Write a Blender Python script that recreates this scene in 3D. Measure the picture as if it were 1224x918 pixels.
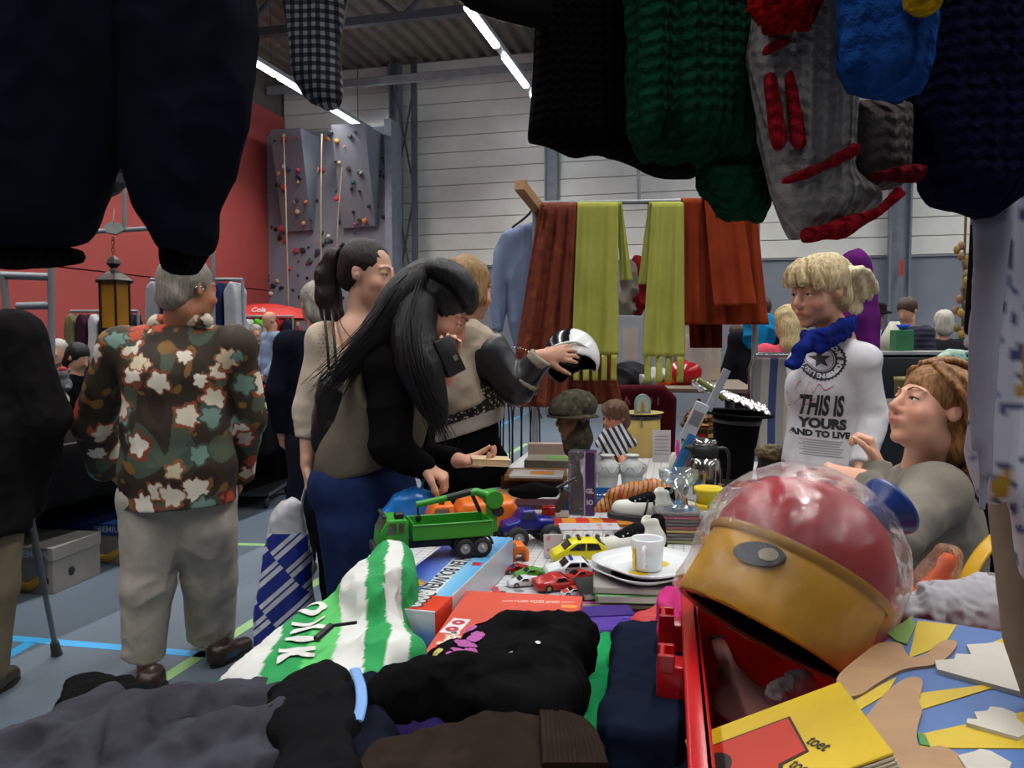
import bpy, bmesh, math, random
import numpy as np
from mathutils import Vector, Matrix, Euler
from mathutils.bvhtree import BVHTree
random.seed(7)
for _o in list(bpy.data.objects):
 bpy.data.objects.remove(_o)
SC = bpy.context.scene
COL = SC.collection
# ------------------------------------------------------------------ camera
FPX, CX, CY = 940.0, 612.0, 459.0          # focal length and centre in pixels of the 1224x918 frame
HORIZON, CAM_Z = 408.0, 1.36
PITCH = math.atan((CY - HORIZON) / FPX)
cam_d = bpy.data.cameras.new('camera')
cam_d.sensor_width = 36.0
cam_d.lens = 36.0 * FPX / 1224.0
cam_d.clip_start = 0.02
cam_d.clip_end = 100
cam = bpy.data.objects.new('camera', cam_d)
COL.objects.link(cam)
cam.location = (0, 0, CAM_Z)
cam.rotation_euler = (math.pi / 2 - PITCH, 0, 0)
SC.camera = cam
# ------------------------------------------------------------------ world, exposure
W = bpy.data.worlds.new('world')
SC.world = W
W.use_nodes = True
W.node_tree.nodes['Background'].inputs[0].default_value = (0.55, 0.6, 0.7, 1)
W.node_tree.nodes['Background'].inputs[1].default_value = 0.02
SC.view_settings.view_transform = 'Standard'
SC.view_settings.look = 'None'
SC.view_settings.exposure = 0.0
SC.view_settings.gamma = 1.0
SC.view_settings.use_curve_mapping = False
SC.cycles.use_denoising = True
SC.cycles.max_bounces = 8
SC.cycles.transparent_max_bounces = 16
SC.cycles.sample_clamp_indirect = 6.0
# ------------------------------------------------------------------ hall lighting: rows of fluorescent tubes
HALL_YAW = math.radians(14.5)              # the hall axis points right of the view axis
HS, HC = math.sin(HALL_YAW), math.cos(HALL_YAW)
TUBE_Z = 5.45
TUBE_ROWS = (-6.6, -3.0, 0.6, 4.2, 7.8)
LAMP_POWER = 78.0
LAMP_COL = (1.0, 0.985, 0.95)
def hall(s, l, z=0.0):
 """hall coordinates (s along the axis, l to the right) -> world"""
 return Vector((s * HS + l * HC, s * HC - l * HS, z))
for _l in TUBE_ROWS:
 for _s0, _s1 in ((-3.0, 1.2), (1.6, 5.8), (6.2, 9.6), (9.8, 13.3)):
  _ld = bpy.data.lights.new('tube_row_light', 'AREA')
  _ld.shape = 'RECTANGLE'
  _ld.size = 0.12
  _ld.size_y = _s1 - _s0
  _ld.energy = LAMP_POWER
  _ld.color = LAMP_COL
  _ld.spread = math.radians(125)
  _lo = bpy.data.objects.new('tube_row_light', _ld)
  COL.objects.link(_lo)
  _lo.location = hall((_s0 + _s1) / 2, _l, TUBE_Z - 0.055)
  _lo.rotation_euler = (0, 0, -HALL_YAW)
# ================================================================== helpers: scene graph
def P(px, py, d):
 """pixel of the 1224x918 photograph + distance along the view axis -> world point"""
 u = (px - CX) / FPX
 v = -(py - CY) / FPX
 cy, sy = math.cos(PITCH), math.sin(PITCH)
 y = cy + v * sy
 z = -sy + v * cy
 k = d / y
 return Vector((u * k, d, CAM_Z + z * k))
def onz(px, py, z):
 """pixel -> world point on the horizontal plane at height z"""
 a = P(px, py, 1.0)
 k = (z - CAM_Z) / (a.z - CAM_Z)
 return Vector((a.x * k, k, z))
def link(o, parent=None):
 COL.objects.link(o)
 if parent is not None:
  o.parent = parent
 return o
def tag(o, label=None, cat=None, group=None, kind=None):
 if label: o['label'] = label
 if cat: o['category'] = cat
 if group: o['group'] = group
 if kind: o['kind'] = kind
 return o
def thing(name, label, cat, loc=(0, 0, 0), rotz=0.0, group=None):
 o = bpy.data.objects.new(name, None)
 o.empty_display_size = 0.05
 o.location = loc
 o.rotation_euler = (0, 0, rotz)
 link(o)
 return tag(o, label, cat, group)
def obj(name, me, mat=None, parent=None, smooth=None):
 if isinstance(me, MB):
  me = me.mesh(name)
 o = bpy.data.objects.new(name, me)
 if mat is not None:
  me.materials.clear()
  for m in (mat if isinstance(mat, (list, tuple)) else [mat]):
   me.materials.append(m)
 if smooth is not None:
  me.polygons.foreach_set('use_smooth', [smooth] * len(me.polygons))
 return link(o, parent)
def copy_tree(o, parent=None):
 c = o.copy()
 COL.objects.link(c)
 c.parent = parent
 for ch in list(o.children):
  copy_tree(ch, c)
 return c
def rot(rx=0, ry=0, rz=0):
 return Euler((rx, ry, rz)).to_matrix().to_4x4()
def T(x, y=None, z=None):
 return Matrix.Translation(Vector(x) if y is None else Vector((x, y, z)))
def frame(origin, fwd, up=(0, 0, 1)):
 """matrix with local +Y = fwd, +Z close to up"""
 f = Vector(fwd).normalized()
 u = Vector(up)
 r = f.cross(u)
 if r.length < 1e-5:
  r = f.cross(Vector((0, 1, 0.01)))
 r.normalize()
 u = r.cross(f)
 m = Matrix((r, f, u)).transposed().to_4x4()
 m.translation = Vector(origin)
 return m
# ================================================================== helpers: polygon shapes
class MB:
 """collects shapes into one mesh; m = current transform, mi = material index"""
 def __init__(self):
  self.v, self.f, self.s, self.mi = [], [], [], []
  self.m = Matrix.Identity(4)
  self.cur = 0
 def add(self, vs, fs, smooth=False, m=None):
  n = len(self.v)
  mm = self.m if m is None else self.m @ m
  self.v += [tuple(mm @ Vector(p)) for p in vs]
  self.f += [tuple(i + n for i in f) for f in fs]
  self.s += [smooth] * len(fs)
  self.mi += [self.cur] * len(fs)
  return self
 def box(self, c, size, m=None, bev=0.0, seg=1):
  sx, sy, sz = (x / 2 for x in size)
  if bev <= 0:
   vs = [(c[0] + a * sx, c[1] + b * sy, c[2] + d * sz) for a in (-1, 1) for b in (-1, 1) for d in (-1, 1)]
   fs = [(0, 1, 3, 2), (4, 6, 7, 5), (0, 4, 5, 1), (2, 3, 7, 6), (0, 2, 6, 4), (1, 5, 7, 3)]
   return self.add(vs, fs, False, m)
  bm = bmesh.new()
  bmesh.ops.create_cube(bm, size=1)
  for v in bm.verts:
   v.co = Vector((c[0] + v.co.x * 2 * sx, c[1] + v.co.y * 2 * sy, c[2] + v.co.z * 2 * sz))
  bmesh.ops.bevel(bm, geom=list(bm.edges), offset=min(bev, 0.98 * min(sx, sy, sz)), segments=seg, profile=0.5, affect='EDGES')
  bm.verts.index_update()
  vs = [tuple(v.co) for v in bm.verts]
  fs = [tuple(v.index for v in f.verts) for f in bm.faces]
  bm.free()
  return self.add(vs, fs, seg > 1, m)
 def cyl(self, a, b, r0, r1=None, n=16, caps=True):
  return self.tube([a, b], [r0, r0 if r1 is None else r1], n, caps)
 def tube(self, pts, r, n=10, caps=True, flat=1.0, up=None):
  pts = [Vector(p) for p in pts]
  k = len(pts)
  rs = list(r) if isinstance(r, (list, tuple)) else [r] * k
  vs, fs = [], []
  prev = None
  for i, p in enumerate(pts):
   t = (pts[min(i + 1, k - 1)] - pts[max(i - 1, 0)])
   t = t.normalized() if t.length > 1e-9 else Vector((0, 0, 1))
   if prev is None:
    ref = Vector(up) if up else (Vector((0, 0, 1)) if abs(t.z) < 0.9 else Vector((1, 0, 0)))
    x = ref.cross(t).normalized()
   else:
    x = prev - t * prev.dot(t)
    x = x.normalized() if x.length > 1e-6 else prev
   prev = x
   y = t.cross(x)
   for j in range(n):
    a = 2 * math.pi * j / n
    vs.append(p + x * (math.cos(a) * rs[i]) + y * (math.sin(a) * rs[i] * flat))
  for i in range(k - 1):
   for j in range(n):
    j2 = (j + 1) % n
    fs.append((i * n + j, i * n + j2, (i + 1) * n + j2, (i + 1) * n + j))
  self.add(vs, fs, True)
  if caps:
   self.add(vs[:n], [tuple(reversed(range(n)))], False)
   self.add(vs[-n:], [tuple(range(n))], False)
  return self
 def lathe(self, prof, n=24, m=None, sx=1.0, sy=1.0, sharp=False):
  """prof: (radius, z) pairs from bottom to top; closed solids start and end at radius 0"""
  vs, fs = [], []
  k = len(prof)
  for r, z in prof:
   for j in range(n):
    a = 2 * math.pi * j / n
    vs.append((math.cos(a) * r * sx, math.sin(a) * r * sy, z))
  for i in range(k - 1):
   for j in range(n):
    j2 = (j + 1) % n
    fs.append((i * n + j, i * n + j2, (i + 1) * n + j2, (i + 1) * n + j))
  return self.add(vs, fs, not sharp, m)
 def prism(self, poly, z0, z1, m=None, bev=0.0):
  """2D outline extruded from z0 to z1 (convex or mildly concave)"""
  if sum(poly[i][0] * poly[(i + 1) % len(poly)][1] - poly[(i + 1) % len(poly)][0] * poly[i][1] for i in range(len(poly))) < 0:
   poly = poly[::-1]
  n = len(poly)
  if bev > 0:
   bm = bmesh.new()
   lo = [bm.verts.new((x, y, z0)) for x, y in poly]
   hi = [bm.verts.new((x, y, z1)) for x, y in poly]
   bm.faces.new(lo[::-1]); bm.faces.new(hi)
   for i in range(n):
    bm.faces.new((lo[i], lo[(i + 1) % n], hi[(i + 1) % n], hi[i]))
   bmesh.ops.bevel(bm, geom=list(bm.edges), offset=bev, segments=2, profile=0.5, affect='EDGES')
   bm.verts.index_update()
   vs = [tuple(v.co) for v in bm.verts]
   fs = [tuple(v.index for v in f.verts) for f in bm.faces]
   bm.free()
   return self.add(vs, fs, True, m)
  vs = [(x, y, z0) for x, y in poly] + [(x, y, z1) for x, y in poly]
  fs = [tuple(reversed(range(n))), tuple(range(n, 2 * n))]
  fs += [(i, (i + 1) % n, n + (i + 1) % n, n + i) for i in range(n)]
  return self.add(vs, fs, False, m)
 def sphere(self, c, r, n=16, k=10, m=None):
  r = (r, r, r) if not isinstance(r, (tuple, list)) else r
  vs, fs = [(c[0], c[1], c[2] - r[2])], []
  for i in range(1, k):
   t = math.pi * i / k
   for j in range(n):
    a = 2 * math.pi * j / n
    vs.append((c[0] + r[0] * math.sin(t) * math.cos(a), c[1] + r[1] * math.sin(t) * math.sin(a), c[2] - r[2] * math.cos(t)))
  vs.append((c[0], c[1], c[2] + r[2]))
  for j in range(n):
   fs.append((0, 1 + (j + 1) % n, 1 + j))
   for i in range(k - 2):
    a, b = 1 + i * n + j, 1 + i * n + (j + 1) % n
    fs.append((a, b, b + n, a + n))
   a = 1 + (k - 2) * n
   fs.append((a + j, a + (j + 1) % n, len(vs) - 1))
  return self.add(vs, fs, True, m)
 def sheet(self, fn, nu, nv, th=0.004, smooth=True):
  """a thickened cloth sheet; fn(u, v) -> point, u, v in 0..1"""
  g = np.array([[tuple(fn(i / nu, j / nv)) for j in range(nv + 1)] for i in range(nu + 1)], float)
  du = np.gradient(g, axis=0); dv = np.gradient(g, axis=1)
  nn = np.cross(du, dv)
  nn /= np.linalg.norm(nn, axis=2, keepdims=True) + 1e-12
  a, b = g + nn * th / 2, g - nn * th / 2
  w = nv + 1
  N = (nu + 1) * w
  vs = [tuple(x) for x in a.reshape(-1, 3)] + [tuple(x) for x in b.reshape(-1, 3)]
  fs = []
  for i in range(nu):
   for j in range(nv):
    q = (i * w + j, (i + 1) * w + j, (i + 1) * w + j + 1, i * w + j + 1)
    fs.append(q)
    fs.append(tuple(N + x for x in reversed(q)))
  ring = [i * w for i in range(nu + 1)] + [nu * w + j for j in range(1, nv + 1)] + [i * w + nv for i in range(nu - 1, -1, -1)] + [j for j in range(nv - 1, 0, -1)]
  for x, y in zip(ring, ring[1:] + ring[:1]):
   fs.append((y, x, N + x, N + y))
  return self.add(vs, fs, smooth)
 def arrays(self, vs, fs, smooth=True):
  return self.add([tuple(p) for p in vs], [tuple(int(i) for i in f) for f in fs], smooth)
 def mesh(self, name):
  me = bpy.data.meshes.new(name)
  me.from_pydata(self.v, [], self.f)
  me.polygons.foreach_set('use_smooth', self.s)
  me.polygons.foreach_set('material_index', self.mi)
  me.update()
  return me
def bez(pts, n=24):
 """smooth curve through points (Catmull-Rom)"""
 pts = [Vector(p) for p in pts]
 out = []
 k = len(pts) - 1
 for i in range(n + 1):
  t = i / n * k
  a = min(int(t), k - 1)
  t -= a
  p0, p1, p2, p3 = pts[max(a - 1, 0)], pts[a], pts[a + 1], pts[min(a + 2, k)]
  out.append(0.5 * ((2 * p1) + (p2 - p0) * t + (2 * p0 - 5 * p1 + 4 * p2 - p3) * t * t + (3 * p1 - p0 - 3 * p2 + p3) * t ** 3))
 return out
_text_cache = {}
def text_mesh(s, size=1.0, bold=0.0, sx=1.0, depth=0.0, align='CENTER', spacing=1.0):
 """flat lettering as (verts, faces) in the XY plane"""
 cu = bpy.data.curves.new('lettering', 'FONT')
 cu.body = s
 cu.size = size
 cu.align_x = align
 cu.align_y = 'CENTER'
 cu.offset = bold
 cu.extrude = depth
 cu.space_character = spacing
 cu.resolution_u = 3
 o = bpy.data.objects.new('lettering', cu)
 COL.objects.link(o)
 dg = bpy.context.evaluated_depsgraph_get()
 me = o.evaluated_get(dg).to_mesh()
 vs = [(v.co.x * sx, v.co.y, v.co.z) for v in me.vertices]
 fs = [tuple(p.vertices) for p in me.polygons]
 o.evaluated_get(dg).to_mesh_clear()
 bpy.data.objects.remove(o)
 bpy.data.curves.remove(cu)
 return vs, fs
def project(vs, fs, m, me, out=0.0015, reach=0.5, cut=0):
 """lay flat shapes (local XY, looking along local -Z) on to a mesh surface"""
 bm = bmesh.new()
 vv = [bm.verts.new(p) for p in vs]
 for f in fs:
  try: bm.faces.new([vv[i] for i in f])
  except ValueError: pass
 bmesh.ops.triangulate(bm, faces=bm.faces[:])
 if cut:
  bmesh.ops.subdivide_edges(bm, edges=[e for e in bm.edges if e.calc_length() > cut], cuts=2)
  bmesh.ops.subdivide_edges(bm, edges=[e for e in bm.edges if e.calc_length() > cut], cuts=1)
  bmesh.ops.triangulate(bm, faces=bm.faces[:])
 bvh = BVHTree.FromPolygons([v.co for v in me.vertices], [p.vertices for p in me.polygons])
 d = (m.to_3x3() @ Vector((0, 0, -1))).normalized()
 lost = []
 for v in bm.verts:
  w = m @ v.co
  hit, nor, _, _ = bvh.ray_cast(w - d * reach, d, reach * 4)
  if hit is None: lost.append(v)
  else: v.co = hit - d * out
 bmesh.ops.delete(bm, geom=lost, context='VERTS')
 bm.verts.index_update()
 ov = [tuple(v.co) for v in bm.verts]
 of = [tuple(v.index for v in f.verts) for f in bm.faces]
 bm.free()
 return ov, of
# ================================================================== helpers: sculpted shapes (distance fields -> mesh)
def wave(v, freq, seed=0, n=5):
 """smooth pseudo-noise in -1..1 for an (N,3) array; freq is a scalar or one per axis"""
 rg = np.random.RandomState(seed)
 q = v * np.asarray(freq, float)
 a = np.zeros(len(v))
 for i in range(n):
  d = rg.normal(size=3); d /= np.linalg.norm(d)
  e = rg.normal(size=3); e /= np.linalg.norm(e)
  a += np.sin((q @ d) * (1 + 0.45 * i) + rg.rand() * 6.28 + 1.9 * np.sin((q @ e) * 0.6 + rg.rand() * 6.28))
 return a / n * 1.4
class SDF:
 def __init__(self):
  self.pr = []
 def ball(self, c, r, k=0.01, sub=False, m=None):
  """ellipsoid with radii r; m = optional 3x3 rotation"""
  r = np.array((r, r, r) if np.isscalar(r) else r, float)
  M = np.eye(3) if m is None else np.array(m.to_3x3() if isinstance(m, Matrix) else m)
  c = np.array(c, float)
  R = r.max() + k
  def f(p):
   q = (p - c) @ M
   k0 = np.linalg.norm(q / r, axis=-1)
   k1 = np.linalg.norm(q / (r * r), axis=-1) + 1e-9
   return k0 * (k0 - 1) / k1
  self.pr.append((f, c - R, c + R, k, sub))
  return self
 def limb(self, a, b, ra, rb=None, k=0.01, sub=False, wide=None, ratio=1.0):
  """tapered capsule; wide = direction in which it is `ratio` times as broad as it is deep"""
  rb = ra if rb is None else rb
  a, b = np.array(a, float), np.array(b, float)
  if np.linalg.norm(b - a) < 1e-6: b = a + np.array((0, 0, 1e-5))
  ab = b - a
  L2 = ab @ ab
  if wide is not None:
   w = np.array(wide, float); w /= np.linalg.norm(w)
  mx = max(ra, rb) * max(1, ratio) + k
  def f(p):
   q = p - a
   t = np.clip((q @ ab) / L2, 0, 1)
   e = q - t[..., None] * ab
   if wide is not None:
    s = e @ w
    e = e - s[..., None] * w * (1 - 1 / ratio)
   return np.linalg.norm(e, axis=-1) - (ra + (rb - ra) * t)
  self.pr.append((f, np.minimum(a, b) - mx, np.maximum(a, b) + mx, k, sub))
  return self
 def chain(self, pts, rs, k=0.01, **kw):
  for i in range(len(pts) - 1):
   self.limb(pts[i], pts[i + 1], rs[i], rs[i + 1], k, **kw)
  return self
 def box(self, c, half, r=0.01, k=0.0, sub=False, m=None):
  half = np.array(half, float) - r
  M = np.eye(3) if m is None else np.array(m.to_3x3() if isinstance(m, Matrix) else m)
  c = np.array(c, float)
  R = np.linalg.norm(half) + r + k
  def f(p):
   q = np.abs((p - c) @ M) - half
   return np.linalg.norm(np.maximum(q, 0), axis=-1) + np.minimum(q.max(axis=-1), 0) - r
  self.pr.append((f, c - R, c + R, k, sub))
  return self
 def cut(self, point, normal, k=0.0):
  """remove everything on the side the normal points to"""
  c, n = np.array(point, float), np.array(normal, float)
  n /= np.linalg.norm(n)
  self.pr.append((lambda p: -((p - c) @ n), None, None, k, True))
  return self
 def slab(self, poly, m, half, r=0.01, k=0.0, sub=False):
  """outline polygon in local XY of m, `half` thick each way, rounded edges r"""
  pl = np.array(poly, float)
  Mi = np.array(m.inverted())
  cor = np.array([tuple(m @ Vector((x, y, z))) for x, y in poly for z in (-half, half)])
  def f(p):
   q = p @ Mi[:3, :3].T + Mi[:3, 3]
   x, y = q[..., 0], q[..., 1]
   d = np.full(x.shape, 1e9)
   ins = np.zeros(x.shape, bool)
   n = len(pl)
   for i in range(n):
    a, b = pl[i], pl[(i + 1) % n]
    e = b - a
    wx, wy = x - a[0], y - a[1]
    t = np.clip((wx * e[0] + wy * e[1]) / (e @ e + 1e-12), 0, 1)
    d = np.minimum(d, (wx - t * e[0]) ** 2 + (wy - t * e[1]) ** 2)
    c = (a[1] > y) != (b[1] > y)
    if abs(e[1]) > 1e-12:
     ins ^= c & (x < a[0] + (y - a[1]) / e[1] * e[0])
   d = np.where(ins, -1, 1) * np.sqrt(d)
   wx, wy = d + r, np.abs(q[..., 2]) - half + r
   return np.minimum(np.maximum(wx, wy), 0) + np.sqrt(np.maximum(wx, 0) ** 2 + np.maximum(wy, 0) ** 2) - r
  self.pr.append((f, cor.min(0) - r - k, cor.max(0) + r + k, k, sub))
  return self
 def field(self, h):
  bl = [p for p in self.pr if p[1] is not None and not p[4]]
  lo = np.min([p[1] for p in bl], axis=0) - 2 * h
  hi = np.max([p[2] for p in bl], axis=0) + 2 * h
  n = np.ceil((hi - lo) / h).astype(int) + 1
  F = np.full(n, 0.2)
  for f, a, b, k, sub in self.pr:
   if a is None:
    i0, i1 = np.zeros(3, int), n
   else:
    i0 = np.clip(np.floor((a - lo) / h).astype(int) - 3, 0, n)
    i1 = np.clip(np.ceil((b - lo) / h).astype(int) + 4, 0, n)
   if (i1 <= i0).any(): continue
   ax = [lo[j] + h * np.arange(i0[j], i1[j]) for j in range(3)]
   p = np.stack(np.meshgrid(*ax, indexing='ij'), -1)
   d = f(p)
   sl = tuple(slice(i0[j], i1[j]) for j in range(3))
   g = F[sl]
   if sub:
    d = -d
    if k > 0:
     w = np.maximum(k - np.abs(g - d), 0) / k
     F[sl] = np.maximum(g, d) + w * w * k * 0.25
    else:
     F[sl] = np.maximum(g, d)
   elif k > 0:
    w = np.maximum(k - np.abs(g - d), 0) / k
    F[sl] = np.minimum(g, d) - w * w * k * 0.25
   else:
    F[sl] = np.minimum(g, d)
  for ax_ in range(3):      # keep the border outside
   sl = [slice(None)] * 3
   for e in (0, -1):
    sl[ax_] = e
    F[tuple(sl)] = np.maximum(F[tuple(sl)], 0.01)
  return F, lo
 def mesh(self, h=0.008, smooth=1):
  """(verts, quads) by surface nets"""
  F, lo = self.field(h)
  nx, ny, nz = F.shape
  cn = [F[a:nx - 1 + a, b:ny - 1 + b, c:nz - 1 + c] for a in (0, 1) for b in (0, 1) for c in (0, 1)]
  neg = sum((c < 0).astype(np.int8) for c in cn)
  act = (neg > 0) & (neg < 8)
  idx = np.full(act.shape, -1, int)
  ii = np.argwhere(act)
  idx[act] = np.arange(len(ii))
  val = np.stack([c[act] for c in cn], 1)
  off = np.array([(a, b, c) for a in (0, 1) for b in (0, 1) for c in (0, 1)], float)
  acc = np.zeros((len(ii), 3)); cnt = np.zeros(len(ii))
  for e0 in range(8):
   for e1 in range(e0 + 1, 8):
    if np.abs(off[e0] - off[e1]).sum() != 1: continue
    a, b = val[:, e0], val[:, e1]
    x = (a < 0) != (b < 0)
    t = np.where(x, a / np.where(x, a - b, 1), 0)
    acc += np.where(x[:, None], off[e0] + t[:, None] * (off[e1] - off[e0]), 0)
    cnt += x
  V = lo + h * (ii + acc / cnt[:, None])
  Q = []
  S = F < 0
  for ax in range(3):
   A = [slice(1, -1)] * 3; B = [slice(1, -1)] * 3
   A[ax] = slice(0, -1); B[ax] = slice(1, None)
   s0, s1 = S[tuple(A)], S[tuple(B)]
   ch = np.argwhere(s0 != s1)
   if not len(ch): continue
   inn = s0[s0 != s1]
   b1, b2 = (ax + 1) % 3, (ax + 2) % 3
   base = ch.copy()
   base[:, b1] += 1; base[:, b2] += 1       # grid point index of the edge start
   def cell(d1, d2):
    c = base.copy(); c[:, b1] += d1; c[:, b2] += d2
    return idx[c[:, 0], c[:, 1], c[:, 2]]
   q = np.stack([cell(-1, -1), cell(0, -1), cell(0, 0), cell(-1, 0)], 1)
   q[~inn] = q[~inn][:, ::-1]
   Q.append(q)
  Q = np.concatenate(Q)
  Q = Q[(Q >= 0).all(1)]
  for _ in range(smooth):
   V = relax(V, Q)
  return V, Q
def relax(V, Q, f=0.5):
 s = np.zeros_like(V); c = np.zeros(len(V))
 for a, b in ((0, 1), (1, 2), (2, 3), (3, 0)):
  np.add.at(s, Q[:, a], V[Q[:, b]]); np.add.at(c, Q[:, a], 1)
  np.add.at(s, Q[:, b], V[Q[:, a]]); np.add.at(c, Q[:, b], 1)
 return V + f * (s / np.maximum(c, 1)[:, None] - V)
def normals(V, Q):
 n = np.cross(V[Q[:, 2]] - V[Q[:, 0]], V[Q[:, 3]] - V[Q[:, 1]])
 o = np.zeros_like(V)
 for i in range(4):
  np.add.at(o, Q[:, i], n)
 return o / (np.linalg.norm(o, axis=1, keepdims=True) + 1e-12)
def folds(V, Q, amp, freq, seed=0, ridged=True, mask=None):
 """push cloth folds along the normals"""
 w = wave(V, freq, seed)
 if ridged:
  w = 1 - 2 * np.abs(w) ** .8
  w = w * (.55 + .6 * wave(V, np.asarray(freq, float) * .37, seed + 50))
 a = amp if mask is None else amp * mask(V)
 return V + normals(V, Q) * (w * a)[:, None]
def np_mesh(name, V, Q, col=None, origin=None):
 V = np.asarray(V, float)
 if origin is not None:
  V = V - np.array(origin, float)
 me = bpy.data.meshes.new(name)
 n, q = len(V), len(Q)
 me.vertices.add(n)
 me.vertices.foreach_set('co', V.astype(np.float32).ravel())
 me.loops.add(q * 4)
 me.loops.foreach_set('vertex_index', np.asarray(Q, np.int32).ravel())
 me.polygons.add(q)
 me.polygons.foreach_set('loop_start', np.arange(0, q * 4, 4, dtype=np.int32))
 me.polygons.foreach_set('use_smooth', np.ones(q, bool))
 if col is not None:
  at = me.color_attributes.new('Col', 'FLOAT_COLOR', 'POINT')
  c = np.ones((n, 4), np.float32)
  c[:, :3] = col
  at.data.foreach_set('color', c.ravel())
 me.update()
 me.validate()
 return me
def join_vq(parts):
 V, Q, n = [], [], 0
 for v, q in parts:
  V.append(v); Q.append(q + n); n += len(v)
 return np.concatenate(V), np.concatenate(Q)
# ================================================================== materials (all procedural)
_mats = {}
def rgb(h):
 """sRGB hex -> linear"""
 h = h.lstrip('#')
 c = [int(h[i:i + 2], 16) / 255 for i in (0, 2, 4)]
 return tuple((x / 12.92 if x <= 0.04045 else ((x + 0.055) / 1.055) ** 2.4) for x in c)
class NT:
 def __init__(self, name):
  self.m = bpy.data.materials.new(name)
  self.m.use_nodes = True
  self.t = self.m.node_tree
  self.b = self.t.nodes['Principled BSDF']
  self._co = None
 def n(self, typ, **kw):
  x = self.t.nodes.new(typ)
  for k, v in kw.items():
   if k == 'ins':
    for i, val in v.items():
     if hasattr(val, 'is_output') or isinstance(val, bpy.types.NodeSocket):
      self.t.links.new(val, x.inputs[i])
     else:
      x.inputs[i].default_value = val
   else:
    setattr(x, k, v)
  return x
 def co(self, kind='Object', scale=(1, 1, 1), rotv=(0, 0, 0), loc=(0, 0, 0)):
  tc = self.n('ShaderNodeTexCoord')
  mp = self.n('ShaderNodeMapping', ins={0: tc.outputs[kind], 1: loc, 2: rotv, 3: scale})
  return mp.outputs[0]
 def noise(self, co, scale=5, detail=3, rough=0.55, dist=0.0):
  return self.n('ShaderNodeTexNoise', ins={'Vector': co, 'Scale': scale, 'Detail': detail, 'Roughness': rough, 'Distortion': dist}).outputs['Fac']
 def ramp(self, fac, stops, interp='LINEAR'):
  r = self.n('ShaderNodeValToRGB', ins={0: fac})
  r.color_ramp.interpolation = interp
  e = r.color_ramp.elements
  while len(e) > len(stops): e.remove(e[-1])
  while len(e) < len(stops): e.new(0.5)
  for x, (p, c) in zip(e, stops):
   x.position = p
   x.color = (*c, 1) if len(c) == 3 else c
  return r.outputs[0]
 def math(self, op, a, b=None, c=None):
  ins = {0: a}
  if b is not None: ins[1] = b
  if c is not None: ins[2] = c
  return self.n('ShaderNodeMath', operation=op, ins=ins).outputs[0]
 def mix(self, fac, a, b, blend='MIX'):
  x = self.n('ShaderNodeMix', data_type='RGBA', blend_type=blend)
  for i, v in ((0, fac), (6, a), (7, b)):
   if isinstance(v, bpy.types.NodeSocket): self.t.links.new(v, x.inputs[i])
   elif i == 0: x.inputs[i].default_value = v
   else: x.inputs[i].default_value = (*v, 1) if len(v) == 3 else v
  return x.outputs[2]
 def sep(self, co):
  return self.n('ShaderNodeSeparateXYZ', ins={0: co}).outputs
 def bump(self, h, strength=0.3, dist=0.01):
  b = self.n('ShaderNodeBump', ins={'Height': h, 'Strength': strength, 'Distance': dist})
  self.t.links.new(b.outputs[0], self.b.inputs['Normal'])
 def out(self, color=None, rough=0.6, metal=0.0, spec=0.5, **kw):
  def s(i, v):
   if v is None: return
   if isinstance(v, bpy.types.NodeSocket): self.t.links.new(v, self.b.inputs[i])
   elif isinstance(v, (tuple, list)) and len(v) == 3 and i != 'Normal': self.b.inputs[i].default_value = (*v, 1)
   else: self.b.inputs[i].default_value = v
  s('Base Color', color); s('Roughness', rough); s('Metallic', metal); s('Specular IOR Level', spec)
  for k, v in kw.items(): s(k.replace('_', ' '), v)
  return self.m
def memo(fn):
 def w(*a, **k):
  key = (fn.__name__, repr(a), repr(sorted(k.items())))
  if key not in _mats: _mats[key] = fn(*a, **k)
  return _mats[key]
 return w
@memo
def plain(c, rough=0.5, metal=0.0, vary=0.08, scale=6.0, bump=0.0, spec=0.5, **kw):
 """solid surface with slight tone variation"""
 c = rgb(c) if isinstance(c, str) else c
 t = NT('surface')
 co = t.co()
 nz = t.noise(co, scale, 4)
 dark = tuple(x * (1 - vary * 2) for x in c); light = tuple(min(1, x * (1 + vary * 2)) for x in c)
 col = t.ramp(nz, [(0.3, dark), (0.7, light)])
 if bump: t.bump(t.noise(co, scale * 12, 3), bump, 0.002)
 return t.out(col, rough, metal, spec, **kw)
@memo
def cloth(c, c2=None, weave=900.0, vary=0.12, rough=0.9, bump=0.25, scale=5.0, sheen=0.02):
 """woven fabric: fine weave relief, soft tone variation"""
 c = rgb(c) if isinstance(c, str) else c
 c2 = rgb(c2) if isinstance(c2, str) else c2
 t = NT('fabric')
 co = t.co()
 nz = t.noise(co, scale, 5, 0.6)
 a = tuple(x * (1 - vary * 2) for x in c) if c2 is None else c2
 b = tuple(min(1, x * (1 + vary)) for x in c)
 col = t.ramp(nz, [(0.32, a), (0.68, b)])
 t.bump(t.noise(co, weave / 6, 2), bump, 0.0015)
 return t.out(col, rough, 0, 0.05)
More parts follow.
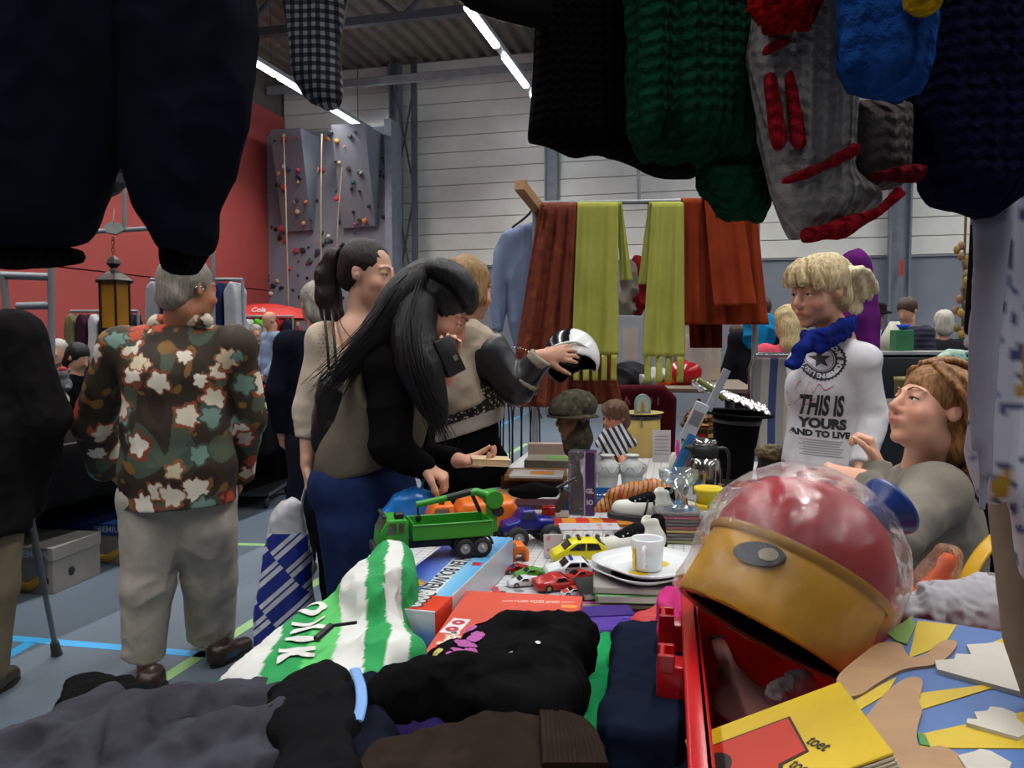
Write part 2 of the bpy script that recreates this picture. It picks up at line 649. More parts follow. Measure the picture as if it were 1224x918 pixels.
@memo
def knit(c, rows=220.0, rough=0.95, vary=0.15, c2=None, dirz=True):
 """knitted wool: stitch columns and rows as relief, fuzzy tone"""
 c = rgb(c) if isinstance(c, str) else c
 t = NT('knit')
 co = t.co()
 s = t.sep(co)
 ang = t.math('ADD', s[0], s[1])
 cols = t.math('SINE', t.math('MULTIPLY', ang, rows * 2.2))
 rw = t.math('SINE', t.math('ADD', t.math('MULTIPLY', s[2], rows * 2.6), t.math('MULTIPLY', cols, 0.8)))
 h = t.math('ADD', t.math('MULTIPLY', cols, 0.85), t.math('MULTIPLY', rw, 0.3))
 nz = t.noise(co, 160, 3)
 h = t.math('ADD', h, t.math('MULTIPLY', nz, 1.6))
 t.bump(h, 0.9, 0.004)
 f = t.math('MULTIPLY_ADD', h, 0.22, 0.3)
 a = tuple(x * (1 - vary * 3) for x in c)
 b = tuple(min(1, x * (1 + vary)) for x in c)
 return t.out(t.mix(f, a, b), rough, 0, 0.03)
@memo
def vcol(rough=0.55, bump=0.1, scale=250.0, sss=0.0, vary=0.12, spec=0.4):
 """colours stored on the mesh (skin tones, prints on cloth)"""
 t = NT('coloured')
 at = t.n('ShaderNodeVertexColor', layer_name='Col').outputs[0]
 co = t.co()
 nz = t.noise(co, 14, 4)
 f = t.math('MULTIPLY_ADD', nz, vary * 2, 1 - vary)
 cc = t.n('ShaderNodeCombineXYZ', ins={0: f, 1: f, 2: f}).outputs[0]
 col = t.mix(1.0, at, cc, 'MULTIPLY')
 t.bump(t.noise(co, scale, 2), bump, 0.001)
 m = t.out(col, rough, 0, spec)
 return m
@memo
def hair_mat(c, c2, stretch=(60, 60, 4), rough=0.55):
 c, c2 = rgb(c), rgb(c2)
 t = NT('hair')
 co = t.co(scale=stretch)
 nz = t.noise(co, 2.2, 4, 0.6, 0.6)
 col = t.ramp(nz, [(0.3, c), (0.7, c2)])
 t.bump(nz, 0.8, 0.006)
 return t.out(col, rough, 0, 0.35)
@memo
def metal(c='#9a9a9a', rough=0.3):
 c = rgb(c)
 t = NT('metal')
 nz = t.noise(t.co(), 30, 3)
 return t.out(t.ramp(nz, [(0.2, tuple(x * .85 for x in c)), (0.8, c)]), t.math('MULTIPLY_ADD', nz, 0.15, rough - 0.05), 1.0)
@memo
def plastic(c, rough=0.3, vary=0.04, coat=0.0):
 return plain(c, rough, 0.0, vary, 9.0, 0.0, 0.5)
@memo
def glass(c='#ffffff', rough=0.0, alpha=None):
 t = NT('glass')
 return t.out(rgb(c), rough, 0, 0.5, Transmission_Weight=1.0, IOR=1.45)
@memo
def clearfilm(alpha=0.12, rough=0.12, c='#ffffff', bump=0.6, scale=60):
 """thin clear plastic film: mostly see-through with glossy crinkles"""
 t = NT('film')
 co = t.co()
 if bump: t.bump(t.noise(co, scale, 3, 0.6, 1.5), bump, 0.01)
 nrm = t.b.inputs['Normal'].links[0].from_socket if bump else None
 fr = t.n('ShaderNodeFresnel', ins={'IOR': 1.5})
 gl = t.n('ShaderNodeBsdfGlossy', ins={'Roughness': rough, 'Color': (1, 1, 1, 1)})
 df = t.n('ShaderNodeBsdfDiffuse', ins={'Color': (*rgb(c), 1)})
 tr = t.n('ShaderNodeBsdfTransparent', ins={'Color': (*rgb(c), 1)})
 if nrm:
  for x in (fr, gl): t.t.links.new(nrm, x.inputs['Normal'])
 m1 = t.n('ShaderNodeMixShader', ins={0: alpha * .25, 1: tr.outputs[0], 2: df.outputs[0]})
 m2 = t.n('ShaderNodeMixShader', ins={0: t.math('MULTIPLY_ADD', fr.outputs[0], .6, alpha * .15), 1: m1.outputs[0], 2: gl.outputs[0]})
 t.t.links.new(m2.outputs[0], t.t.nodes['Material Output'].inputs[0])
 return t.m
@memo
def wood(c, c2, scale=8.0, rough=0.55, axis=(1, 12, 12)):
 t = NT('wood')
 nz = t.noise(t.co(scale=axis), scale, 5, 0.6, 0.8)
 return t.out(t.ramp(nz, [(0.3, rgb(c2)), (0.7, rgb(c))]), rough)
@memo
def emit(c, s):
 t = NT('lamp')
 return t.out((0.8, 0.8, 0.8), 0.5, Emission_Color=(*rgb(c), 1), Emission_Strength=s)
@memo
def stripes(cols, period, axis=0, rough=0.85, rotv=(0, 0, 0), bump=0.2, widths=None):
 """repeating flat bands across one object axis"""
 t = NT('striped')
 co = t.co(rotv=rotv)
 s = t.sep(co)[axis]
 f = t.math('FRACT', t.math('DIVIDE', t.math('ADD', s, 50 * period), period))
 n = len(cols)
 w = widths or [i / n for i in range(n)]
 col = t.ramp(f, [(w[i], rgb(c)) for i, c in enumerate(cols)], 'CONSTANT')
 t.bump(t.noise(t.co(), 160, 2), bump, 0.001)
 return t.out(col, rough, 0, 0.3)
@memo
def check(base, line, period, lw=0.06, rough=0.5, kind='Object', axes=(0, 1)):
 """thin printed grid lines"""
 t = NT('grid')
 s = t.sep(t.co(kind))
 g = []
 for a in axes:
  f = t.math('FRACT', t.math('DIVIDE', t.math('ADD', s[a], 50 * period), period))
  g.append(t.math('LESS_THAN', f, lw))
 k = t.math('MAXIMUM', g[0], g[1])
 return t.out(t.mix(k, rgb(base), rgb(line)), rough)
@memo
def plaid(a, b, c, period, axes=(0, 2)):
 t = NT('checked_cloth')
 s = t.sep(t.co())
 h = []
 for x in axes:
  f = t.math('FRACT', t.math('DIVIDE', t.math('ADD', s[x], 50 * period), period))
  h.append(t.math('LESS_THAN', f, 0.5))
 k = t.math('MULTIPLY', t.math('ADD', h[0], h[1]), 0.5)
 col = t.ramp(k, [(0.0, rgb(a)), (0.34, rgb(b)), (0.67, rgb(c))], 'CONSTANT')
 t.bump(t.noise(t.co(), 200, 2), 0.25, 0.001)
 return t.out(col, 0.9, 0, 0.2)
@memo
def speckle(base, spots, scale=30.0, thr=0.35, rough=0.6, size=0.5, stretch=(1, 1, 1)):
 """scattered soft spots of several colours (prints, jumbles of small colours)"""
 t = NT('print')
 co = t.co(scale=stretch)
 col = rgb(base)
 for i, c in enumerate(spots):
  v = t.n('ShaderNodeTexVoronoi', ins={'Vector': t.n('ShaderNodeMapping', ins={0: co, 1: (i * 3.7, i * 1.9, i * 5.3)}).outputs[0], 'Scale': scale * (1 - 0.12 * i)}).outputs['Distance']
  d = t.math('ADD', v, t.math('MULTIPLY', t.noise(co, scale * 2.5, 3), 0.25))
  col = t.mix(t.math('LESS_THAN', d, thr + 0.12), col, rgb(c))
 t.bump(t.noise(co, 200, 2), 0.15, 0.001)
 return t.out(col, rough, 0, 0.3)
# ================================================================== the hall
def hobj(name, mb, mat, parent=None, kind='structure'):
 """object in hall coordinates (local x = right, y = along the hall)"""
 o = obj(name, mb, mat, parent)
 if parent is None:
  o.rotation_euler = (0, 0, -HALL_YAW)
  tag(o, kind=kind)
 return o
WALL_S, WALL_L, WALL_R, WALL_B = 14.5, -8.5, 13.0, -8.0      # far wall, left wall, right wall, wall behind
CEIL = 6.7
def floor_mat():
 t = NT('sports_floor')
 co = t.co()
 a = t.noise(co, 0.7, 4)
 b = t.noise(co, 40, 3)
 f = t.math('ADD', t.math('MULTIPLY', a, 0.7), t.math('MULTIPLY', b, 0.3))
 t.bump(b, 0.05, 0.002)
 return t.out(t.ramp(f, [(0.3, rgb('#4d5863')), (0.7, rgb('#5f6b77'))]), 0.5, 0, 0.4)
b = MB(); b.box(((WALL_L + WALL_R) / 2, (WALL_S + WALL_B) / 2, -0.05), (WALL_R - WALL_L + 0.6, WALL_S - WALL_B + 0.6, 0.1))
floor = hobj('floor', b, floor_mat())
def floor_line(pts, w, mat):
 """painted court line through floor points given in world coordinates"""
 inv = Matrix.Rotation(HALL_YAW, 4, 'Z')
 a, c = (inv @ Vector(p) for p in pts)
 d = (c - a).normalized()
 n = Vector((-d.y, d.x, 0)) * w / 2
 m = MB()
 m.prism([((a + n).x, (a + n).y), ((c + n).x, (c + n).y), ((c - n).x, (c - n).y), ((a - n).x, (a - n).y)], 0.0, 0.0012)
 o = obj('court_line', m, mat, floor)
BLUE_LINE, GREEN_LINE = plain('#3a9fd6', 0.5, vary=0.03), plain('#8fb878', 0.5, vary=0.03)
def ext(p, q, k0, k1):
 d = Vector(q) - Vector(p)
 return [Vector(p) - d * k0, Vector(q) + d * k1]
floor_line(ext(onz(0, 762, 0), onz(249, 783, 0), 1.5, 0.6), 0.06, BLUE_LINE)
floor_line(ext(onz(0, 789, 0), onz(37, 768, 0), 8, 0), 0.06, BLUE_LINE)
floor_line(ext(onz(188, 816, 0), onz(307, 741, 0), 1, 3.0), 0.06, GREEN_LINE)
floor_line(ext(onz(150, 648, 0), onz(330, 651.5, 0), 1.2, 0.6), 0.06, GREEN_LINE)
floor_line(ext(onz(590, 513, 0), onz(614, 501, 0), 2, 3), 0.06, BLUE_LINE)
floor_line(ext(onz(560, 572, 0), onz(600, 548, 0), 1, 1), 0.06, GREEN_LINE)
b = MB()
prof = []
x = WALL_L - 0.2
while x < WALL_R + 0.2:
 prof += [(x, 0.0), (x + 0.10, 0.0), (x + 0.14, 0.07), (x + 0.24, 0.07)]
 x += 0.28
ys = (WALL_B - 0.2, WALL_S + 0.2)
vs = [(px_, y_, CEIL + pz_) for y_ in ys for px_, pz_ in prof] + [(px_, y_, CEIL + 0.2) for y_ in ys for px_, pz_ in (prof[0], prof[-1])]
n = len(prof)
fs = [(i, i + 1, n + i + 1, n + i) for i in range(n - 1)] + [(2 * n, 2 * n + 2, 2 * n + 3, 2 * n + 1)]
b.add(vs, [tuple(reversed(f)) for f in fs])
hobj('ceiling', b, plain('#6d6658', 0.6, vary=0.1))
STEEL = plain('#85888c', 0.5, 0.2, 0.08)
STEEL_D = plain('#55585c', 0.5, 0.2, 0.08)
b = MB(); b.box(((WALL_L + WALL_R) / 2, WALL_S + 0.15, CEIL / 2), (WALL_R - WALL_L + 0.6, 0.2, CEIL + 0.2))
wall_far = hobj('wall_far', b, plain('#8d8b84', 0.8))
PALE = plain('#e4e2d8', 0.75, vary=0.05, scale=1.5)
b = MB(); b.box(((WALL_L + WALL_R) / 2, WALL_S + 0.01, 1.38), (WALL_R - WALL_L, 0.1, 2.76))
obj('base_cladding', b, plain('#7d828b', 0.7, vary=0.05, scale=1.2), wall_far)
z = 2.80
me_c = None
while z < CEIL - 0.02:
 hgt = min(0.31, CEIL - z)
 b = MB(); b.box(((WALL_L + WALL_R) / 2, WALL_S + 0.02, z + hgt / 2), (WALL_R - WALL_L, 0.08, hgt - 0.012), bev=0.006)
 obj('wall_panel', b, PALE, wall_far)
 z += 0.31
b = MB(); b.box(((WALL_L + WALL_R) / 2, WALL_S - 0.04, 2.78), (WALL_R - WALL_L, 0.06, 0.03))
obj('ledge', b, STEEL, wall_far)
b = MB(); b.box((WALL_L - 0.15, (WALL_S + WALL_B) / 2, CEIL / 2), (0.2, WALL_S - WALL_B + 0.6, CEIL + 0.2))
wall_left = hobj('wall_left', b, plain('#5a5650', 0.8))
RED_W = plain('#a2433d', 0.75, vary=0.05, scale=1.0)
for z0, z1 in ((0.0, 2.34), (2.36, 5.85)):
 b = MB(); b.box((WALL_L - 0.02, (WALL_S + WALL_B) / 2, (z0 + z1) / 2), (0.08, WALL_S - WALL_B, z1 - z0))
 obj('wall_panel', b, RED_W, wall_left)
b = MB(); b.box((WALL_R + 0.15, (WALL_S + WALL_B) / 2, CEIL / 2), (0.2, WALL_S - WALL_B + 0.6, CEIL + 0.2))
hobj('wall_right', b, plain('#a8a69e', 0.8))
b = MB(); b.box(((WALL_L + WALL_R) / 2, WALL_B - 0.15, CEIL / 2), (WALL_R - WALL_L + 0.6, 0.2, CEIL + 0.2))
hobj('wall_back', b, plain('#8d8b84', 0.8))
def hall_l(px, s):
 """lateral hall coordinate of the image column px at hall depth s"""
 u = (px - CX) / FPX
 k = s / (u * HS + HC)
 return (u * HC - HS) * k
def hall_z(px, py, s):
 u = (px - CX) / FPX
 k = s / (u * HS + HC)
 return P(px, py, k).z
def column(px, w, label):
 l = hall_l(px, WALL_S - 0.2)
 b = MB()
 for dx in (-w / 2, w / 2):
  b.box((l + dx, WALL_S - 0.15, CEIL / 2), (0.03, 0.2, CEIL))
 b.box((l, WALL_S - 0.15, CEIL / 2), (w, 0.02, CEIL))
 o = hobj('trim_' + str(len([x for x in COL.objects if x.name.startswith('trim_')]) + 1), b, plain('#777c84', 0.5, 0.1))
 return o, l
column(474, 0.18, ''); column(658, 0.2, '')
col1, lc = column(1072, 0.3, '')
b = MB(); v_, f_ = text_mesh('1', 0.34, 0.008)
b.add(v_, f_, m=T(lc + 0.02, WALL_S - 0.27, hall_z(1074, 322, WALL_S - 0.2)) @ rot(math.pi / 2))
obj('number_sign', b, plain('#c02a30', 0.5), col1)
b = MB()
l0, l1 = hall_l(474, 14.2), hall_l(497, 14.2)
for z0, z1 in ((0.2, 2.2), (2.2, 4.2), (4.2, 6.2)):
 b.tube([(l0, 14.2, z0), (l1, 14.2, z1)], 0.018, 6)
 b.tube([(l1, 14.2, z0), (l0, 14.2, z1)], 0.018, 6)
b.box((l1, 14.2, CEIL / 2), (0.1, 0.08, CEIL))
hobj('trim_bracing', b, STEEL_D)
def truss(s, zb, n=16):
 b = MB()
 b.box(((WALL_L + WALL_R) / 2, s, zb), (WALL_R - WALL_L, 0.12, 0.12))
 b.box(((WALL_L + WALL_R) / 2, s, CEIL - 0.06), (WALL_R - WALL_L, 0.14, 0.12))
 st = (WALL_R - WALL_L) / n
 for i in range(n):
  a = WALL_L + i * st
  q = [(a, s, zb), (a + st / 2, s, CEIL - 0.1), (a + st, s, zb)]
  b.tube(q[:2], 0.04, 6); b.tube(q[1:], 0.04, 6)
 return hobj('trim_truss', b, STEEL_D)
for i, s in enumerate((4.5, 7.7, 10.9)):
 o = truss(s, 6.05); o.name = 'trim_%d' % (20 + i)
b = MB(); b.box(((WALL_L + WALL_R) / 2, 13.9, 6.22), (WALL_R - WALL_L, 0.1, 0.14))
hobj('trim_30', b, plain('#9a9c9c', 0.5, 0.1))
TUBE = emit('#eef4ff', 14.0)
RAIL_M = plain('#b9bcbf', 0.4, 0.2)
for r_i, l in enumerate(TUBE_ROWS):
 root = thing('tube_light_row', ['row of white fluorescent tubes along the red wall, ending above the climbing wall',
  'row of white fluorescent tubes on a rail, left of the hanging black sweater', 'row of fluorescent tubes straight above the stall table',
  'row of fluorescent tubes right of the stall, above the seated seller', 'row of fluorescent tubes at the far right of the hall'][r_i], 'lamp', (0, 0, 0), -HALL_YAW, 'fluorescent lamp rows')
 b = MB(); b.box((l, 5.6, TUBE_Z + 0.05), (0.11, 17.6, 0.07))
 obj('rail', b, RAIL_M, root)
 s = -3.0
 k = 0
 while s < 14.2:
  ln = 1.35
  b = MB(); b.box((l, s + ln / 2, TUBE_Z - 0.012), (0.09, ln, 0.05), bev=0.02, seg=2)
  obj('tube', b, TUBE, root)
  s += ln + (0.06 if r_i != 1 else 0.42)
 for s in (-2, 1.4, 4.5, 7.7, 10.9, 13.9):
  b = MB(); b.tube([(l, s, TUBE_Z + 0.08), (l, s, CEIL - 0.02)], 0.008, 6)
  obj('hanger_rod', b, STEEL_D, root)
CW_S = 13.75
cw = thing('climbing_wall', 'grey indoor climbing wall with coloured holds beside the red wall', 'climbing wall', (0, 0, 0), -HALL_YAW)
GREY_P = plain('#80848d', 0.75, vary=0.05, scale=2)
GREY_P2 = plain('#747881', 0.75, vary=0.05, scale=2)
def cwp(px, py, s):
 return Vector((hall_l(px, s), s, hall_z(px, py, s)))
zt = hall_z(390, 155, CW_S)
b = MB(); b.box(((hall_l(303, CW_S) + hall_l(467, CW_S)) / 2, CW_S + 0.3, zt / 2), (hall_l(467, CW_S) - hall_l(303, CW_S), 0.5, zt))
obj('backing_panel', b, GREY_P, cw)
def wedge(t0, t1, b0, b1, out, name, mat):
 """panel leaning out of the wall: flush at its foot, out at its head"""
 s = CW_S + 0.05
 o = Vector((0, -out, 0))
 A, B_, C_, D_ = cwp(*t0, s - out) - o, cwp(*t1, s - out) - o, cwp(*b1, s - out * .12) - o * .12, cwp(*b0, s - out * .12) - o * .12
 vs = [A, B_, C_, D_, A + o, B_ + o, C_ + o * 0.12, D_ + o * 0.12]
 fs = [(0, 1, 2, 3), (7, 6, 5, 4), (0, 4, 5, 1), (1, 5, 6, 2), (2, 6, 7, 3), (3, 7, 4, 0)]
 m = MB(); m.add(vs, fs)
 obj(name, m, mat, cw)
 return (A + o, B_ + o, C_ + o * 0.12, D_ + o * 0.12)
wA = wedge((327, 155), (363, 153), (341, 277), (375, 275), 0.75, 'leaning_panel', GREY_P2)
wB = wedge((399, 149), (439, 147), (411, 273), (450, 270), 0.75, 'leaning_panel', GREY_P)
b = MB(); b.box((hall_l(467, CW_S), CW_S + 0.2, zt / 2 + 0.05), (0.14, 0.5, zt + 0.1))
obj('edge_post', b, plain('#8d949c', 0.5, 0.2), cw)
b = MB(); b.sphere((0, 0, 0), (0.05, 0.035, 0.04), 8, 6)
hold_a = b.mesh('climbing_hold')
b = MB(); b.prism([(-.06, -.02), (.03, -.05), (.07, .01), (.02, .06), (-.04, .045)], -0.03, 0.035, m=rot(math.pi / 2), bev=0.015)
hold_b = b.mesh('climbing_hold')
HOLD_C = [plain(c, 0.6, vary=0.03) for c in ('#1c1d22', '#23262c', '#b8343a', '#d07a3c', '#c9a57a', '#2d5c50', '#e0d9cc', '#30385c', '#b03a56')]
rr = random.Random(3)
hold_me = {}
for i in range(150):
 px, py = rr.uniform(306, 462), rr.uniform(158, 395)
 s = CW_S + 0.04
 for t0, t1, b0, b1 in (((327, 155), (363, 153), (341, 277), (375, 275)), ((399, 149), (439, 147), (411, 273), (450, 270))):
  k = (py - t0[1]) / (b0[1] - t0[1])
  if 0 <= k <= 1 and t0[0] + (b0[0] - t0[0]) * k - 3 < px < t1[0] + (b1[0] - t1[0]) * k + 3:
   s = CW_S + 0.03 - 0.75 * (1 - k * 0.88)
 c = rr.choice((0, 0, 0, 1, 1, 2, 3, 4, 4, 5, 6, 7, 8))
 kk = (rr.random() < 0.5, c)
 if kk not in hold_me:
  me = (hold_a if kk[0] else hold_b).copy(); me.materials.clear(); me.materials.append(HOLD_C[c]); hold_me[kk] = me
 o = bpy.data.objects.new('climbing_hold', hold_me[kk]); link(o, cw)
 q = cwp(px, py, s); o.location = (q.x, q.y, q.z)
 o.rotation_euler = (0, rr.uniform(0, 6.28), 0)
 k = rr.uniform(0.5, 1.15); o.scale = (k, k, k)
for px0, px1, y0, y1 in ((343, 346, 160, 300), (388, 384, 160, 320), (412, 400, 200, 320)):
 b = MB(); b.tube([cwp(px0, y0, CW_S - 0.85), cwp((px0 + px1) / 2, (y0 + y1) / 2, CW_S - 0.75), cwp(px1, y1 + 90, CW_S - 0.5)], 0.014, 6)
 obj('climbing_rope', b, plain('#b39f7c', 0.8), cw)
# ================================================================== people
class SM:
 """adds shapes to a distance field in a local frame (matrix m, uniform scale s)"""
 def __init__(self, S, m, s=1.0):
  self.S, self.m, self.s = S, m, s
  self.r = np.array(m.to_3x3())
 def p(self, c): return self.m @ (Vector(c) * self.s)
 def ball(self, c, r, k=0.012, sub=False, ry=None):
  r = tuple(x * self.s for x in ((r, r, r) if np.isscalar(r) else r))
  M = self.r if ry is None else self.r @ np.array(ry.to_3x3())
  self.S.ball(self.p(c), r, k * self.s, sub, M)
  return self
 def limb(self, a, b, ra, rb=None, k=0.01, sub=False, wide=None, ratio=1.0):
  w = None if wide is None else self.m.to_3x3() @ Vector(wide)
  self.S.limb(self.p(a), self.p(b), ra * self.s, (ra if rb is None else rb) * self.s, k * self.s, sub, w, ratio)
  return self
 def chain(self, pts, rs, k=0.01, **kw):
  for i in range(len(pts) - 1): self.limb(pts[i], pts[i + 1], rs[i], rs[i + 1], k, **kw)
  return self
 def cut(self, p, n, k=0.0):
  self.S.cut(self.p(p), self.m.to_3x3() @ Vector(n), k)
  return self
def head_shape(h, nose=1.0, heavy=0.0, lod=1):
 """head in head coordinates: x right, y out of the face, z up, origin between the ears"""
 h.ball((0, -.016, .036), (.076, .096, .086), .01)
 h.ball((0, .028, -.028), (.062 + heavy * .006, .064, .088), .02)
 h.ball((0, .022, -.072), (.052 + heavy * .01, .054, .044), .02)
 h.ball((0, .070, -.104), (.022, .017, .016), .018)
 if lod:
  for s in (-1, 1):
   h.ball((s * .040, .058, -.036), (.024, .026, .024), .018)
   h.ball((s * .0325, .102, .000), (.019, .016, .0125), .012, True)
   h.ball((s * .0325, .0745, .0055), (.0170, .0165, .0105), .005)      # lids
   h.ball((s * .0325, .0745, -.0105), (.0165, .0140, .0075), .006)
   h.limb((s * .012, .088, .021), (s * .048, .073, .024), .008, .006, .01)   # brow
   h.ball((s * .0115, .096, -.039), (.0085, .0105, .0075), .006)
   h.ball((s * .077, -.012, -.004), (.0085, .017, .028), .006, ry=rot(.18, 0, s * .42))
   h.ball((s * .0875, -.010, .001), (.0075, .0105, .018), .003, True, ry=rot(.18, 0, s * .42))
   h.ball((s * .082, -.004, -.008), (.005, .006, .008), .004)
  h.limb((0, .088, .012), (0, .111 * (1 + .02 * (nose - 1)), -.031), .0075, .0125 * nose, .012)
  h.ball((0, .084, -.064), (.027, .013, .016), .012)
  h.ball((0, .0945, -.0615), (.021, .0085, .0052), .005)
  h.ball((0, .0915, -.0735), (.018, .0085, .0060), .005)
  h.limb((-.02, .103, -.0672), (.02, .103, -.0672), .0022, .0022, .003, True)
 else:
  h.limb((0, .085, .01), (0, .108, -.03), .009, .013, .012)
  for s in (-1, 1):
   h.ball((s * .078, -.012, -.006), (.009, .020, .030), .006)
   h.ball((s * .034, .104, .000), (.018, .014, .011), .012, True)
def hand_shape(S, wrist, d, n, curl=0.5, side=1, spread=0.0, curls=None, thumb=0.5, size=1.0):
 """palm, four jointed fingers and a thumb; d = finger direction, n = the way the palm faces"""
 d = Vector(d).normalized(); n = Vector(n); n = (n - d * n.dot(d)).normalized()
 sv = d.cross(n) * side
 w = Vector(wrist)
 z = size
 S.limb(w - d * .02 * z, w + d * .03 * z, .021 * z, .019 * z, .012, wide=sv, ratio=1.35)
 S.limb(w + d * .028 * z, w + d * .082 * z, .0155 * z, .0145 * z, .012, wide=sv, ratio=2.3)
 for i, (o, L) in enumerate(((.029, .070), (.010, .079), (-.010, .074), (-.028, .058))):
  c = curl if curls is None else curls[i]
  p = w + d * (.088 - abs(o) * .25) * z + sv * o * z
  a = 0.15 * c
  for k, (ls, r0, r1) in enumerate(((.46, .0098, .0088), (.30, .0088, .0080), (.24, .0080, .0068))):
   a += c * (0.75, 1.0, 0.7)[k]
   q = p + (d * math.cos(a) + n * math.sin(a) + sv * spread * o * 12).normalized() * L * ls * z
   S.limb(p, q, r0 * z, r1 * z, .004)
   p = q
 p = w + d * .022 * z + sv * .026 * z
 t = thumb
 for k, (L, r0, r1) in enumerate(((.042, .0145, .0115), (.032, .0108, .0095), (.026, .0095, .0075))):
  v = (d * (.75 + .1 * k) + sv * (.62 - .45 * t * k) + n * (.25 + .45 * t * k)).normalized()
  q = p + v * L * z
  S.limb(p, q, r0 * z, r1 * z, .006)
  p = q
class Fig:
 def __init__(self, name, label, base, skin='#c8967c', cat='person', lod=1.0, group=None, brow='#2a1d16'):
  self.brow = brow
  self.base = Vector((base[0], base[1], base[2] if len(base) > 2 else 0))
  self.root = thing(name, label, cat, self.base, 0, group)
  self.skin, self.lod = np.array(rgb(skin)), lod
  self.S, self.M, self.sc = SDF(), None, 1.0
 def head(self, c, look, roll=0.0, s=1.0, nose=1.0, heavy=0.0, neck=None, nr=0.052):
  self.M = frame(c, look) @ rot(0, roll, 0)
  self.sc = s
  h = SM(self.S, self.M, s)
  head_shape(h, nose, heavy, 1 if self.lod <= 1.3 else 0)
  if neck is not None:
   self.S.limb(h.p((0, -.025, -.075)), neck, nr * s, (nr + .006) * s, .02)
   self.neck = Vector(neck)
  return self
 def flesh(self, pts, rs, k=.02, **kw):
  self.S.chain(pts, rs, k, **kw)
  return self
 def core(self, pel, chest, sl, sr, ankles=(), dep=.09):
  """the trunk and legs that the clothes cover"""
  ax = Vector(sr) - Vector(sl)
  self.S.chain([pel, chest, Vector(chest).lerp(self.neck, .7)], [dep, dep, .06], .04, wide=ax, ratio=1.3)
  for s in (sl, sr): self.S.limb(Vector(chest).lerp(self.neck, .55), s, .05, .045, .03)
  for a in ankles:
   pts = [Vector(p) for p in a]
   self.S.chain([Vector(pel)] + pts, [.07] + [.06, .048, .036, .03][:len(pts)], .03)
  return self
 def hand(self, sh, elbow, wrist, d, n, side=1, ar=.038, **kw):
  e, w = Vector(elbow), Vector(wrist)
  self.S.limb(sh, e, .046, ar, .02); self.S.limb(e, w, ar, .026, .015)
  hand_shape(self.S, w, d, n, side=side, **kw)
  return self
 def body(self):
  V, Q = self.S.mesh(.006 * self.lod, 1)
  col = np.tile(self.skin, (len(V), 1))
  if self.M is not None and self.lod <= 1.6:
   q = (np.c_[V, np.ones(len(V))] @ np.array(self.M.inverted()).T)[:, :3] / self.sc
   lip = np.exp(-(((q[:, 0] / .022) ** 2 + ((q[:, 1] - .097) / .012) ** 2 + ((q[:, 2] + .068) / .0095) ** 2) ** 2))
   col = col + lip[:, None] * (self.skin * np.array([.72, .42, .45]) - col)
   blush = sum(np.exp(-(((q[:, 0] - s * .046) / .022) ** 2 + ((q[:, 1] - .065) / .03) ** 2 + ((q[:, 2] + .035) / .022) ** 2)) for s in (-1, 1))
   blush += .8 * np.exp(-((q[:, 0] / .016) ** 2 + ((q[:, 1] - .112) / .02) ** 2 + ((q[:, 2] + .033) / .016) ** 2))
   col = col * (1 - blush[:, None] * np.array([.0, .22, .18]))
  o = obj('body', np_mesh('body', V, Q, col, self.base), vcol(.5, .12), self.root)
  if self.M is not None and self.lod <= 1.3:
   self.eyes()
  return o
 def eyes(self):
  brow, iris = self.brow, '#3a2a1e'
  M = T(-self.base) @ self.M
  s = self.sc
  for x in (-1, 1):
   b = MB(); b.m = M
   b.sphere((x * .0325 * s, .0770 * s, -.0020 * s), .0120 * s, 14, 10)
   e = obj('eye', b, plain('#d8d0c8', 0.2, vary=0.01), self.root)
   b = MB(); b.m = M @ T(x * .0325 * s, .0770 * s, -.0020 * s)
   b.sphere((x * -.0005, .0075 * s, .0005), (.0062 * s, .0052 * s, .0062 * s), 12, 8)
   obj('iris', b, plain(iris, 0.15, vary=0.02), e)
   b = MB(); b.m = M
   b.tube([Vector(p) * s for p in ((x * .0195, .0875, -.001), (x * .0265, .0905, .0030), (x * .036, .0895, .0032), (x * .0475, .080, -.0010))], [.0011 * s, .0016 * s, .0018 * s, .001 * s], 6)
   obj('eyelashes', b, plain('#1a1412', 0.6), self.root)
   b = MB(); b.m = M
   b.tube([Vector(p) * s for p in ((x * .013, .0955, .0215), (x * .027, .0935, .0275), (x * .040, .0855, .0285), (x * .050, .0745, .0235))], [.0022 * s, .0030 * s, .0026 * s, .001 * s], 6, flat=0.6)
   obj('eyebrow', b, plain(brow, 0.8), self.root)
 def garment(self, name, S, mat, h=.010, fold=None, smooth=2, col=None, label=None, post=None):
  V, Q = S.mesh(h * self.lod, smooth)
  for f in fold or []:
   V = folds(V, Q, *f[:2], *f[2:])
  if post: V = post(V, Q)
  c = col(V) if col else None
  o = obj(name, np_mesh(name, V, Q, c, self.base), mat, self.root)
  if label: o['label'] = label
  return o
 def hair(self, fn, mat, h=.006, amp=.003, freq=(90, 90, 14), name='hair', seed=3, label=None):
  S = SDF(); fn(SM(S, self.M, self.sc))
  V, Q = S.mesh(h * self.lod, 1)
  V = folds(V, Q, amp, freq, seed)
  o = obj(name, np_mesh(name, V, Q, None, self.base), mat, self.root)
  if label: o['label'] = label
  return o
 def strands(self, curves, r, mat, name='hair_strands'):
  b = MB(); b.m = T(-self.base) @ self.M
  for c in curves:
   b.tube(bez([Vector(p) * self.sc for p in c], 8), [r * (1 - .07 * i) for i in range(9)], 5)
  o = obj(name, b, mat, self.root); o['kind'] = 'stuff'
  return o
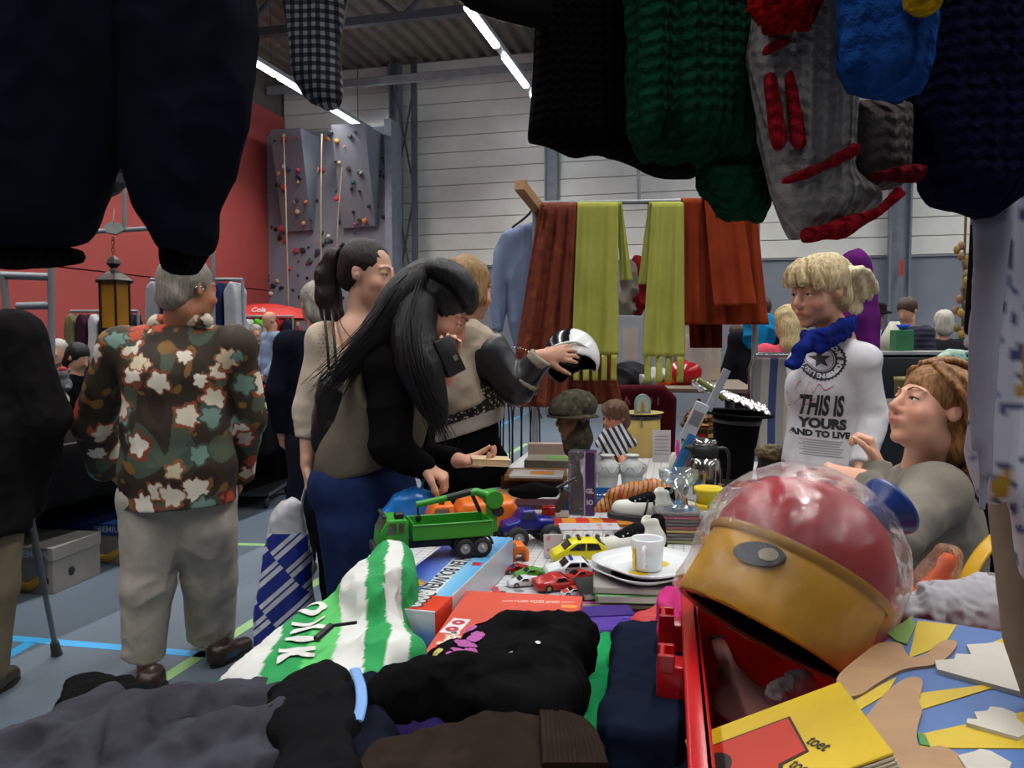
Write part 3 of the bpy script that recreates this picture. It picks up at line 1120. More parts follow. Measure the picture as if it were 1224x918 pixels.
def torso_shape(S, pel, chest, neck, sl, sr, dep=(.115, .105, .12, .085), ratio=1.45, sh=.062, k=.04):
 """trunk from pelvis to neck between the two shoulder joints"""
 pel, chest, neck, sl, sr = (Vector(x) for x in (pel, chest, neck, sl, sr))
 ax = (sr - sl).normalized()
 wst = pel.lerp(chest, .45)
 S.chain([pel, wst, chest], dep[:3], k, wide=ax, ratio=ratio)
 top = chest.lerp(neck, .62)
 S.limb(chest, top, dep[2], dep[3], k, wide=ax, ratio=ratio)
 for s in (sl, sr):
  S.limb(neck.lerp(chest, .18), s, .055, sh, k)
  S.limb(chest, s, dep[2] * .8, sh, k)
def A(px, d, z):
 """world point in image column px at distance d and height z"""
 return Vector(((px - CX) / FPX * d, d, z))
def endcut(S, w, d, r=.07):
 """trim a sleeve or leg square at w, removing what lies on in direction d"""
 d = Vector(d).normalized()
 S.box(Vector(w) + d * .06, (r, .06, r), .001, 0, True, frame((0, 0, 0), d, (.3, .2, 1)))
def locks(f, curves, mat, r=.012, h=.006, name='hair_fall', seed=1, per=5, spread=.02, k=.012, amp=.002):
 """long hair: several tapering locks fanned about each guide curve, in world space"""
 rg = random.Random(seed)
 S = SDF()
 for c in curves:
  for i in range(per):
   o = Vector((rg.uniform(-1, 1), rg.uniform(-1, 1), rg.uniform(-.5, .5))) * spread
   pts = bez(c, 7)
   n = len(pts)
   S.chain([p + o * (.4 + .9 * j / n) for j, p in enumerate(pts)], [r * (1 - .25 * abs(j / (n - 1) - .3) - (.5 if j == n - 1 else 0)) for j in range(n)], k)
 V, Q = S.mesh(h, 1); V = folds(V, Q, amp, (70, 70, 10), seed)
 return obj(name, np_mesh(name, V, Q, None, f.base), mat, f.root)
def sleeve(S, sh, el, wr, r=(.068, .055, .042), k=.02, cutend=True):
 S.limb(sh, el, r[0], r[1], k); S.limb(el, wr, r[1], r[2], k)
def leg_shape(S, hip, knee, ankle, r=(.095, .068, .055), k=.03):
 S.limb(hip, knee, r[0], r[1], k); S.limb(knee, ankle, r[1], r[2], k)
def shoe(fig, heel, toe, mat, w=.042, sole='#1a1614', hgt=.05):
 """low shoe from heel to toe (points on the floor)"""
 heel, toe = Vector(heel), Vector(toe)
 d = (toe - heel).normalized(); sd = d.cross(Vector((0, 0, 1)))
 L = (toe - heel).length
 S = SDF()
 up = Vector((0, 0, 1))
 S.limb(heel + d * .04 + up * .045, toe - d * .05 + up * .032, hgt * .9, .034, .02, wide=sd, ratio=1.05)
 S.limb(heel + d * .04 + up * .06, heel + d * .09 + up * .065, .042, .036, .02)
 S.ball(heel + d * .06 + up * .115, (.04, .04, .04), .01, True)
 S.cut(heel, -up)
 o = fig.garment('shoe', S, mat, .007, smooth=1)
 b = MB(); b.m = T(-fig.base)
 n = 18
 pl = []
 for i in range(n):
  a = 2 * math.pi * i / n
  ww = w * (1.0 if math.cos(a) > 0 else .82)
  q = heel + d * (L / 2 + math.cos(a) * L / 2) + sd * math.sin(a) * ww
  pl.append((q.x, q.y))
 b.prism(pl, heel.z, heel.z + .014)
 obj('sole', b, plain(sole, .7), o).matrix_parent_inverse = Matrix.Identity(4)
 return o
# ------------------------------------------------------------------ grey-haired person walking away in a floral shirt
def flower_print(V, seed, base, cols, n, size):
 rg = np.random.RandomState(seed)
 col = np.tile(np.array(rgb(base)), (len(V), 1))
 w = wave(V, 16, seed); w2 = wave(V, 34, seed + 1)
 col = np.where((w > .3)[:, None], np.array(rgb('#4a5444')), col)
 col = np.where((w < -.45)[:, None], np.array(rgb('#2a1c12')), col)
 col = np.where((w2 > .6)[:, None], np.array(rgb('#7c5a26')), col)
 for i in range(n):
  c = V[rg.randint(len(V))]
  k, r = cols[rg.randint(len(cols))], size * (.6 + .7 * rg.rand())
  q = V - c
  dd = np.linalg.norm(q, axis=1)
  an = np.arctan2(q[:, 2], q[:, 0]) + .5 * w2
  pet = r * (.84 + .16 * np.cos(5 * an + rg.rand() * 6) + .14 * w2)
  col = np.where((dd < pet * 1.3 + .01 * w)[:, None], np.array(rgb(k[1])), col)
  col = np.where((dd < pet)[:, None], np.array(rgb(k[0])), col)
 return col
d = 3.15
f = Fig('person', 'grey-haired person in a brown floral shirt and pale trousers walking away', (P(215, 800, d).x, d, 0), '#b07458')
f.head(P(226, 346, d), (.52, .85, -.05), 0, 1.08, neck=P(214, 392, d + .02), nr=.06)
sl, sr = P(143, 418, d), P(281, 416, d + .05)
pel, chest = P(213, 560, d), P(210, 450, d)
el, er = P(112, 505, d + .08), P(294, 500, d + .12)
wl, wr = P(128, 560, d + .28), P(284, 568, d + .26)
f.hand(sl, el, wl, (.3, .5, -.5), (1, 0, 0), side=-1, curl=.6)
f.hand(sr, er, wr, (-.1, .4, -.7), (-1, 0, 0), side=1, curl=.6)
f.core(pel, chest, sl, sr, ([P(184, 630, d), P(178, 705, d - .01), P(175, 810, d + .03), P(186, 838, d + .12)], [P(243, 630, d + .05), P(248, 690, d + .14), P(262, 768, d + .30), P(270, 785, d + .34)]))
f.body()
S = SDF()
torso_shape(S, pel, chest, P(215, 390, d + .02), sl, sr, (.165, .155, .150, .10), 1.28, .078, .05)
S.limb(pel, P(213, 600, d), .165, .17, .04, wide=(1, 0, 0), ratio=1.36)
sleeve(S, sl, el, wl, (.082, .082, .07)); sleeve(S, sr, er, wr, (.082, .08, .066))
S.ball(P(222, 368, d + .03), (.08, .08, .05), .02, True)
S.cut(P(213, 602, d), (0.06, 0, -1))
endcut(S, wl, wl - el); endcut(S, wr, wr - er)
FL = (('#d8cdb8', '#a8512e'), ('#e2dac8', '#7c3a24'), ('#b5482e', '#5a2c1c'), ('#cfc0a0', '#8c5a34'), ('#d8cdb8', '#8a4a2a'), ('#6e8a80', '#3c4a40'))
f.garment('shirt', S, vcol(.75, .2, 160), .005, [(.008, (9, 9, 5), 4), (.003, (30, 30, 14), 9)], col=lambda V: flower_print(V, 5, '#33291a', FL, 100, .042))
S = SDF()
S.limb(P(186, 386, d - .02), P(246, 383, d - .03), .03, .03, .01)
S.limb(P(178, 393, d), P(190, 384, d - .01), .022, .03, .01)
f.garment('collar', S, vcol(.75, .2, 160), .006, col=lambda V: flower_print(V, 9, '#57462c', FL, 20, .03))
S = SDF()
S.limb(P(180, 595, d), P(246, 595, d + .04), .13, .125, .05)
leg_shape(S, P(182, 625, d), P(176, 700, d - .01), P(171, 800, d + .02), (.125, .098, .080), .03)
leg_shape(S, P(246, 625, d + .04), P(251, 690, d + .14), P(253, 775, d + .28), (.125, .105, .098), .03)
S.cut(P(171, 787, d), (-.15, .05, -1))
f.garment('trousers', S, cloth('#b3aa9e', '#a0978c', scale=9), .008, [(.008, (14, 14, 5), 2), (.004, (22, 22, 26), 6)])
BROWN_L = plain('#2e2218', .35, vary=.1)
shoe(f, onz(252, 800, 0), onz(300, 776, 0) + Vector((0, .02, 0)), BROWN_L, .045)
shoe(f, onz(170, 836, 0), onz(196, 816, 0), BROWN_L, .045)
def hr(h):
 h.ball((0, -.022, .040), (.086, .100, .092), .01)
 h.ball((0, -.075, -.035), (.066, .045, .05), .03)
 h.ball((0, .095, -.045), (.075, .062, .095), .01, True)
 for s in (-1, 1): h.ball((s * .09, .0, -.03), (.03, .035, .05), .01, True)
f.hair(hr, hair_mat('#6b655c', '#a59d90', (40, 40, 8)), .006, .004, (30, 60, 20))
er_ = obj('earring', MB().tube([Vector((.087, -.016 + .02 * math.cos(t), .006 * math.sin(t))) for t in np.linspace(0, 6.28, 12)], .0025, 5), metal('#d8d8d8', .2), f.root)
er_.matrix_local = T(-f.base) @ f.M
er_['label'] = 'silver ear jewellery'
# ------------------------------------------------------------------ person at the left edge in a dark coat
d = 2.95
f = Fig('person', 'person in a dark coat and beige trousers at the left edge, leaning on a crutch', (P(-45, 800, d).x, d, 0), '#b58468')
f.head(P(-48, 318, d), (.1, 1, -.1), 0, 1.0, neck=P(-48, 372, d))
sl, sr = P(-110, 400, d), P(18, 402, d)
pel, chest = P(-45, 560, d), P(-45, 450, d)
er, wr = P(52, 500, d + .02), P(32, 598, d + .14)
el, wl = P(-140, 500, d), P(-135, 600, d + .1)
f.hand(sr, er, wr, (0, .4, -.6), (-1, 0, 0), 1, curl=.9)
f.hand(sl, el, wl, (0, .2, -.8), (1, 0, 0), -1)
f.core(pel, chest, sl, sr, ([P(-10, 630, d), P(-8, 700, d), P(-14, 800, d)], [P(-80, 630, d), P(-82, 700, d), P(-80, 800, d)]))
f.body()
S = SDF()
torso_shape(S, pel, chest, P(-48, 372, d), sl, sr, (.19, .18, .17, .11), 1.3, .09, .05)
S.limb(pel, P(-45, 628, d), .19, .2, .04, wide=(1, 0, 0), ratio=1.2)
sleeve(S, sr, er, wr, (.095, .088, .07)); sleeve(S, sl, el, wl, (.095, .088, .07))
S.cut(P(-45, 634, d), (0, 0, -1)); endcut(S, wl, wl - el)
f.garment('coat', S, cloth('#1c1a1b', '#151315'), .010, [(.014, (14, 14, 5), 7), (.005, 30, 2)])
S = SDF()
leg_shape(S, P(-10, 620, d), P(-8, 700, d), P(-14, 800, d), (.11, .085, .07), .03)
leg_shape(S, P(-80, 620, d), P(-82, 700, d), P(-80, 800, d), (.11, .085, .07), .03)
f.garment('trousers', S, cloth('#7b705c', '#6a604e'), .010, [(.008, (9, 9, 5), 3)])
for x in (-14, -80):
 shoe(f, (P(x, 800, d).x, d - .08, 0), (P(x, 800, d).x, d + .18, 0), BROWN_L)
def hr(h):
 h.ball((0, -.022, .040), (.086, .100, .092), .01)
 h.ball((0, .095, -.045), (.075, .062, .095), .01, True)
f.hair(hr, hair_mat('#4b4540', '#7c7368'), .007)
c0, c1 = P(33, 600, d + .16), onz(68, 783, 0)
cr = thing('crutch', 'grey metal walking crutch with a rubber foot at the left edge', 'crutch', c1)
ax_ = (c0 - c1).normalized()
for nm, pts, r, mt in (('lower_tube', [c0.lerp(c1, .55), c1 + ax_ * .05], .011, metal('#8f9094', .4)),
  ('upper_tube', [c0 + ax_ * .25, c0.lerp(c1, .58)], .0135, metal('#7b7c80', .4)),
  ('rubber_foot', [c1, c1 + ax_ * .02, c1 + ax_ * .07], [.024, .021, .017], plain('#3c3a39', .8)),
  ('grip', [c0, c0 + Vector((0, .11, .01))], .016, plain('#202020', .7))):
 b = MB(); b.m = T(-c1); b.tube(pts, r, 14); obj(nm, b, mt, cr)
# ------------------------------------------------------------------ young woman with a dark ponytail
d = 2.95
f = Fig('person', 'young woman with a dark ponytail in a cream jumper, black handbag on her shoulder', (P(430, 780, d).x, d, 0), '#cf9f86', brow='#1c1412')
f.head(P(441, 327, d), (.93, -.30, -.10), .02, 1.0, neck=P(430, 383, d + .02), nr=.046)
f.sl = None
sl, sr = P(471, 412, d + .10), P(388, 408, d - .02)          # her left shoulder is the far one
pel, chest = P(428, 560, d + .05), P(428, 450, d + .03)
er, wr = P(369, 490, d - .02), P(368, 556, d - .06)
el, wl = P(502, 490, d - .12), P(534, 447, d - .46)
f.hand(sr, er, wr, (.04, -.05, -1), (1, .2, 0), side=1, curl=1.15, thumb=.8)
f.hand(sl, el, wl, (.12, -.08, .95), (.1, -1, .1), side=-1, curl=.62, thumb=.3)
f.core(pel, chest, sl, sr, ([A(405, d, .75), A(403, d, .45), A(400, d, .09)], [A(440, d + .05, .75), A(440, d + .05, .45), A(442, d + .05, .09)]))
f.flesh([P(428, 402, d + .0), P(428, 440, d - .02)], [.07, .085], .04, wide=(1, .15, 0), ratio=1.5)
f.body()
S = SDF()
torso_shape(S, pel, chest, P(430, 388, d + .02), sl, sr, (.135, .12, .125, .085), 1.4, .060, .05)
sleeve(S, sr, er, P(370, 528, d - .03), (.062, .056, .052)); sleeve(S, sl, el, el.lerp(wl, .4), (.06, .055, .05))
S.ball(P(434, 388, d - .06), (.125, .14, .105), .02, True)
endcut(S, P(370, 522, d - .03), (0, 0, -1))
S.cut(P(428, 590, d), (0, 0, -1)); endcut(S, el.lerp(wl, .4), wl - el)
f.garment('jumper', S, cloth('#c3b4a2', '#b0a08e', scale=8), .0075, [(.0055, (10, 10, 12), 8), (.005, (12, 12, 60), 5, True, lambda V: np.clip((1.16 - V[:, 2]) * 12, 0, 1) * (V[:, 0] < -.70))])
b = MB(); b.m = T(-f.base)     # perforated dots on the shoulder
V_ = [o for o in f.root.children if o.name.startswith('jumper')][-1].data
bv = BVHTree.FromPolygons([v.co for v in V_.vertices], [p.vertices for p in V_.polygons])
for i in range(7):
 for j in range(10):
  q = P(381 + i * 5.2 + (j % 2) * 2.6, 400 + j * 5.2, d - .5) - f.base
  dr = (q - (Vector((0, 0, CAM_Z)) - f.base)).normalized()
  hit, nor, _, _ = bv.ray_cast(q, dr, 1.0)
  if hit is not None and nor.dot(dr) < -.2:
   b.add(*(lambda M_: ([M_ @ Vector((.0026 * math.cos(a), 0, .0026 * math.sin(a))) for a in np.linspace(0, 5.24, 6)], [tuple(range(6))]))(T(f.base) @ frame(hit + nor * .0012, -nor)))
o = obj('perforation', b, plain('#3a322c', .9), f.root); o['kind'] = 'stuff'
S = SDF()
S.limb(P(405, 575, d), P(445, 575, d + .05), .115, .11, .05)
leg_shape(S, P(405, 610, d), A(403, d, .45), A(400, d, .09), (.1, .07, .055)); leg_shape(S, P(442, 610, d + .05), A(440, d + .05, .45), A(442, d + .05, .09), (.1, .07, .055))
f.garment('trousers', S, cloth('#15151a'), .010, [(.006, 10, 3)])
for x in (400, 442):
 shoe(f, (A(x, d, 0).x - .08, d, 0), (A(x, d, 0).x + .16, d - .05, 0), plain('#191616', .5))
def hr(h):
 h.ball((0, -.024, .040), (.083, .099, .090), .01)
 h.ball((0, -.075, -.02), (.062, .045, .055), .03)
 h.ball((0, .088, -.055), (.078, .066, .098), .008, True)
 h.ball((0, .085, .0), (.055, .05, .055), .02, True)
 for s in (-1, 1): h.ball((s * .088, .0, -.032), (.03, .03, .055), .01, True)
 h.cut((0, -.06, -.085), (0, .3, -1))
HAIR_D = hair_mat('#0d0908', '#2a1d17', (70, 70, 6))
f.hair(hr, HAIR_D, .0055, .0022, (60, 20, 60))
f.hair(lambda h: h.chain([(0, -.105, .055), (0, -.15, .045), (0, -.175, -.02), (0, -.165, -.10), (0, -.14, -.17), (0, -.12, -.225)], [.024, .034, .042, .044, .036, .012], .03), HAIR_D, .0055, .004, (80, 80, 6), name='ponytail')
f.hair(lambda h: h.chain([(-.03, -.108, .06), (0, -.112, .085), (.03, -.108, .06), (0, -.112, .03), (-.03, -.108, .06)], [.016] * 5, .01), cloth('#0c0b0d'), .005, .002, 120, name='hair_band')
b = MB(); b.m = T(-f.base)
b.tube(bez([P(404, 372, d), P(408, 388, d - .07), P(420, 404, d - .10), P(432, 412, d - .115)], 10), .0016, 5)
obj('necklace_cord', b, plain('#2a1e16', .7), f.root)
hb = thing('handbag', 'black quilted leather handbag hanging from the shoulder of the woman in the cream jumper', 'handbag', P(398, 555, d - .14))
B0 = hb.location.copy()
LEATH = plain('#141315', .35, vary=.12, bump=.3)
S = SDF()
S.slab([(-.055, 0), (.062, .0), (.07, .08), (.060, .25), (.02, .33), (-.035, .33), (-.07, .2), (-.075, .08)], T(B0) @ rot(math.pi / 2, 0, .25), .06, .05)
V, Q = S.mesh(.007, 2); V = folds(V, Q, .010, (26, 26, 22), 5); V = folds(V, Q, .004, 60, 2)
obj('bag_body', np_mesh('bag_body', V, Q, None, B0), LEATH, hb)
for k in (0, 1):
 b = MB(); b.m = T(-B0)
 x0 = 392 + k * 9
 b.tube(bez([P(x0 + 2, 462, d - .13), P(x0 + 0, 420, d - .125), P(x0 - 3, 388, d - .09), P(x0 - 4, 372, d - .02), P(x0 - 3, 380, d + .07)], 16), .010, 8, flat=.5)
 obj('strap', b, LEATH, hb)
for x in (391, 405):
 b = MB(); b.m = T(-B0)
 b.tube([P(x, 446, d - .150) + Vector((.008 * math.cos(t), 0, .012 * math.sin(t))) for t in np.linspace(0, 6.28, 14)], .0028, 6)
 obj('ring', b, metal('#c8c4b8', .25), hb)
bg = thing('carrier_bag', 'white and blue diagonally striped plastic carrier bag hanging from a hand', 'bag', P(345, 790, d - .05))
B0 = bg.location.copy()
def bag_mat():
 t = NT('bag_print')
 co = t.co()
 s = t.sep(co)
 u = t.math('ADD', t.math('MULTIPLY', s[0], .66), t.math('MULTIPLY', s[2], -.75))   # across the stripes
 v = t.math('ADD', t.math('MULTIPLY', s[0], .75), t.math('MULTIPLY', s[2], .66))
 per = .085
 blk = t.math('FLOOR', t.math('DIVIDE', t.math('ADD', v, 5.02), .17))
 f_ = t.math('FRACT', t.math('DIVIDE', t.math('ADD', t.math('ADD', u, 5.0), t.math('MULTIPLY', blk, .035)), per))
 st = t.ramp(f_, [(0, rgb('#1a2a80')), (.46, rgb('#c8c8cc')), (.64, rgb('#1a2a80')), (.72, rgb('#c8c8cc')), (.92, rgb('#1a2a80'))], 'CONSTANT')
 top = t.math('GREATER_THAN', s[2], .50)
 low = t.math('LESS_THAN', s[2], .07)
 col = t.mix(t.math('MAXIMUM', top, low), st, rgb('#b9b9bd'))
 t.bump(t.noise(co, 25, 4), .4, .01)
 return t.out(col, .3, 0, .5)
S = SDF()
S.slab([(-.125, 0), (.10, 0), (.115, .10), (.095, .30), (.085, .46), (.055, .60), (.015, .625), (-.02, .60), (-.055, .56), (-.085, .42), (-.125, .2)], T(B0) @ rot(math.pi / 2, 0, -.12), .065, .06)
V, Q = S.mesh(.0075, 2); V = folds(V, Q, .008, (14, 14, 9), 5); V = folds(V, Q, .003, 40, 2)
obj('bag_body', np_mesh('bag_body', V, Q, None, B0), bag_mat(), bg)
for k in (-1, 1):
 b = MB(); b.m = T(-B0)
 x = 362 if k < 0 else 380
 b.tube(bez([P(x, 625, d - .05), P(x + 1 + 2 * k, 600, d - .05), P(x + 3 - k * 2, 578, d - .06)], 8), .012, 6, flat=.35)
 obj('handle', b, plain('#b9b9bd', .35), bg)
wl_c = P(536, 426, d - .525)
w_ = thing('wallet', 'black leather wallet held up beside the face of the black-haired woman', 'wallet', wl_c)
for k in (0, 1):
 b = MB(); b.box((0, .010 * (2 * k - 1), .0), (.062, .012, .12), m=rot(-.1, -.42, .5), bev=.004, seg=2)
 obj('flap', b, plain('#0f0e10', .4, bump=.2), w_)
b = MB(); b.box((.012, -.0185, -.012), (.014, .003, .016), m=rot(-.1, -.42, .5), bev=.001)
obj('clasp', b, metal('#c9c2b0', .25), w_)
# ------------------------------------------------------------------ woman with long black hair bending over the table
d = 2.55
f = Fig('person', 'woman with long black hair in an olive waistcoat looking down at a book', (P(440, 760, d).x, d, 0), '#bd8a70', brow='#120d0c')
f.head(P(524, 371, d + .02), (.86, -.05, -.58), .02, 1.02, neck=P(492, 420, d + .05), nr=.046)
sl, sr = P(505, 440, d + .24), P(467, 442, d - .06)
pel, chest = P(440, 565, d + .08), P(470, 465, d + .09)
er, wr = P(468, 535, d - .13), P(503, 556, d - .10)
el, wl = P(498, 545, d + .22), P(547, 550, d + .12)
f.hand(sr, er, wr, (.85, 0, -.45), (-.3, .2, -1), side=-1, curl=1.15, thumb=.8)
f.hand(sl, el, wl, (.95, -.1, -.1), (0, -.1, 1), side=-1, curl=.65, thumb=.7)
f.core(pel, chest, sl, sr, ([P(425, 640, d), A(425, d, .45), A(420, d, .09)], [P(455, 640, d + .16), A(455, d + .16, .45), A(455, d + .16, .09)]))
f.body()
S = SDF()
torso_shape(S, pel, chest, P(494, 424, d + .06), sl, sr, (.155, .135, .14, .095), 1.25, .060, .05)
S.limb(pel, P(437, 556, d + .08), .16, .165, .03, wide=(.2, 1, 0), ratio=1.1)
S.ball(sr + Vector((0, -.02, -.03)), (.095, .09, .12), .015, True)
S.ball(P(500, 400, d + .03), (.08, .08, .07), .02, True)
S.cut(P(437, 560, d + .05), (.3, 0, -1))
f.garment('waistcoat', S, cloth('#585246', '#48433a', scale=9), .0075, [(.006, (9, 9, 7), 6)])
S = SDF()
S.limb(sr.lerp(chest, .5), sr, .10, .078, .04)
S.limb(sl.lerp(chest, .5), sl, .10, .075, .04)
sleeve(S, sr, er, wr, (.080, .066, .042)); sleeve(S, sl, el, wl, (.07, .058, .042))
endcut(S, wl, wl - el)
f.garment('jumper', S, cloth('#0b0b0d', '#060607'), .0075, [(.006, (12, 12, 20), 3)])
S = SDF()
S.limb(P(424, 585, d), P(456, 585, d + .15), .125, .12, .05)
S.ball(P(412, 580, d + .06), (.12, .14, .11), .05)
leg_shape(S, P(426, 625, d), A(424, d, .45), A(420, d, .09), (.125, .09, .07)); leg_shape(S, P(456, 625, d + .16), A(455, d + .16, .45), A(455, d + .16, .09), (.12, .09, .07))
f.garment('jeans', S, cloth('#1f2c52', '#18233f', weave=1400, scale=12), .0085, [(.007, (11, 11, 7), 9)])
for x, y in ((420, 0), (455, .16)):
 shoe(f, (A(x, d, 0).x - .08, d + y, 0), (A(x, d, 0).x + .16, d + y, 0), plain('#191616', .5))
HAIR_B = hair_mat('#040405', '#121014', (60, 60, 5), .45)
def hr(h):
 h.ball((0, -.022, .040), (.087, .103, .094), .01)
 h.ball((0, -.07, -.03), (.075, .055, .07), .03)
 h.ball((0, .092, -.060), (.070, .060, .092), .008, True)
 h.ball((0, .10, -.0), (.06, .045, .05), .01, True)
 for s in (-1, 1): h.ball((s * .088, .005, -.020), (.022, .022, .034), .006, True)
f.hair(hr, HAIR_B, .0055, .003, (60, 24, 60))
def fall(pts, rs, name='hair_fall', ratio=1.6, wide=(.5, 1, 0), seed=4):
 S = SDF(); S.chain(bez(pts, 10), list(np.interp(np.linspace(0, 1, 11), np.linspace(0, 1, len(rs)), rs)), .03, wide=wide, ratio=ratio)
 V, Q = S.mesh(.0065, 2); V = folds(V, Q, .0025, (90, 90, 6), seed)
 obj(name, np_mesh(name, V, Q, None, f.base), HAIR_B, f.root)
fall([P(505, 330, d - .0), P(482, 355, d - .03), P(458, 392, d - .04), P(428, 425, d - .05), P(400, 455, d - .05)], [.05, .056, .052, .032, .008], ratio=1.35, wide=(1, 0, .8))
fall([P(500, 362, d - .06), P(494, 400, d - .10), P(502, 440, d - .14), P(516, 480, d - .14), P(527, 510, d - .13)], [.045, .048, .046, .032, .008], ratio=1.3, wide=(1, 0, .2), seed=7)
fall([P(520, 322, d - .02), P(543, 332, d - .0), P(557, 352, d + .01), P(561, 372, d + .03)], [.030, .036, .030, .008], 'fringe', 2.0, (0, 1, 0), 9)
rg = random.Random(8)
cs = []
Mi_ = f.M.inverted()
for i in range(150):
 o = Vector((rg.gauss(0, .022), rg.uniform(-.06, .01), rg.gauss(0, .02)))
 if i % 2: pts = [P(505, 325, d), P(478, 355, d - .06), P(452, 394, d - .07), P(422, 428, d - .06), P(388 + rg.uniform(-6, 12), 462 + rg.uniform(-10, 14), d - .05)]
 else: pts = [P(503, 345, d - .05), P(492, 390, d - .14), P(500, 440, d - .18), P(518, 485, d - .17), P(530 + rg.uniform(-8, 6), 515 + rg.uniform(-12, 12), d - .14)]
 cs.append([Mi_ @ (p + o * (.5 + .10 * j)) / f.sc for j, p in enumerate(pts)])
f.strands(cs, .0022, HAIR_B)
S = SDF(); S.ball(P(503, 321, d - .02), (.022, .03, .022), .01)
V, Q = S.mesh(.005, 1); V = folds(V, Q, .004, 120, 3)
obj('hair_band', np_mesh('hair_band', V, Q, None, f.base), cloth('#0a0a0b'), f.root)
b = MB(); b.m = T(-f.base) @ f.M
b.sphere((.086, -.004, -.043), .004, 8, 6)
obj('earring', b, metal('#e0dcd0', .2), f.root)['label'] = 'small pearl ear stud'
bk = thing('book', 'pale paperback book held out in the hand over the table edge', 'book', P(586, 551, d + .10))
b = MB(); b.box((0, 0, 0), (.125, .085, .018), m=rot(0, .05, .1)); obj('pages', b, plain('#cbb48c', .8, vary=.1), bk)
for z in (-.0105, .0105):
 b = MB(); b.box((0, 0, z), (.13, .09, .002), m=rot(0, .05, .1)); obj('cover', b, plain('#c9b48e', .6), bk)
bb = thing('carrier_bag', 'bright blue plastic carrier bag in the hand of the black-haired woman', 'bag', P(497, 646, d - .09))
B0 = bb.location.copy()
BLUE_B = plain('#1f74c4', .3, vary=.15, scale=20)
S = SDF()
S.slab([(-.115, 0), (.10, 0), (.095, .09), (.06, .15), (0, .17), (-.07, .15), (-.12, .07)], T(B0) @ rot(math.pi / 2, 0, .1), .04, .035)
V, Q = S.mesh(.006, 2); V = folds(V, Q, .007, (22, 22, 17), 5)
obj('bag_body', np_mesh('bag_body', V, Q, None, B0), BLUE_B, bb)
for x0, x1 in ((492, 508), (522, 512)):
 b = MB(); b.m = T(-B0)
 b.tube(bez([P(x0, 622, d - .10), P((x0 + x1) / 2, 596, d - .10), P(x1, 568, d - .09)], 8), .010, 6, flat=.4)
 obj('handle', b, BLUE_B, bb)
# ------------------------------------------------------------------ woman with a helmet in her hand
d = 3.25
f = Fig('person', 'woman with tousled blond hair in a beige wrap and black leather sleeves holding a helmet', (P(560, 700, d).x, d, 0), '#bb8a70', brow='#5a4028')
f.head(P(560, 346, d), (.75, .62, -.10), 0, 1.0, neck=P(556, 396, d))
sl, sr = P(535, 415, d + .12), P(583, 420, d - .08)
pel, chest = P(555, 560, d + .05), P(556, 450, d + .03)
er, wr = P(618, 464, d - .10), P(648, 426, d - .14)
el, wl = P(530, 500, d + .25), P(560, 520, d + .35)
f.hand(sr, er, wr, (.85, .1, .12), (.1, .9, -.3), side=-1, curl=.35, thumb=.1, spread=.3)
f.hand(sl, el, wl, (.8, .4, 0), (0, 0, -1), side=-1)
f.core(pel, chest, sl, sr, ([P(540, 620, d), A(540, d, .45), A(540, d, .09)], [P(575, 620, d + .08), A(575, d + .08, .45), A(575, d + .08, .09)]))
f.body()
S = SDF()
sleeve(S, sr, er, wr, (.082, .068, .048), .02); sleeve(S, sl, el, wl, (.07, .06, .048))
S.limb(sr.lerp(chest, .5), sr, .09, .08, .03)
endcut(S, wr, wr - er)
f.garment('leather_sleeves', S, plain('#17181a', .38, vary=.2, bump=.25), .0075, [(.007, (16, 16, 22), 3)])
S = SDF()
S.limb(er.lerp(wr, .6), er.lerp(wr, 1.2), .055, .049, .0); S.cut(er.lerp(wr, 1.0), wr - er); S.cut(er.lerp(wr, .78), er - wr)
f.garment('cuff', S, cloth('#8d8778'), .006, [(.002, 60, 2)])
S = SDF()
S.limb(er.lerp(wr, .1), er.lerp(wr, .5), .069, .064, .0); S.cut(er.lerp(wr, .36), wr - er); S.cut(er.lerp(wr, .24), er - wr)
f.garment('cuff', S, cloth('#8d8778'), .006, [(.002, 60, 2)])
S = SDF()
torso_shape(S, pel, chest, P(556, 398, d), sl, sr, (.17, .16, .15, .10), 1.3, .075, .05)
S.limb(P(556, 480, d), P(590, 520, d - .05), .15, .09, .05)
S.chain([P(540, 392, d - .03), P(566, 398, d - .08), P(592, 412, d - .06)], [.05, .055, .035], .03)
S.ball(sr + Vector((.05, -.06, -.10)), (.09, .10, .14), .04, True)
S.ball(P(562, 372, d), (.075, .075, .05), .02, True)
S.cut(P(556, 486, d), (.42, 0, -1))
f.garment('wrap', S, cloth('#a39685', '#8f8373', scale=10), .008, [(.010, (9, 9, 11), 12), (.004, 26, 3)])
S = SDF()
S.limb(P(556, 470, d + .02), P(553, 508, d + .02), .145, .145, .02, wide=(.8, .5, 0), ratio=1.25)
S.cut(P(553, 500, d), (.3, 0, -1))
f.garment('patterned_top', S, speckle('#23221f', ('#a8a294', '#b8b2a4'), 60, .28, .8), .008)
S = SDF()
S.limb(P(556, 490, d + .02), P(553, 518, d + .02), .138, .138, .02, wide=(.8, .5, 0), ratio=1.25)
S.cut(P(553, 517, d), (.3, 0, -1))
f.garment('shirt_hem', S, cloth('#a9a39a'), .008)
S = SDF()
S.limb(P(540, 560, d), P(572, 560, d + .08), .135, .13, .05)
S.limb(P(556, 560, d + .04), P(554, 515, d + .03), .13, .13, .04, wide=(.8, .5, 0), ratio=1.2)
leg_shape(S, P(540, 600, d), A(540, d, .45), A(540, d, .09), (.12, .085, .07)); leg_shape(S, P(575, 600, d + .08), A(575, d + .08, .45), A(575, d + .08, .09), (.12, .085, .07))
f.garment('trousers', S, cloth('#0c0b0d'), .010, [(.006, 10, 3)])
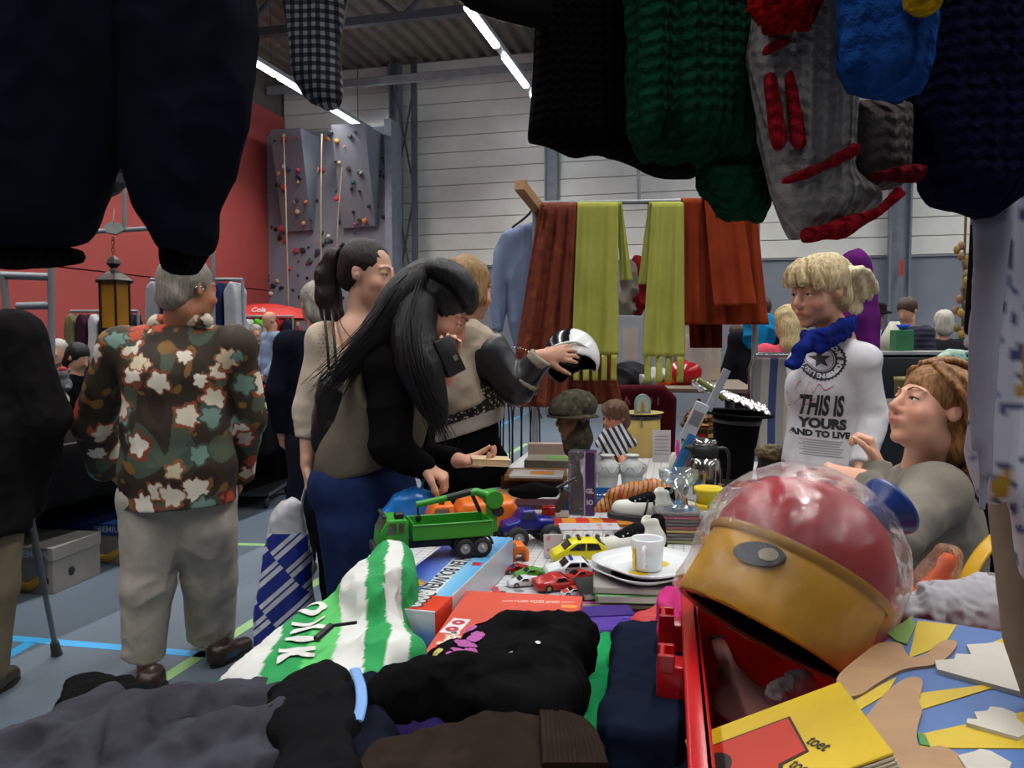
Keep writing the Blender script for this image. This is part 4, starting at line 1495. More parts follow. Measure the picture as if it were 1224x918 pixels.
for x, y in ((540, 0), (575, .08)):
 shoe(f, (A(x, d, 0).x - .08, d + y, 0), (A(x, d, 0).x + .14, d + y + .08, 0), plain('#191616', .5))
HAIR_BL = hair_mat('#5b4125', '#a9824f', (45, 45, 10))
def hr(h):
 h.ball((0, -.02, .042), (.093, .107, .096), .01)
 h.ball((0, -.07, -.035), (.08, .05, .065), .04)
 for s in (-1, 1): h.ball((s * .07, -.01, -.03), (.03, .05, .055), .03)
 h.ball((0, .105, -.05), (.058, .062, .09), .01, True)
f.hair(hr, HAIR_BL, .006, .008, (34, 34, 20))
hc = P(683, 428, d + .05)
hm = thing('helmet', 'black and white open-face motorcycle helmet held up in a hand', 'helmet', hc)
Mh = frame(hc, (-.25, -.9, -.25), (-.35, .0, 1))
S = SDF(); m = SM(S, Mh)
m.ball((0, 0, 0), (.118, .135, .125), .0)
m.ball((0, .05, -.035), (.098, .125, .095), .01, True)
m.cut((0, .0, -.095), (0, -.2, -1), .01)
V, Q = S.mesh(.005, 1)
q = (np.c_[V, np.ones(len(V))] @ np.array(Mh.inverted()).T)[:, :3]
dd = np.sqrt((q[:, 0] / .118) ** 2 + (q[:, 1] / .135) ** 2 + (q[:, 2] / .125) ** 2)
col = np.tile(np.array(rgb('#0e0e10')), (len(V), 1))
col[(dd > .93) & (q[:, 0] < -.045)] = rgb('#d4d4d2')
col[dd <= .90] = rgb('#0a0a0b')
obj('shell', np_mesh('shell', V, Q, col, hc), vcol(.18, .02, vary=.05, spec=.6), hm)
b = MB(); b.m = T(-hc) @ Mh
b.tube(bez([(-.10, .055, .02), (-.07, .09, .075), (0, .115, .092), (.07, .09, .075), (.10, .055, .02)], 16), .006, 8)
obj('rim_trim', b, plain('#c9cac8', .3), hm)
b = MB(); b.m = T(-hc) @ Mh
v_, f_ = text_mesh('XR', .045, .001)
b.add(v_, f_, m=T(.028, -.077, -.03) @ rot(math.pi / 2, 0, math.pi))
obj('lining_print', b, plain('#a03048', .6), hm)
b = MB(); b.m = T(-hc)
b.tube(bez([P(655, 458, d - .06), P(640, 478, d - .07), P(648, 500, d - .06)], 8), .006, 6, flat=.4)
obj('chin_strap', b, plain('#111111', .6), hm)
sb = thing('handbag', 'small black studded bag under the arm of the woman with the helmet', 'handbag', P(620, 448, d + .15))
S = SDF(); S.slab([(-.09, -.07), (.08, -.09), (.10, .0), (.04, .065), (-.07, .075), (-.11, .02)], T(sb.location) @ rot(math.pi / 2, 0, 0), .05, .045)
V, Q = S.mesh(.007, 2); V = folds(V, Q, .006, 22, 5)
obj('bag_body', np_mesh('bag_body', V, Q, None, sb.location), LEATH, sb)
pts = bez([P(600, 418, d + .095), P(622, 416, d + .092), P(642, 427, d + .095)], 14)
b = MB(); b.m = T(-sb.location)
for q in pts: b.sphere(q, .0045, 6, 4)
o = obj('studs', b, metal('#c0c0c0', .25), sb); o['kind'] = 'stuff'
# ------------------------------------------------------------------ blond stallholder
d = 2.9
f = Fig('person', 'blond woman in a white printed long-sleeved top with a blue scarf behind the stall', (P(1000, 700, d).x, d, 0), '#bf8d72', brow='#6b5138')
f.head(P(978, 349, d), (-.86, -.46, -.13), -.02, 1.04, neck=P(1002, 404, d + .03), nr=.05, heavy=.4)
sl, sr = P(1030, 432, d - .08), P(962, 434, d + .13)
pel, chest = P(990, 580, d + .05), P(988, 465, d + .04)
el, wl = P(1043, 500, d - .10), P(1030, 556, d - .18)
er, wr = P(958, 505, d + .2), P(948, 560, d + .12)
f.hand(sl, el, wl, (-.35, -.1, -.8), (-.8, .4, 0), side=-1, curl=.6)
f.hand(sr, er, wr, (-.3, 0, -.8), (.5, .5, 0), side=1, curl=.6)
f.core(pel, chest, sl, sr, ([P(985, 640, d), A(985, d, .45), A(985, d, .09)], [P(1015, 640, d + .08), A(1015, d + .08, .45), A(1015, d + .08, .09)]))
f.body()
S = SDF()
torso_shape(S, pel, chest, P(1004, 410, d + .03), sl, sr, (.13, .118, .118, .08), 1.25, .060, .04)
S.ball(P(968, 462, d - .02), (.09, .08, .08), .06)
S.limb(P(988, 560, d + .04), P(987, 590, d + .04), .138, .145, .04, wide=(.7, -.6, 0), ratio=1.2)
sleeve(S, sl, el, wl, (.062, .052, .042), .008); sleeve(S, sr, er, wr, (.060, .052, .042), .008)
endcut(S, wl, wl - el); endcut(S, wr, wr - er)
S.ball(P(992, 396, d), (.07, .07, .05), .02, True)
S.cut(P(994, 585, d), (0, 0, -1))
top = f.garment('top', S, cloth('#c6c4c8', '#b6b3b8', scale=7), .007, [(.004, (8, 8, 10), 6), (.004, (14, 14, 45), 3, True, lambda V: (V[:, 0] > 1.24) * np.clip((1.2 - V[:, 2]) * 6, 0, 1))])
TM = top.data
INK = plain('#26262b', .8, vary=.1)
def on_top(px, py):
 o_ = Vector((0, 0, CAM_Z)) - f.base
 dr = (P(px, py, 1.0) - Vector((0, 0, CAM_Z))).normalized()
 hit = TBV.ray_cast(o_, dr, 9)[0]
 return hit if hit is not None else P(px, py, d - .15) - f.base
TBV = BVHTree.FromPolygons([v.co for v in TM.vertices], [p.vertices for p in TM.polygons])
def print_on(vs, fs, px, py, mat, name, turn=0.0, cut=.01):
 """shirt print: flat artwork laid on the cloth"""
 c = on_top(px, py)
 z = Vector((-.22, -1, .02)).normalized()
 x = Vector((1, -.22, -.0)).normalized(); y = z.cross(x)
 m = Matrix((x, y, z)).transposed().to_4x4(); m.translation = c
 m = m @ rot(0, 0, turn)
 ov, of = project(vs, fs, m, TM, .002, .25, cut)
 b = MB(); b.add(ov, of)
 return obj(name, b, mat, top)
def ring2d(r0, r1, n=48, teeth=0):
 vs, fs = [], []
 for i in range(n):
  a = 2 * math.pi * i / n
  rr_ = r1 * (1 + (.06 if teeth and i % 2 else 0))
  vs += [(r0 * math.cos(a), r0 * math.sin(a), 0), (rr_ * math.cos(a), rr_ * math.sin(a), 0)]
 for i in range(n):
  j = (i + 1) % n
  fs.append((2 * i, 2 * i + 1, 2 * j + 1, 2 * j))
 return vs, fs
v_, f_ = ring2d(.046, .075, 72, 1); print_on(v_, f_, 980, 429, INK, 'badge_ring')
v_, f_ = ring2d(.041, .0435, 48); print_on(v_, f_, 980, 429, INK, 'badge_ring')
def star2d(r, k=.42):
 p = [(0, 0, 0)] + [((r if i % 2 == 0 else r * k) * math.sin(math.pi * i / 5), (r if i % 2 == 0 else r * k) * math.cos(math.pi * i / 5), 0) for i in range(10)]
 return p, [(0, 1 + (i + 1) % 10, 1 + i) for i in range(10)]
v_, f_ = star2d(.036); print_on(v_, f_, 980, 429, INK, 'star')
WHT = plain('#c6c4c8', .8, vary=.02)
vs, fs = [], []
for txt, a0, flip in (('UNTIL I DROPPED MY SHOPPING', 2.9, 1), ('SHOPPING LIST', 5.6, 1)):
 for i, ch in enumerate(txt):
  if ch == ' ': continue
  a = a0 - i * .16
  tv, tf = text_mesh(ch, .022, .0009)
  n = len(vs)
  ca, sa = math.cos(a - math.pi / 2), math.sin(a - math.pi / 2)
  vs += [(p[0] * ca - p[1] * sa + (.060) * math.cos(a), p[0] * sa + p[1] * ca + (.060) * math.sin(a), 0) for p in tv]
  fs += [tuple(j + n for j in q) for q in tf]
def print2(vs, fs, px, py, mat, name, out, turn=0.0):
 c = on_top(px, py)
 z = Vector((-.22, -1, .02)).normalized(); x = Vector((1, -.22, 0)).normalized(); y = z.cross(x)
 m = Matrix((x, y, z)).transposed().to_4x4(); m.translation = c
 ov, of = project(vs, fs, m @ rot(0, 0, turn), TM, out, .25, 0)
 b = MB(); b.add(ov, of)
 return obj(name, b, mat, top)
print2(vs, fs, 980, 429, WHT, 'badge_lettering', .0035)
for txt, px, py, sz, sx, bo in (('THIS IS', 982, 486, .100, .50, .004), ('YOURS', 984, 507, .048, .98, .003), ('AND TO LIVE', 981, 519, .030, 1.05, .002)):
 v_, f_ = text_mesh(txt, sz, bo, sx); print_on(v_, f_, px, py, INK, 'lettering', -.03, .02)
GREYINK = plain('#8d8b90', .8)
for i in range(7):
 bx_ = [(-.075 + .01 * (i % 2), -.0022, 0), (.065 - .006 * (i % 3), -.0022, 0), (.065 - .006 * (i % 3), .0022, 0), (-.075 + .01 * (i % 2), .0022, 0)]
 print_on(bx_, [(0, 1, 2, 3)], 984, 527 + i * 3.0, GREYINK, 'small_print', -.03, .01)
RED_INK = plain('#b5525c', .8)
for k, cc in enumerate(([(-.05, .0), (-.03, .03), (-.02, -.02), (0, .03), (.01, -.01), (.03, .02), (.05, .0), (.08, .015)], [(-.09, -.06), (-.07, -.01), (-.06, -.07), (-.03, -.03), (-.02, -.06), (.02, -.03)])):
 pts = bez([(x, y, 0) for x, y in cc], 40)
 vs = [(p.x, p.y - .0022, 0) for p in pts] + [(p.x, p.y + .0022, 0) for p in pts]
 n = len(pts)
 print_on(vs, [(i, i + 1, n + i + 1, n + i) for i in range(n - 1)], 968, 466, RED_INK, 'script_print', 0, .02)
S = SDF()
S.limb(P(985, 590, d), P(1012, 590, d + .08), .14, .135, .05)
leg_shape(S, P(985, 640, d), A(985, d, .45), A(985, d, .09), (.12, .085, .065)); leg_shape(S, P(1015, 640, d + .08), A(1015, d + .08, .45), A(1015, d + .08, .09), (.12, .085, .065))
f.garment('trousers', S, cloth('#101014'), .012, [(.006, 10, 3)])
for x, y in ((985, 0), (1015, .08)):
 shoe(f, (A(x, d, 0).x + .06, d + y + .06, 0), (A(x, d, 0).x - .12, d + y - .06, 0), plain('#191616', .5))
S = SDF()
S.chain([P(1020, 386, d - .00), P(1006, 394, d - .08), P(985, 403, d - .12), P(966, 408, d - .10), P(962, 402, d + .02)], [.016, .021, .022, .020, .016], .012, wide=(0, 0, 1), ratio=1.6)
S.chain([P(1016, 394, d - .03), P(1000, 403, d - .10), P(980, 412, d - .13), P(964, 414, d - .11)], [.012, .017, .018, .014], .01, wide=(0, 0, 1), ratio=1.5)
S.chain([P(972, 402, d - .12), P(958, 416, d - .15), P(950, 434, d - .16)], [.016, .017, .020], .015, wide=(1, 0, .3), ratio=2.0)
f.garment('scarf', S, cloth('#14236e', '#0e1950', scale=12), .006, [(.010, (34, 34, 46), 5), (.004, 80, 2)])
HAIR_Y = hair_mat('#8d7248', '#d8c69a', (50, 50, 9))
def hr(h):
 h.ball((0, -.02, .043), (.090, .106, .094), .01)
 h.ball((0, -.075, -.03), (.075, .05, .06), .03)
 h.ball((0, .098, -.062), (.085, .070, .092), .008, True)
 for s in (-1, 1): h.ball((s * .09, .0, -.032), (.03, .03, .04), .01, True)
f.hair(hr, HAIR_Y, .0055, .005, (40, 40, 30))
Mi = f.M
hp = lambda *c: Mi @ (Vector(c) * f.sc)
locks(f, [[hp(-.0, .06, .115), hp(-.02, .095, .085), hp(-.03, .104, .052), hp(-.035, .100, .032)], [hp(.03, .05, .115), hp(.045, .085, .085), hp(.055, .09, .050), hp(.06, .078, .025)],
          [hp(-.04, .05, .11), hp(-.06, .075, .08), hp(-.068, .08, .045), hp(-.072, .068, .015)], [hp(.0, .06, .115), hp(.012, .096, .085), hp(.015, .106, .052), hp(.015, .102, .034)]], HAIR_Y, .007, .0045, 'fringe', 3, 9, .012, .008)
locks(f, [[hp(0, -.11, .05), hp(.03, -.16, .06), hp(.03, -.20, .02), hp(.02, -.225, -.04)], [hp(0, -.11, .04), hp(.0, -.17, .02), hp(.02, -.20, -.04), hp(.02, -.19, -.09)],
          [hp(.02, -.10, .05), hp(.05, -.15, .03), hp(.06, -.18, -.03), hp(.05, -.17, -.08)], [hp(-.02, -.11, .05), hp(-.03, -.17, .05), hp(-.02, -.22, .0), hp(-.01, -.24, -.05)],
          [hp(.01, -.08, .12), hp(.02, -.13, .10), hp(.02, -.17, .06), hp(.0, -.2, .0)]], hair_mat('#b8a27a', '#e8dcba', (50, 50, 9)), .013, .006, 'ponytail', 5, 8, .03, .01, .003)
f.hair(lambda h: h.chain([(.05, -.105, .02), (.075, -.085, .02), (.06, -.11, .045)], [.016, .018, .014], .01), speckle('#3a3834', ('#6a665c', '#1e1c1a'), 90), .005, .003, 90, name='hair_clip')
# ------------------------------------------------------------------ seated woman looking up
d = 2.1
f = Fig('person', 'auburn-haired woman in a grey sweatshirt seated at the right, looking up and pointing', (P(1120, 820, d + .1).x, d + .1, 0), '#c9957c', brow='#7a5a3c')
f.head(P(1113, 489, d), (-.87, -.16, .34), .06, 1.0, neck=P(1108, 556, d + .06), nr=.056, heavy=.8)
sl, sr = P(1118, 592, d - .08), P(1092, 588, d + .24)
pel, chest = P(1104, 720, d + .12), P(1108, 625, d + .09)
el, wl = P(1072, 640, d - .20), P(1030, 573, d - .10)
er, wr = P(1056, 625, d + .32), P(1048, 556, d + .42)
f.hand(sl, el, wl, (-.95, .1, .25), (-.1, .4, -.9), side=1, curls=(.05, .9, 1.1, 1.2), thumb=.7)
f.hand(sr, er, wr, (-.2, .2, .95), (-.8, .4, 0), side=1, curl=1.0)
kn = [(A(1040, d - .05, .50), A(1030, d - .05, .09)), (A(1050, d + .3, .50), A(1040, d + .3, .09))]
f.core(pel, chest, sl, sr, [list(k) for k in kn])
f.body()
S = SDF()
torso_shape(S, pel, chest, P(1112, 562, d + .08), sl, sr, (.145, .14, .135, .09), 1.2, .075, .05)
S.limb(pel, P(1106, 745, d + .12), .15, .155, .03)
sleeve(S, sl, el, wl, (.078, .060, .043)); sleeve(S, sr, er, wr, (.075, .058, .043))
endcut(S, wl, wl - el); endcut(S, wr, wr - er)
S.ball(P(1098, 540, d + .02), (.085, .085, .05), .02, True)
f.garment('sweatshirt', S, cloth('#7f7a70', '#6c675e', scale=8), .0075, [(.008, (9, 9, 9), 4), (.004, (18, 18, 26), 3)])
S = SDF()
for a, c in kn: leg_shape(S, pel + Vector((0, (a.y - d - .12) * .4, -.02)), a, c, (.12, .085, .065), .04)
f.garment('jeans', S, cloth('#1c2740'), .010, [(.006, 10, 3)])
for a, c in kn: shoe(f, (c.x + .08, c.y, 0), (c.x - .17, c.y, 0), plain('#191616', .5))
HAIR_A = hair_mat('#4a2f1a', '#a3723f', (46, 46, 9))
hp = lambda *c: f.M @ (Vector(c) * f.sc)
def hr(h):
 h.ball((0, -.024, .042), (.090, .106, .094), .01)
 h.ball((0, -.085, -.045), (.08, .055, .085), .04)
 h.ball((0, .092, -.058), (.085, .066, .098), .008, True)
 for s in (-1, 1): h.ball((s * .09, .004, -.03), (.03, .028, .042), .008, True)
f.hair(hr, HAIR_A, .0055, .005, (40, 40, 30))
locks(f, [[hp(-.05, .035, .105), hp(-.08, .0, .09), hp(-.1, -.04, .03), hp(-.09, -.09, -.05)], [hp(-.03, .045, .11), hp(-.085, .02, .07), hp(-.095, -.02, .045), hp(-.1, -.08, -.02)],
          [hp(0, .045, .118), hp(-.03, .0, .138), hp(-.04, -.08, .12), hp(-.05, -.14, .03)], [hp(.03, .04, .115), hp(.01, -.02, .135), hp(0, -.1, .11), hp(0, -.15, 0)],
          [hp(-.06, -.07, .06), hp(-.08, -.11, 0), hp(-.07, -.13, -.08), hp(-.05, -.13, -.16)], [hp(0, -.11, .06), hp(0, -.16, 0), hp(0, -.16, -.09), hp(0, -.14, -.17)],
          [hp(.05, .05, .10), hp(.08, .02, .08), hp(.09, -.04, .03), hp(.08, -.09, -.05)]], HAIR_A, .0048, .0045, 'hair_locks', 5, 16, .024, .006, .002)
# ================================================================== the stall tables
TYAW = math.radians(11.7)
TZ = 0.75
def tab(s, l, z=0.0):
 return Vector((s * math.sin(TYAW) + l * math.cos(TYAW), s * math.cos(TYAW) - l * math.sin(TYAW), z))
def trestle(label, s0, s1, l0, l1, z, top_mat, yaw=TYAW, org=(0, 0, 0), legs=True):
 t = thing('folding_table', label, 'table', org, -yaw)
 b = MB(); b.box(((l0 + l1) / 2, (s0 + s1) / 2, z - .018), (l1 - l0, s1 - s0, .03), bev=.004)
 obj('tabletop', b, top_mat, t)
 for x in (l0 + .06, l1 - .06):
  for y in (s0 + .12, s1 - .12):
   b = MB(); b.tube([(x, y, z - .03), (x, y, 0)], .016, 10)
   obj('leg', b, STEEL_D, t)
 for y in (s0 + .12, s1 - .12):
  b = MB(); b.tube([(l0 + .06, y, .25), (l1 - .06, y, .25)], .011, 8)
  obj('brace', b, STEEL_D, t)
 return t
GRID = check('#c9c9c9', '#3c3c40', .031, .055, .35)
def cloth_over(label, s0, s1, l0, l1, z, mat, drop, yaw=TYAW, name='tablecloth', amp=.012, org=(0, 0, 0), th=.004, sides=(1, 1, 1, 1)):
 """cloth lying on a table top and hanging over its edges (sides: left, right, near, far)"""
 o_ = []
 W_, L_ = l1 - l0, s1 - s0
 pl, pr, pn, pf = (drop * k for k in sides)
 def fn(u, v):
  x = -pl + (W_ + pl + pr) * u
  y = -pn + (L_ + pn + pf) * v
  dz = 0.0
  ox, oy = min(max(x, 0), W_), min(max(y, 0), L_)
  ex = x - ox; ey = y - oy
  dz = max(abs(ex), abs(ey))
  rip = amp * min(1, dz / .12)
  sx = math.copysign(1, ex) if ex else 0
  sy = math.copysign(1, ey) if ey else 0
  return (l0 + ox + sx * (.006 + rip * (1 + math.sin(oy * 23 + x * 3))), s0 + oy + sy * (.006 + rip * (1 + math.sin(ox * 21 + y * 2))), z + .003 - dz)
 b = MB(); b.sheet(fn, max(12, int((W_ + pl + pr) / .045)), max(12, int((L_ + pn + pf) / .045)), th)
 o = obj(name, b, mat)
 o.location = org; o.rotation_euler = (0, 0, -yaw)
 return tag(o, label, 'tablecloth')
TL, TR, TN, TF = -.787, .49, 1.16, 4.3
trestle('long folding table of the stall under the white grid cloth', TN, TF, TL, TR, TZ, wood('#8d7350', '#7a6142'))
cloth_over('white tablecloth with a thin black grid on the stall table', TN, TF, TL, TR, TZ, GRID, .10, sides=(1, 1, .3, 1))
s_N0, s_N1 = .30, 1.10
trestle('folding table nearest the camera under heaped dark clothes', s_N0, s_N1, -.62, .72, TZ, wood('#8d7350', '#7a6142'), yaw=.02)
cloth_over('white grid tablecloth under the clothes nearest the camera', s_N0, s_N1, -.62, .72, TZ, GRID, .10, yaw=.02)
# ------------------------------------------------------------------ heaped clothes
def heap(name, label, poly, z, half, mat, cat='clothes', r=None, h=.005, fold=((.008, (14, 14, 14), 1),), ridges=(), group=None, col=None, post=None):
 """a crumpled garment lying flat; outline in photo pixels, taken at height z"""
 pts = [onz(x, y, z) for x, y in poly]
 c = sum(pts, Vector()) / len(pts)
 c.z = z - half
 S = SDF()
 S.slab([(p.x - c.x, p.y - c.y) for p in pts], T(c), half, r or min(half * .95, .022))
 for pts_, r_ in ridges: S.chain([onz(p.x, p.y, z - .006) for p in bez([(*q, 0) for q in pts_], 10)], [r_ * (.5 + .5 * math.sin(.3 + 2.5 * i / 10)) for i in range(11)], .03)
 V, Q = S.mesh(h, 2)
 V = V + np.c_[wave(V, 30, 21), wave(V, 30, 22), np.zeros(len(V))] * .007
 for f_ in fold: V = folds(V, Q, *f_)
 sd_ = len(name) + len(label)
 V = folds(V, Q, .007, (34, 20, 26), sd_); V = folds(V, Q, .0035, (60, 70, 50), sd_ + 1); V = relax(V, Q, .35)
 V[:, 2] = np.maximum(V[:, 2], z - 2 * half)
 if post is not None: V = post(V)
 base = Vector((c.x, c.y, z - 2 * half))
 o = obj(name, np_mesh(name, V, Q, col(V) if col else None, base), mat)
 o.location = base
 return tag(o, label, cat, group)
heap('sleeve_glove', 'black fleece sleeve lying over the table edge at the lower left', [(62, 835), (75, 808), (110, 797), (160, 803), (215, 822), (270, 838), (260, 870), (120, 880)], .83, .035, cloth('#0d0d0f'), 'clothes')
WC = heap('wool_coat', 'grey wool coat heaped at the lower left corner of the table', [(-60, 885), (40, 862), (128, 815), (150, 835), (240, 812), (318, 806), (342, 826), (330, 850), (360, 872), (350, 905), (250, 925), (100, 960), (-60, 960)], .84, .04, cloth('#3d3d44', '#303036', scale=12), 'coat',
     fold=((.014, (9, 5, 6), 3), (.006, 30, 5)), ridges=(([(60, 912), (130, 875), (230, 855), (325, 838)], .024), ([(150, 850), (155, 880), (145, 915)], .018), ([(215, 908), (270, 884), (345, 868), (354, 892)], .02), ([(20, 888), (70, 870), (135, 832)], .018)))
fl = heap('fleece_jacket', 'black fleece jacket heaped beside the grey wool coat', [(322, 818), (345, 798), (392, 780), (418, 788), (428, 850), (425, 960), (300, 975), (335, 890)], .87, .055, cloth('#101012'), 'jacket', fold=((.016, (9, 7, 8), 5), (.004, 40, 2)))
heap('jeans', 'dark folded jeans at the bottom edge of the picture', [(220, 930), (260, 912), (300, 905), (345, 918), (360, 960), (210, 970)], .80, .03, cloth('#151a2a', '#1e2740'), 'jeans')
nv = heap('sports_jacket', 'dark navy sports jacket with a light blue stripe', [(415, 815), (430, 800), (462, 806), (470, 850), (472, 900), (440, 925), (412, 935), (408, 860)], .85, .045, cloth('#10141f'), 'jacket', fold=((.010, (12, 8, 8), 4),))
b = MB(); b.tube(bez([onz(424, 800, .872), onz(431, 820, .875), onz(432, 842, .873), onz(427, 862, .868)], 14), .008, 8, flat=.35)
for_ = obj('stripe', b, plain('#6f97cf', .8), nv); for_.location = -nv.location
br = heap('brown_trousers', 'dark brown corduroy trousers folded at the bottom centre', [(405, 940), (440, 895), (500, 866), (580, 848), (648, 843), (700, 858), (725, 878), (735, 920), (730, 965), (400, 975)], .86, .05, cloth('#2b211b', '#221a15', scale=14), 'trousers', fold=((.010, (7, 9, 8), 11), (.004, (28, 6, 10), 2)))
b = MB()
for i in range(13):
 b.tube(bez([onz(648 + i * 5.2, 846 + i * 2.4, .868), onz(650 + i * 5.6, 875 + i * 1.6, .874), onz(652 + i * 6.0, 915, .872)], 6), .0045, 6)
o = obj('elastic_ribs', b, cloth('#2b211b', '#221a15', scale=14), br); o.location = -br.location; o['kind'] = 'stuff'
heap('purple_jumper', 'purple jumper folded under the black T-shirt', [(458, 828), (482, 810), (560, 825), (645, 832), (665, 850), (640, 868), (520, 872), (468, 866)], .83, .03, cloth('#35285f', '#2a1f4c', scale=10), 'clothes')
ts = heap('black_tshirt', 'black T-shirt with a pink splatter print spread over the boxes', [(444, 803), (470, 790), (518, 797), (513, 778), (560, 744), (600, 736), (645, 738), (653, 726), (668, 738), (708, 752), (694, 785), (690, 812), (668, 845), (600, 834), (520, 818), (452, 818)], .88, .035, cloth('#0b0b0d'), 'T-shirt', r=.03, fold=((.010, (14, 10, 10), 9), (.003, 40, 2)), ridges=(([(600, 745), (650, 752), (700, 760)], .016), ([(640, 800), (670, 775), (690, 755)], .016), ([(470, 808), (540, 812), (620, 800)], .016)))
def decal(parent, shapes, px, py, z, mat, name, face=None, turn=0.0, up=.003):
 """print laid on to the upper side of a garment"""
 c = onz(px, py, z) - parent.location
 m = T(c) @ rot(0, 0, turn)
 ov, of = project(shapes[0], shapes[1], m, parent.data, up, .2, .012)
 b = MB(); b.add(ov, of)
 return obj(name, b, mat, parent)
def blob2d(r, n=18, seed=0, rag=.35):
 rg = random.Random(seed)
 return [(0, 0, 0)] + [(r * (1 - rag * rg.random()) * math.cos(6.283 * i / n), r * (1 - rag * rg.random()) * math.sin(6.283 * i / n), 0) for i in range(n)], [(0, 1 + i, 1 + (i + 1) % n) for i in range(n)]
PINK_INK = plain('#a04a90', .8)
for i, (x, y, r) in enumerate(((575, 740, .022), (560, 748, .016), (566, 760, .020), (556, 770, .022), (548, 782, .016), (572, 755, .014), (540, 790, .012), (563, 778, .013))):
 decal(ts, blob2d(r, 18, i), x, y, .88, PINK_INK, 'print')
decal(ts, blob2d(.011, 14, 33), 523, 783, .88, plain('#b8b060', .8), 'print')
for x, y in ((610, 782), (643, 790)): decal(ts, blob2d(.005, 8, x), x, y, .88, plain('#c8c8cc', .8), 'print')
heap('green_cloth', 'bright green jersey squeezed between the black T-shirt and navy trousers', [(703, 757), (726, 748), (738, 762), (728, 800), (712, 835), (722, 862), (728, 885), (700, 880), (672, 862), (690, 805)], .82, .03, cloth('#1d8a50', '#167040', scale=9), 'clothes', fold=((.010, (16, 12, 10), 2),))
nt = heap('navy_trousers', 'folded navy trousers beside the red crate', [(733, 741), (780, 738), (830, 746), (835, 860), (785, 882), (722, 872), (716, 830), (728, 780)], .87, .05, cloth('#10182a', '#0c1220', scale=8), 'trousers', fold=((.008, (8, 8, 20), 5),))
b = MB(); b.tube(bez([onz(770, 868, .86), onz(800, 862, .858), onz(815, 856, .86)], 8), .006, 6, flat=.4)
o = obj('piping', b, plain('#9a9aa2', .8), nt); o.location = -nt.location
heap('denim', 'crumpled blue jeans by the lower corner of the red crate', [(748, 900), (765, 882), (800, 872), (845, 868), (850, 960), (745, 965)], .82, .035, cloth('#34496a', '#22324c', weave=1500, scale=16), 'jeans', fold=((.014, (18, 14, 12), 8), (.005, 40, 3)))
heap('pink_cloth', 'bright pink cloth over the edge of the red crate', [(782, 716), (800, 692), (812, 690), (830, 706), (832, 745), (798, 745), (786, 730)], .90, .035, cloth('#b83274', '#a02a64', scale=12), 'clothes', fold=((.010, 20, 2),))
heap('red_cloth', 'folded red cloth under the pink cloth', [(752, 738), (760, 726), (795, 720), (806, 745), (770, 752)], .84, .03, plain('#b02428', .5), 'clothes')
def hoodie():
 z0 = .76
 pts = [(258, 806), (285, 782), (340, 740), (395, 702), (440, 672), (478, 668), (490, 720), (486, 772), (472, 800), (440, 822), (380, 830), (310, 826), (270, 820)]
 P3 = [onz(x, y, .84) for x, y in pts]
 c = sum(P3, Vector()) / len(P3); c.z = .80
 S = SDF()
 S.slab([(p.x - c.x, p.y - c.y) for p in P3], T(c), .045, .04, .03)
 S.ball(onz(455, 700, .86), (.075, .15, .055), .04)
 S.ball(onz(470, 672, .865), (.045, .08, .05), .03)
 S.ball(onz(484, 712, .885), (.040, .075, .03), .02, True)
 S.ball(onz(468, 780, .835), (.055, .06, .04), .03)
 S.ball(onz(452, 765, .885), (.03, .03, .02), .02, True)
 V, Q = S.mesh(.0045, 2)
 V = folds(V, Q, .012, (20, 14, 14), 4); V = folds(V, Q, .005, 44, 2)
 V[:, 2] = np.maximum(V[:, 2], z0 - .10 * (V[:, 0] < -1))
 a = V @ np.array((.98, .16, 0)) + .008 * wave(V, 18, 3)
 col = np.tile(np.array(rgb('#c6c6c2')), (len(V), 1))
 G, G2 = np.array(rgb('#1f8a48')), np.array(rgb('#52b25e'))
 for lo, hi, k in ((-.9, -.252, G), (-.188, -.128, G), (-.128, -.084, G2), (-.036, .0, G), (.03, .2, G)):
  col[(a > lo) & (a < hi)] = k
 base = Vector((c.x, c.y, z0))
 o = obj('hooded_jacket', np_mesh('hooded_jacket', V, Q, col, base), vcol(.9, .3, 300))
 o.location = base
 tag(o, 'green and white striped hooded jacket with white letters draped over the table corner', 'jacket')
 for tx, px, py, sz in (('O', 370, 722, .075), ('N', 366, 741, .075), ('I', 360, 757, .075), ('K', 352, 773, .075)):
  v_, f_ = text_mesh(tx, sz, .004)
  decal(o, (v_, f_), px, py, .86, plain('#cfcfca', .9), 'letter', turn=-1.35, up=.004)
 b = MB(); b.tube([onz(378, 764, .875), onz(396, 748, .885)], .006, 8); b.tube([onz(396, 748, .885), onz(426, 744, .895)], .003, 6)
 z_ = obj('zip', b, metal('#3a3a3c', .4), o); z_.location = -base
hoodie()
# ================================================================== toys and bric-a-brac on the table
def TR(c, rz=0.0, rx=0.0, ry=0.0): return T(c) @ rot(rx, ry, rz)
YP = rot(math.pi / 2)      # outline in XY -> upright outline in XZ, extruded along -Y
BLK = plain('#111214', .5, vary=.05)
TYRE = plain('#161617', .8)
def wheel(parent, x, y, z, r, w, hub='#a8a8a8', mat=TYRE):
 b = MB(); s = 1 if y > 0 else -1
 b.lathe([(r * .55, -w / 2), (r * .92, -w / 2), (r, -w * .3), (r, w * .3), (r * .92, w / 2), (r * .55, w / 2), (r * .55, -w / 2)], 20, T(x, y, z) @ rot(math.pi / 2))
 o = obj('wheel', b, mat, parent)
 b = MB(); b.lathe([(0, -w * .4), (r * .56, -w * .4), (r * .56, w * .42), (r * .42, w * .3), (r * .2, w * .3), (r * .16, w * .5), (0, w * .5)], 16, T(x, y, z) @ rot(math.pi / 2 * s * 1.0 if s < 0 else -math.pi / 2))
 obj('hub', b, plain(hub, .4, .3), o)
 return o
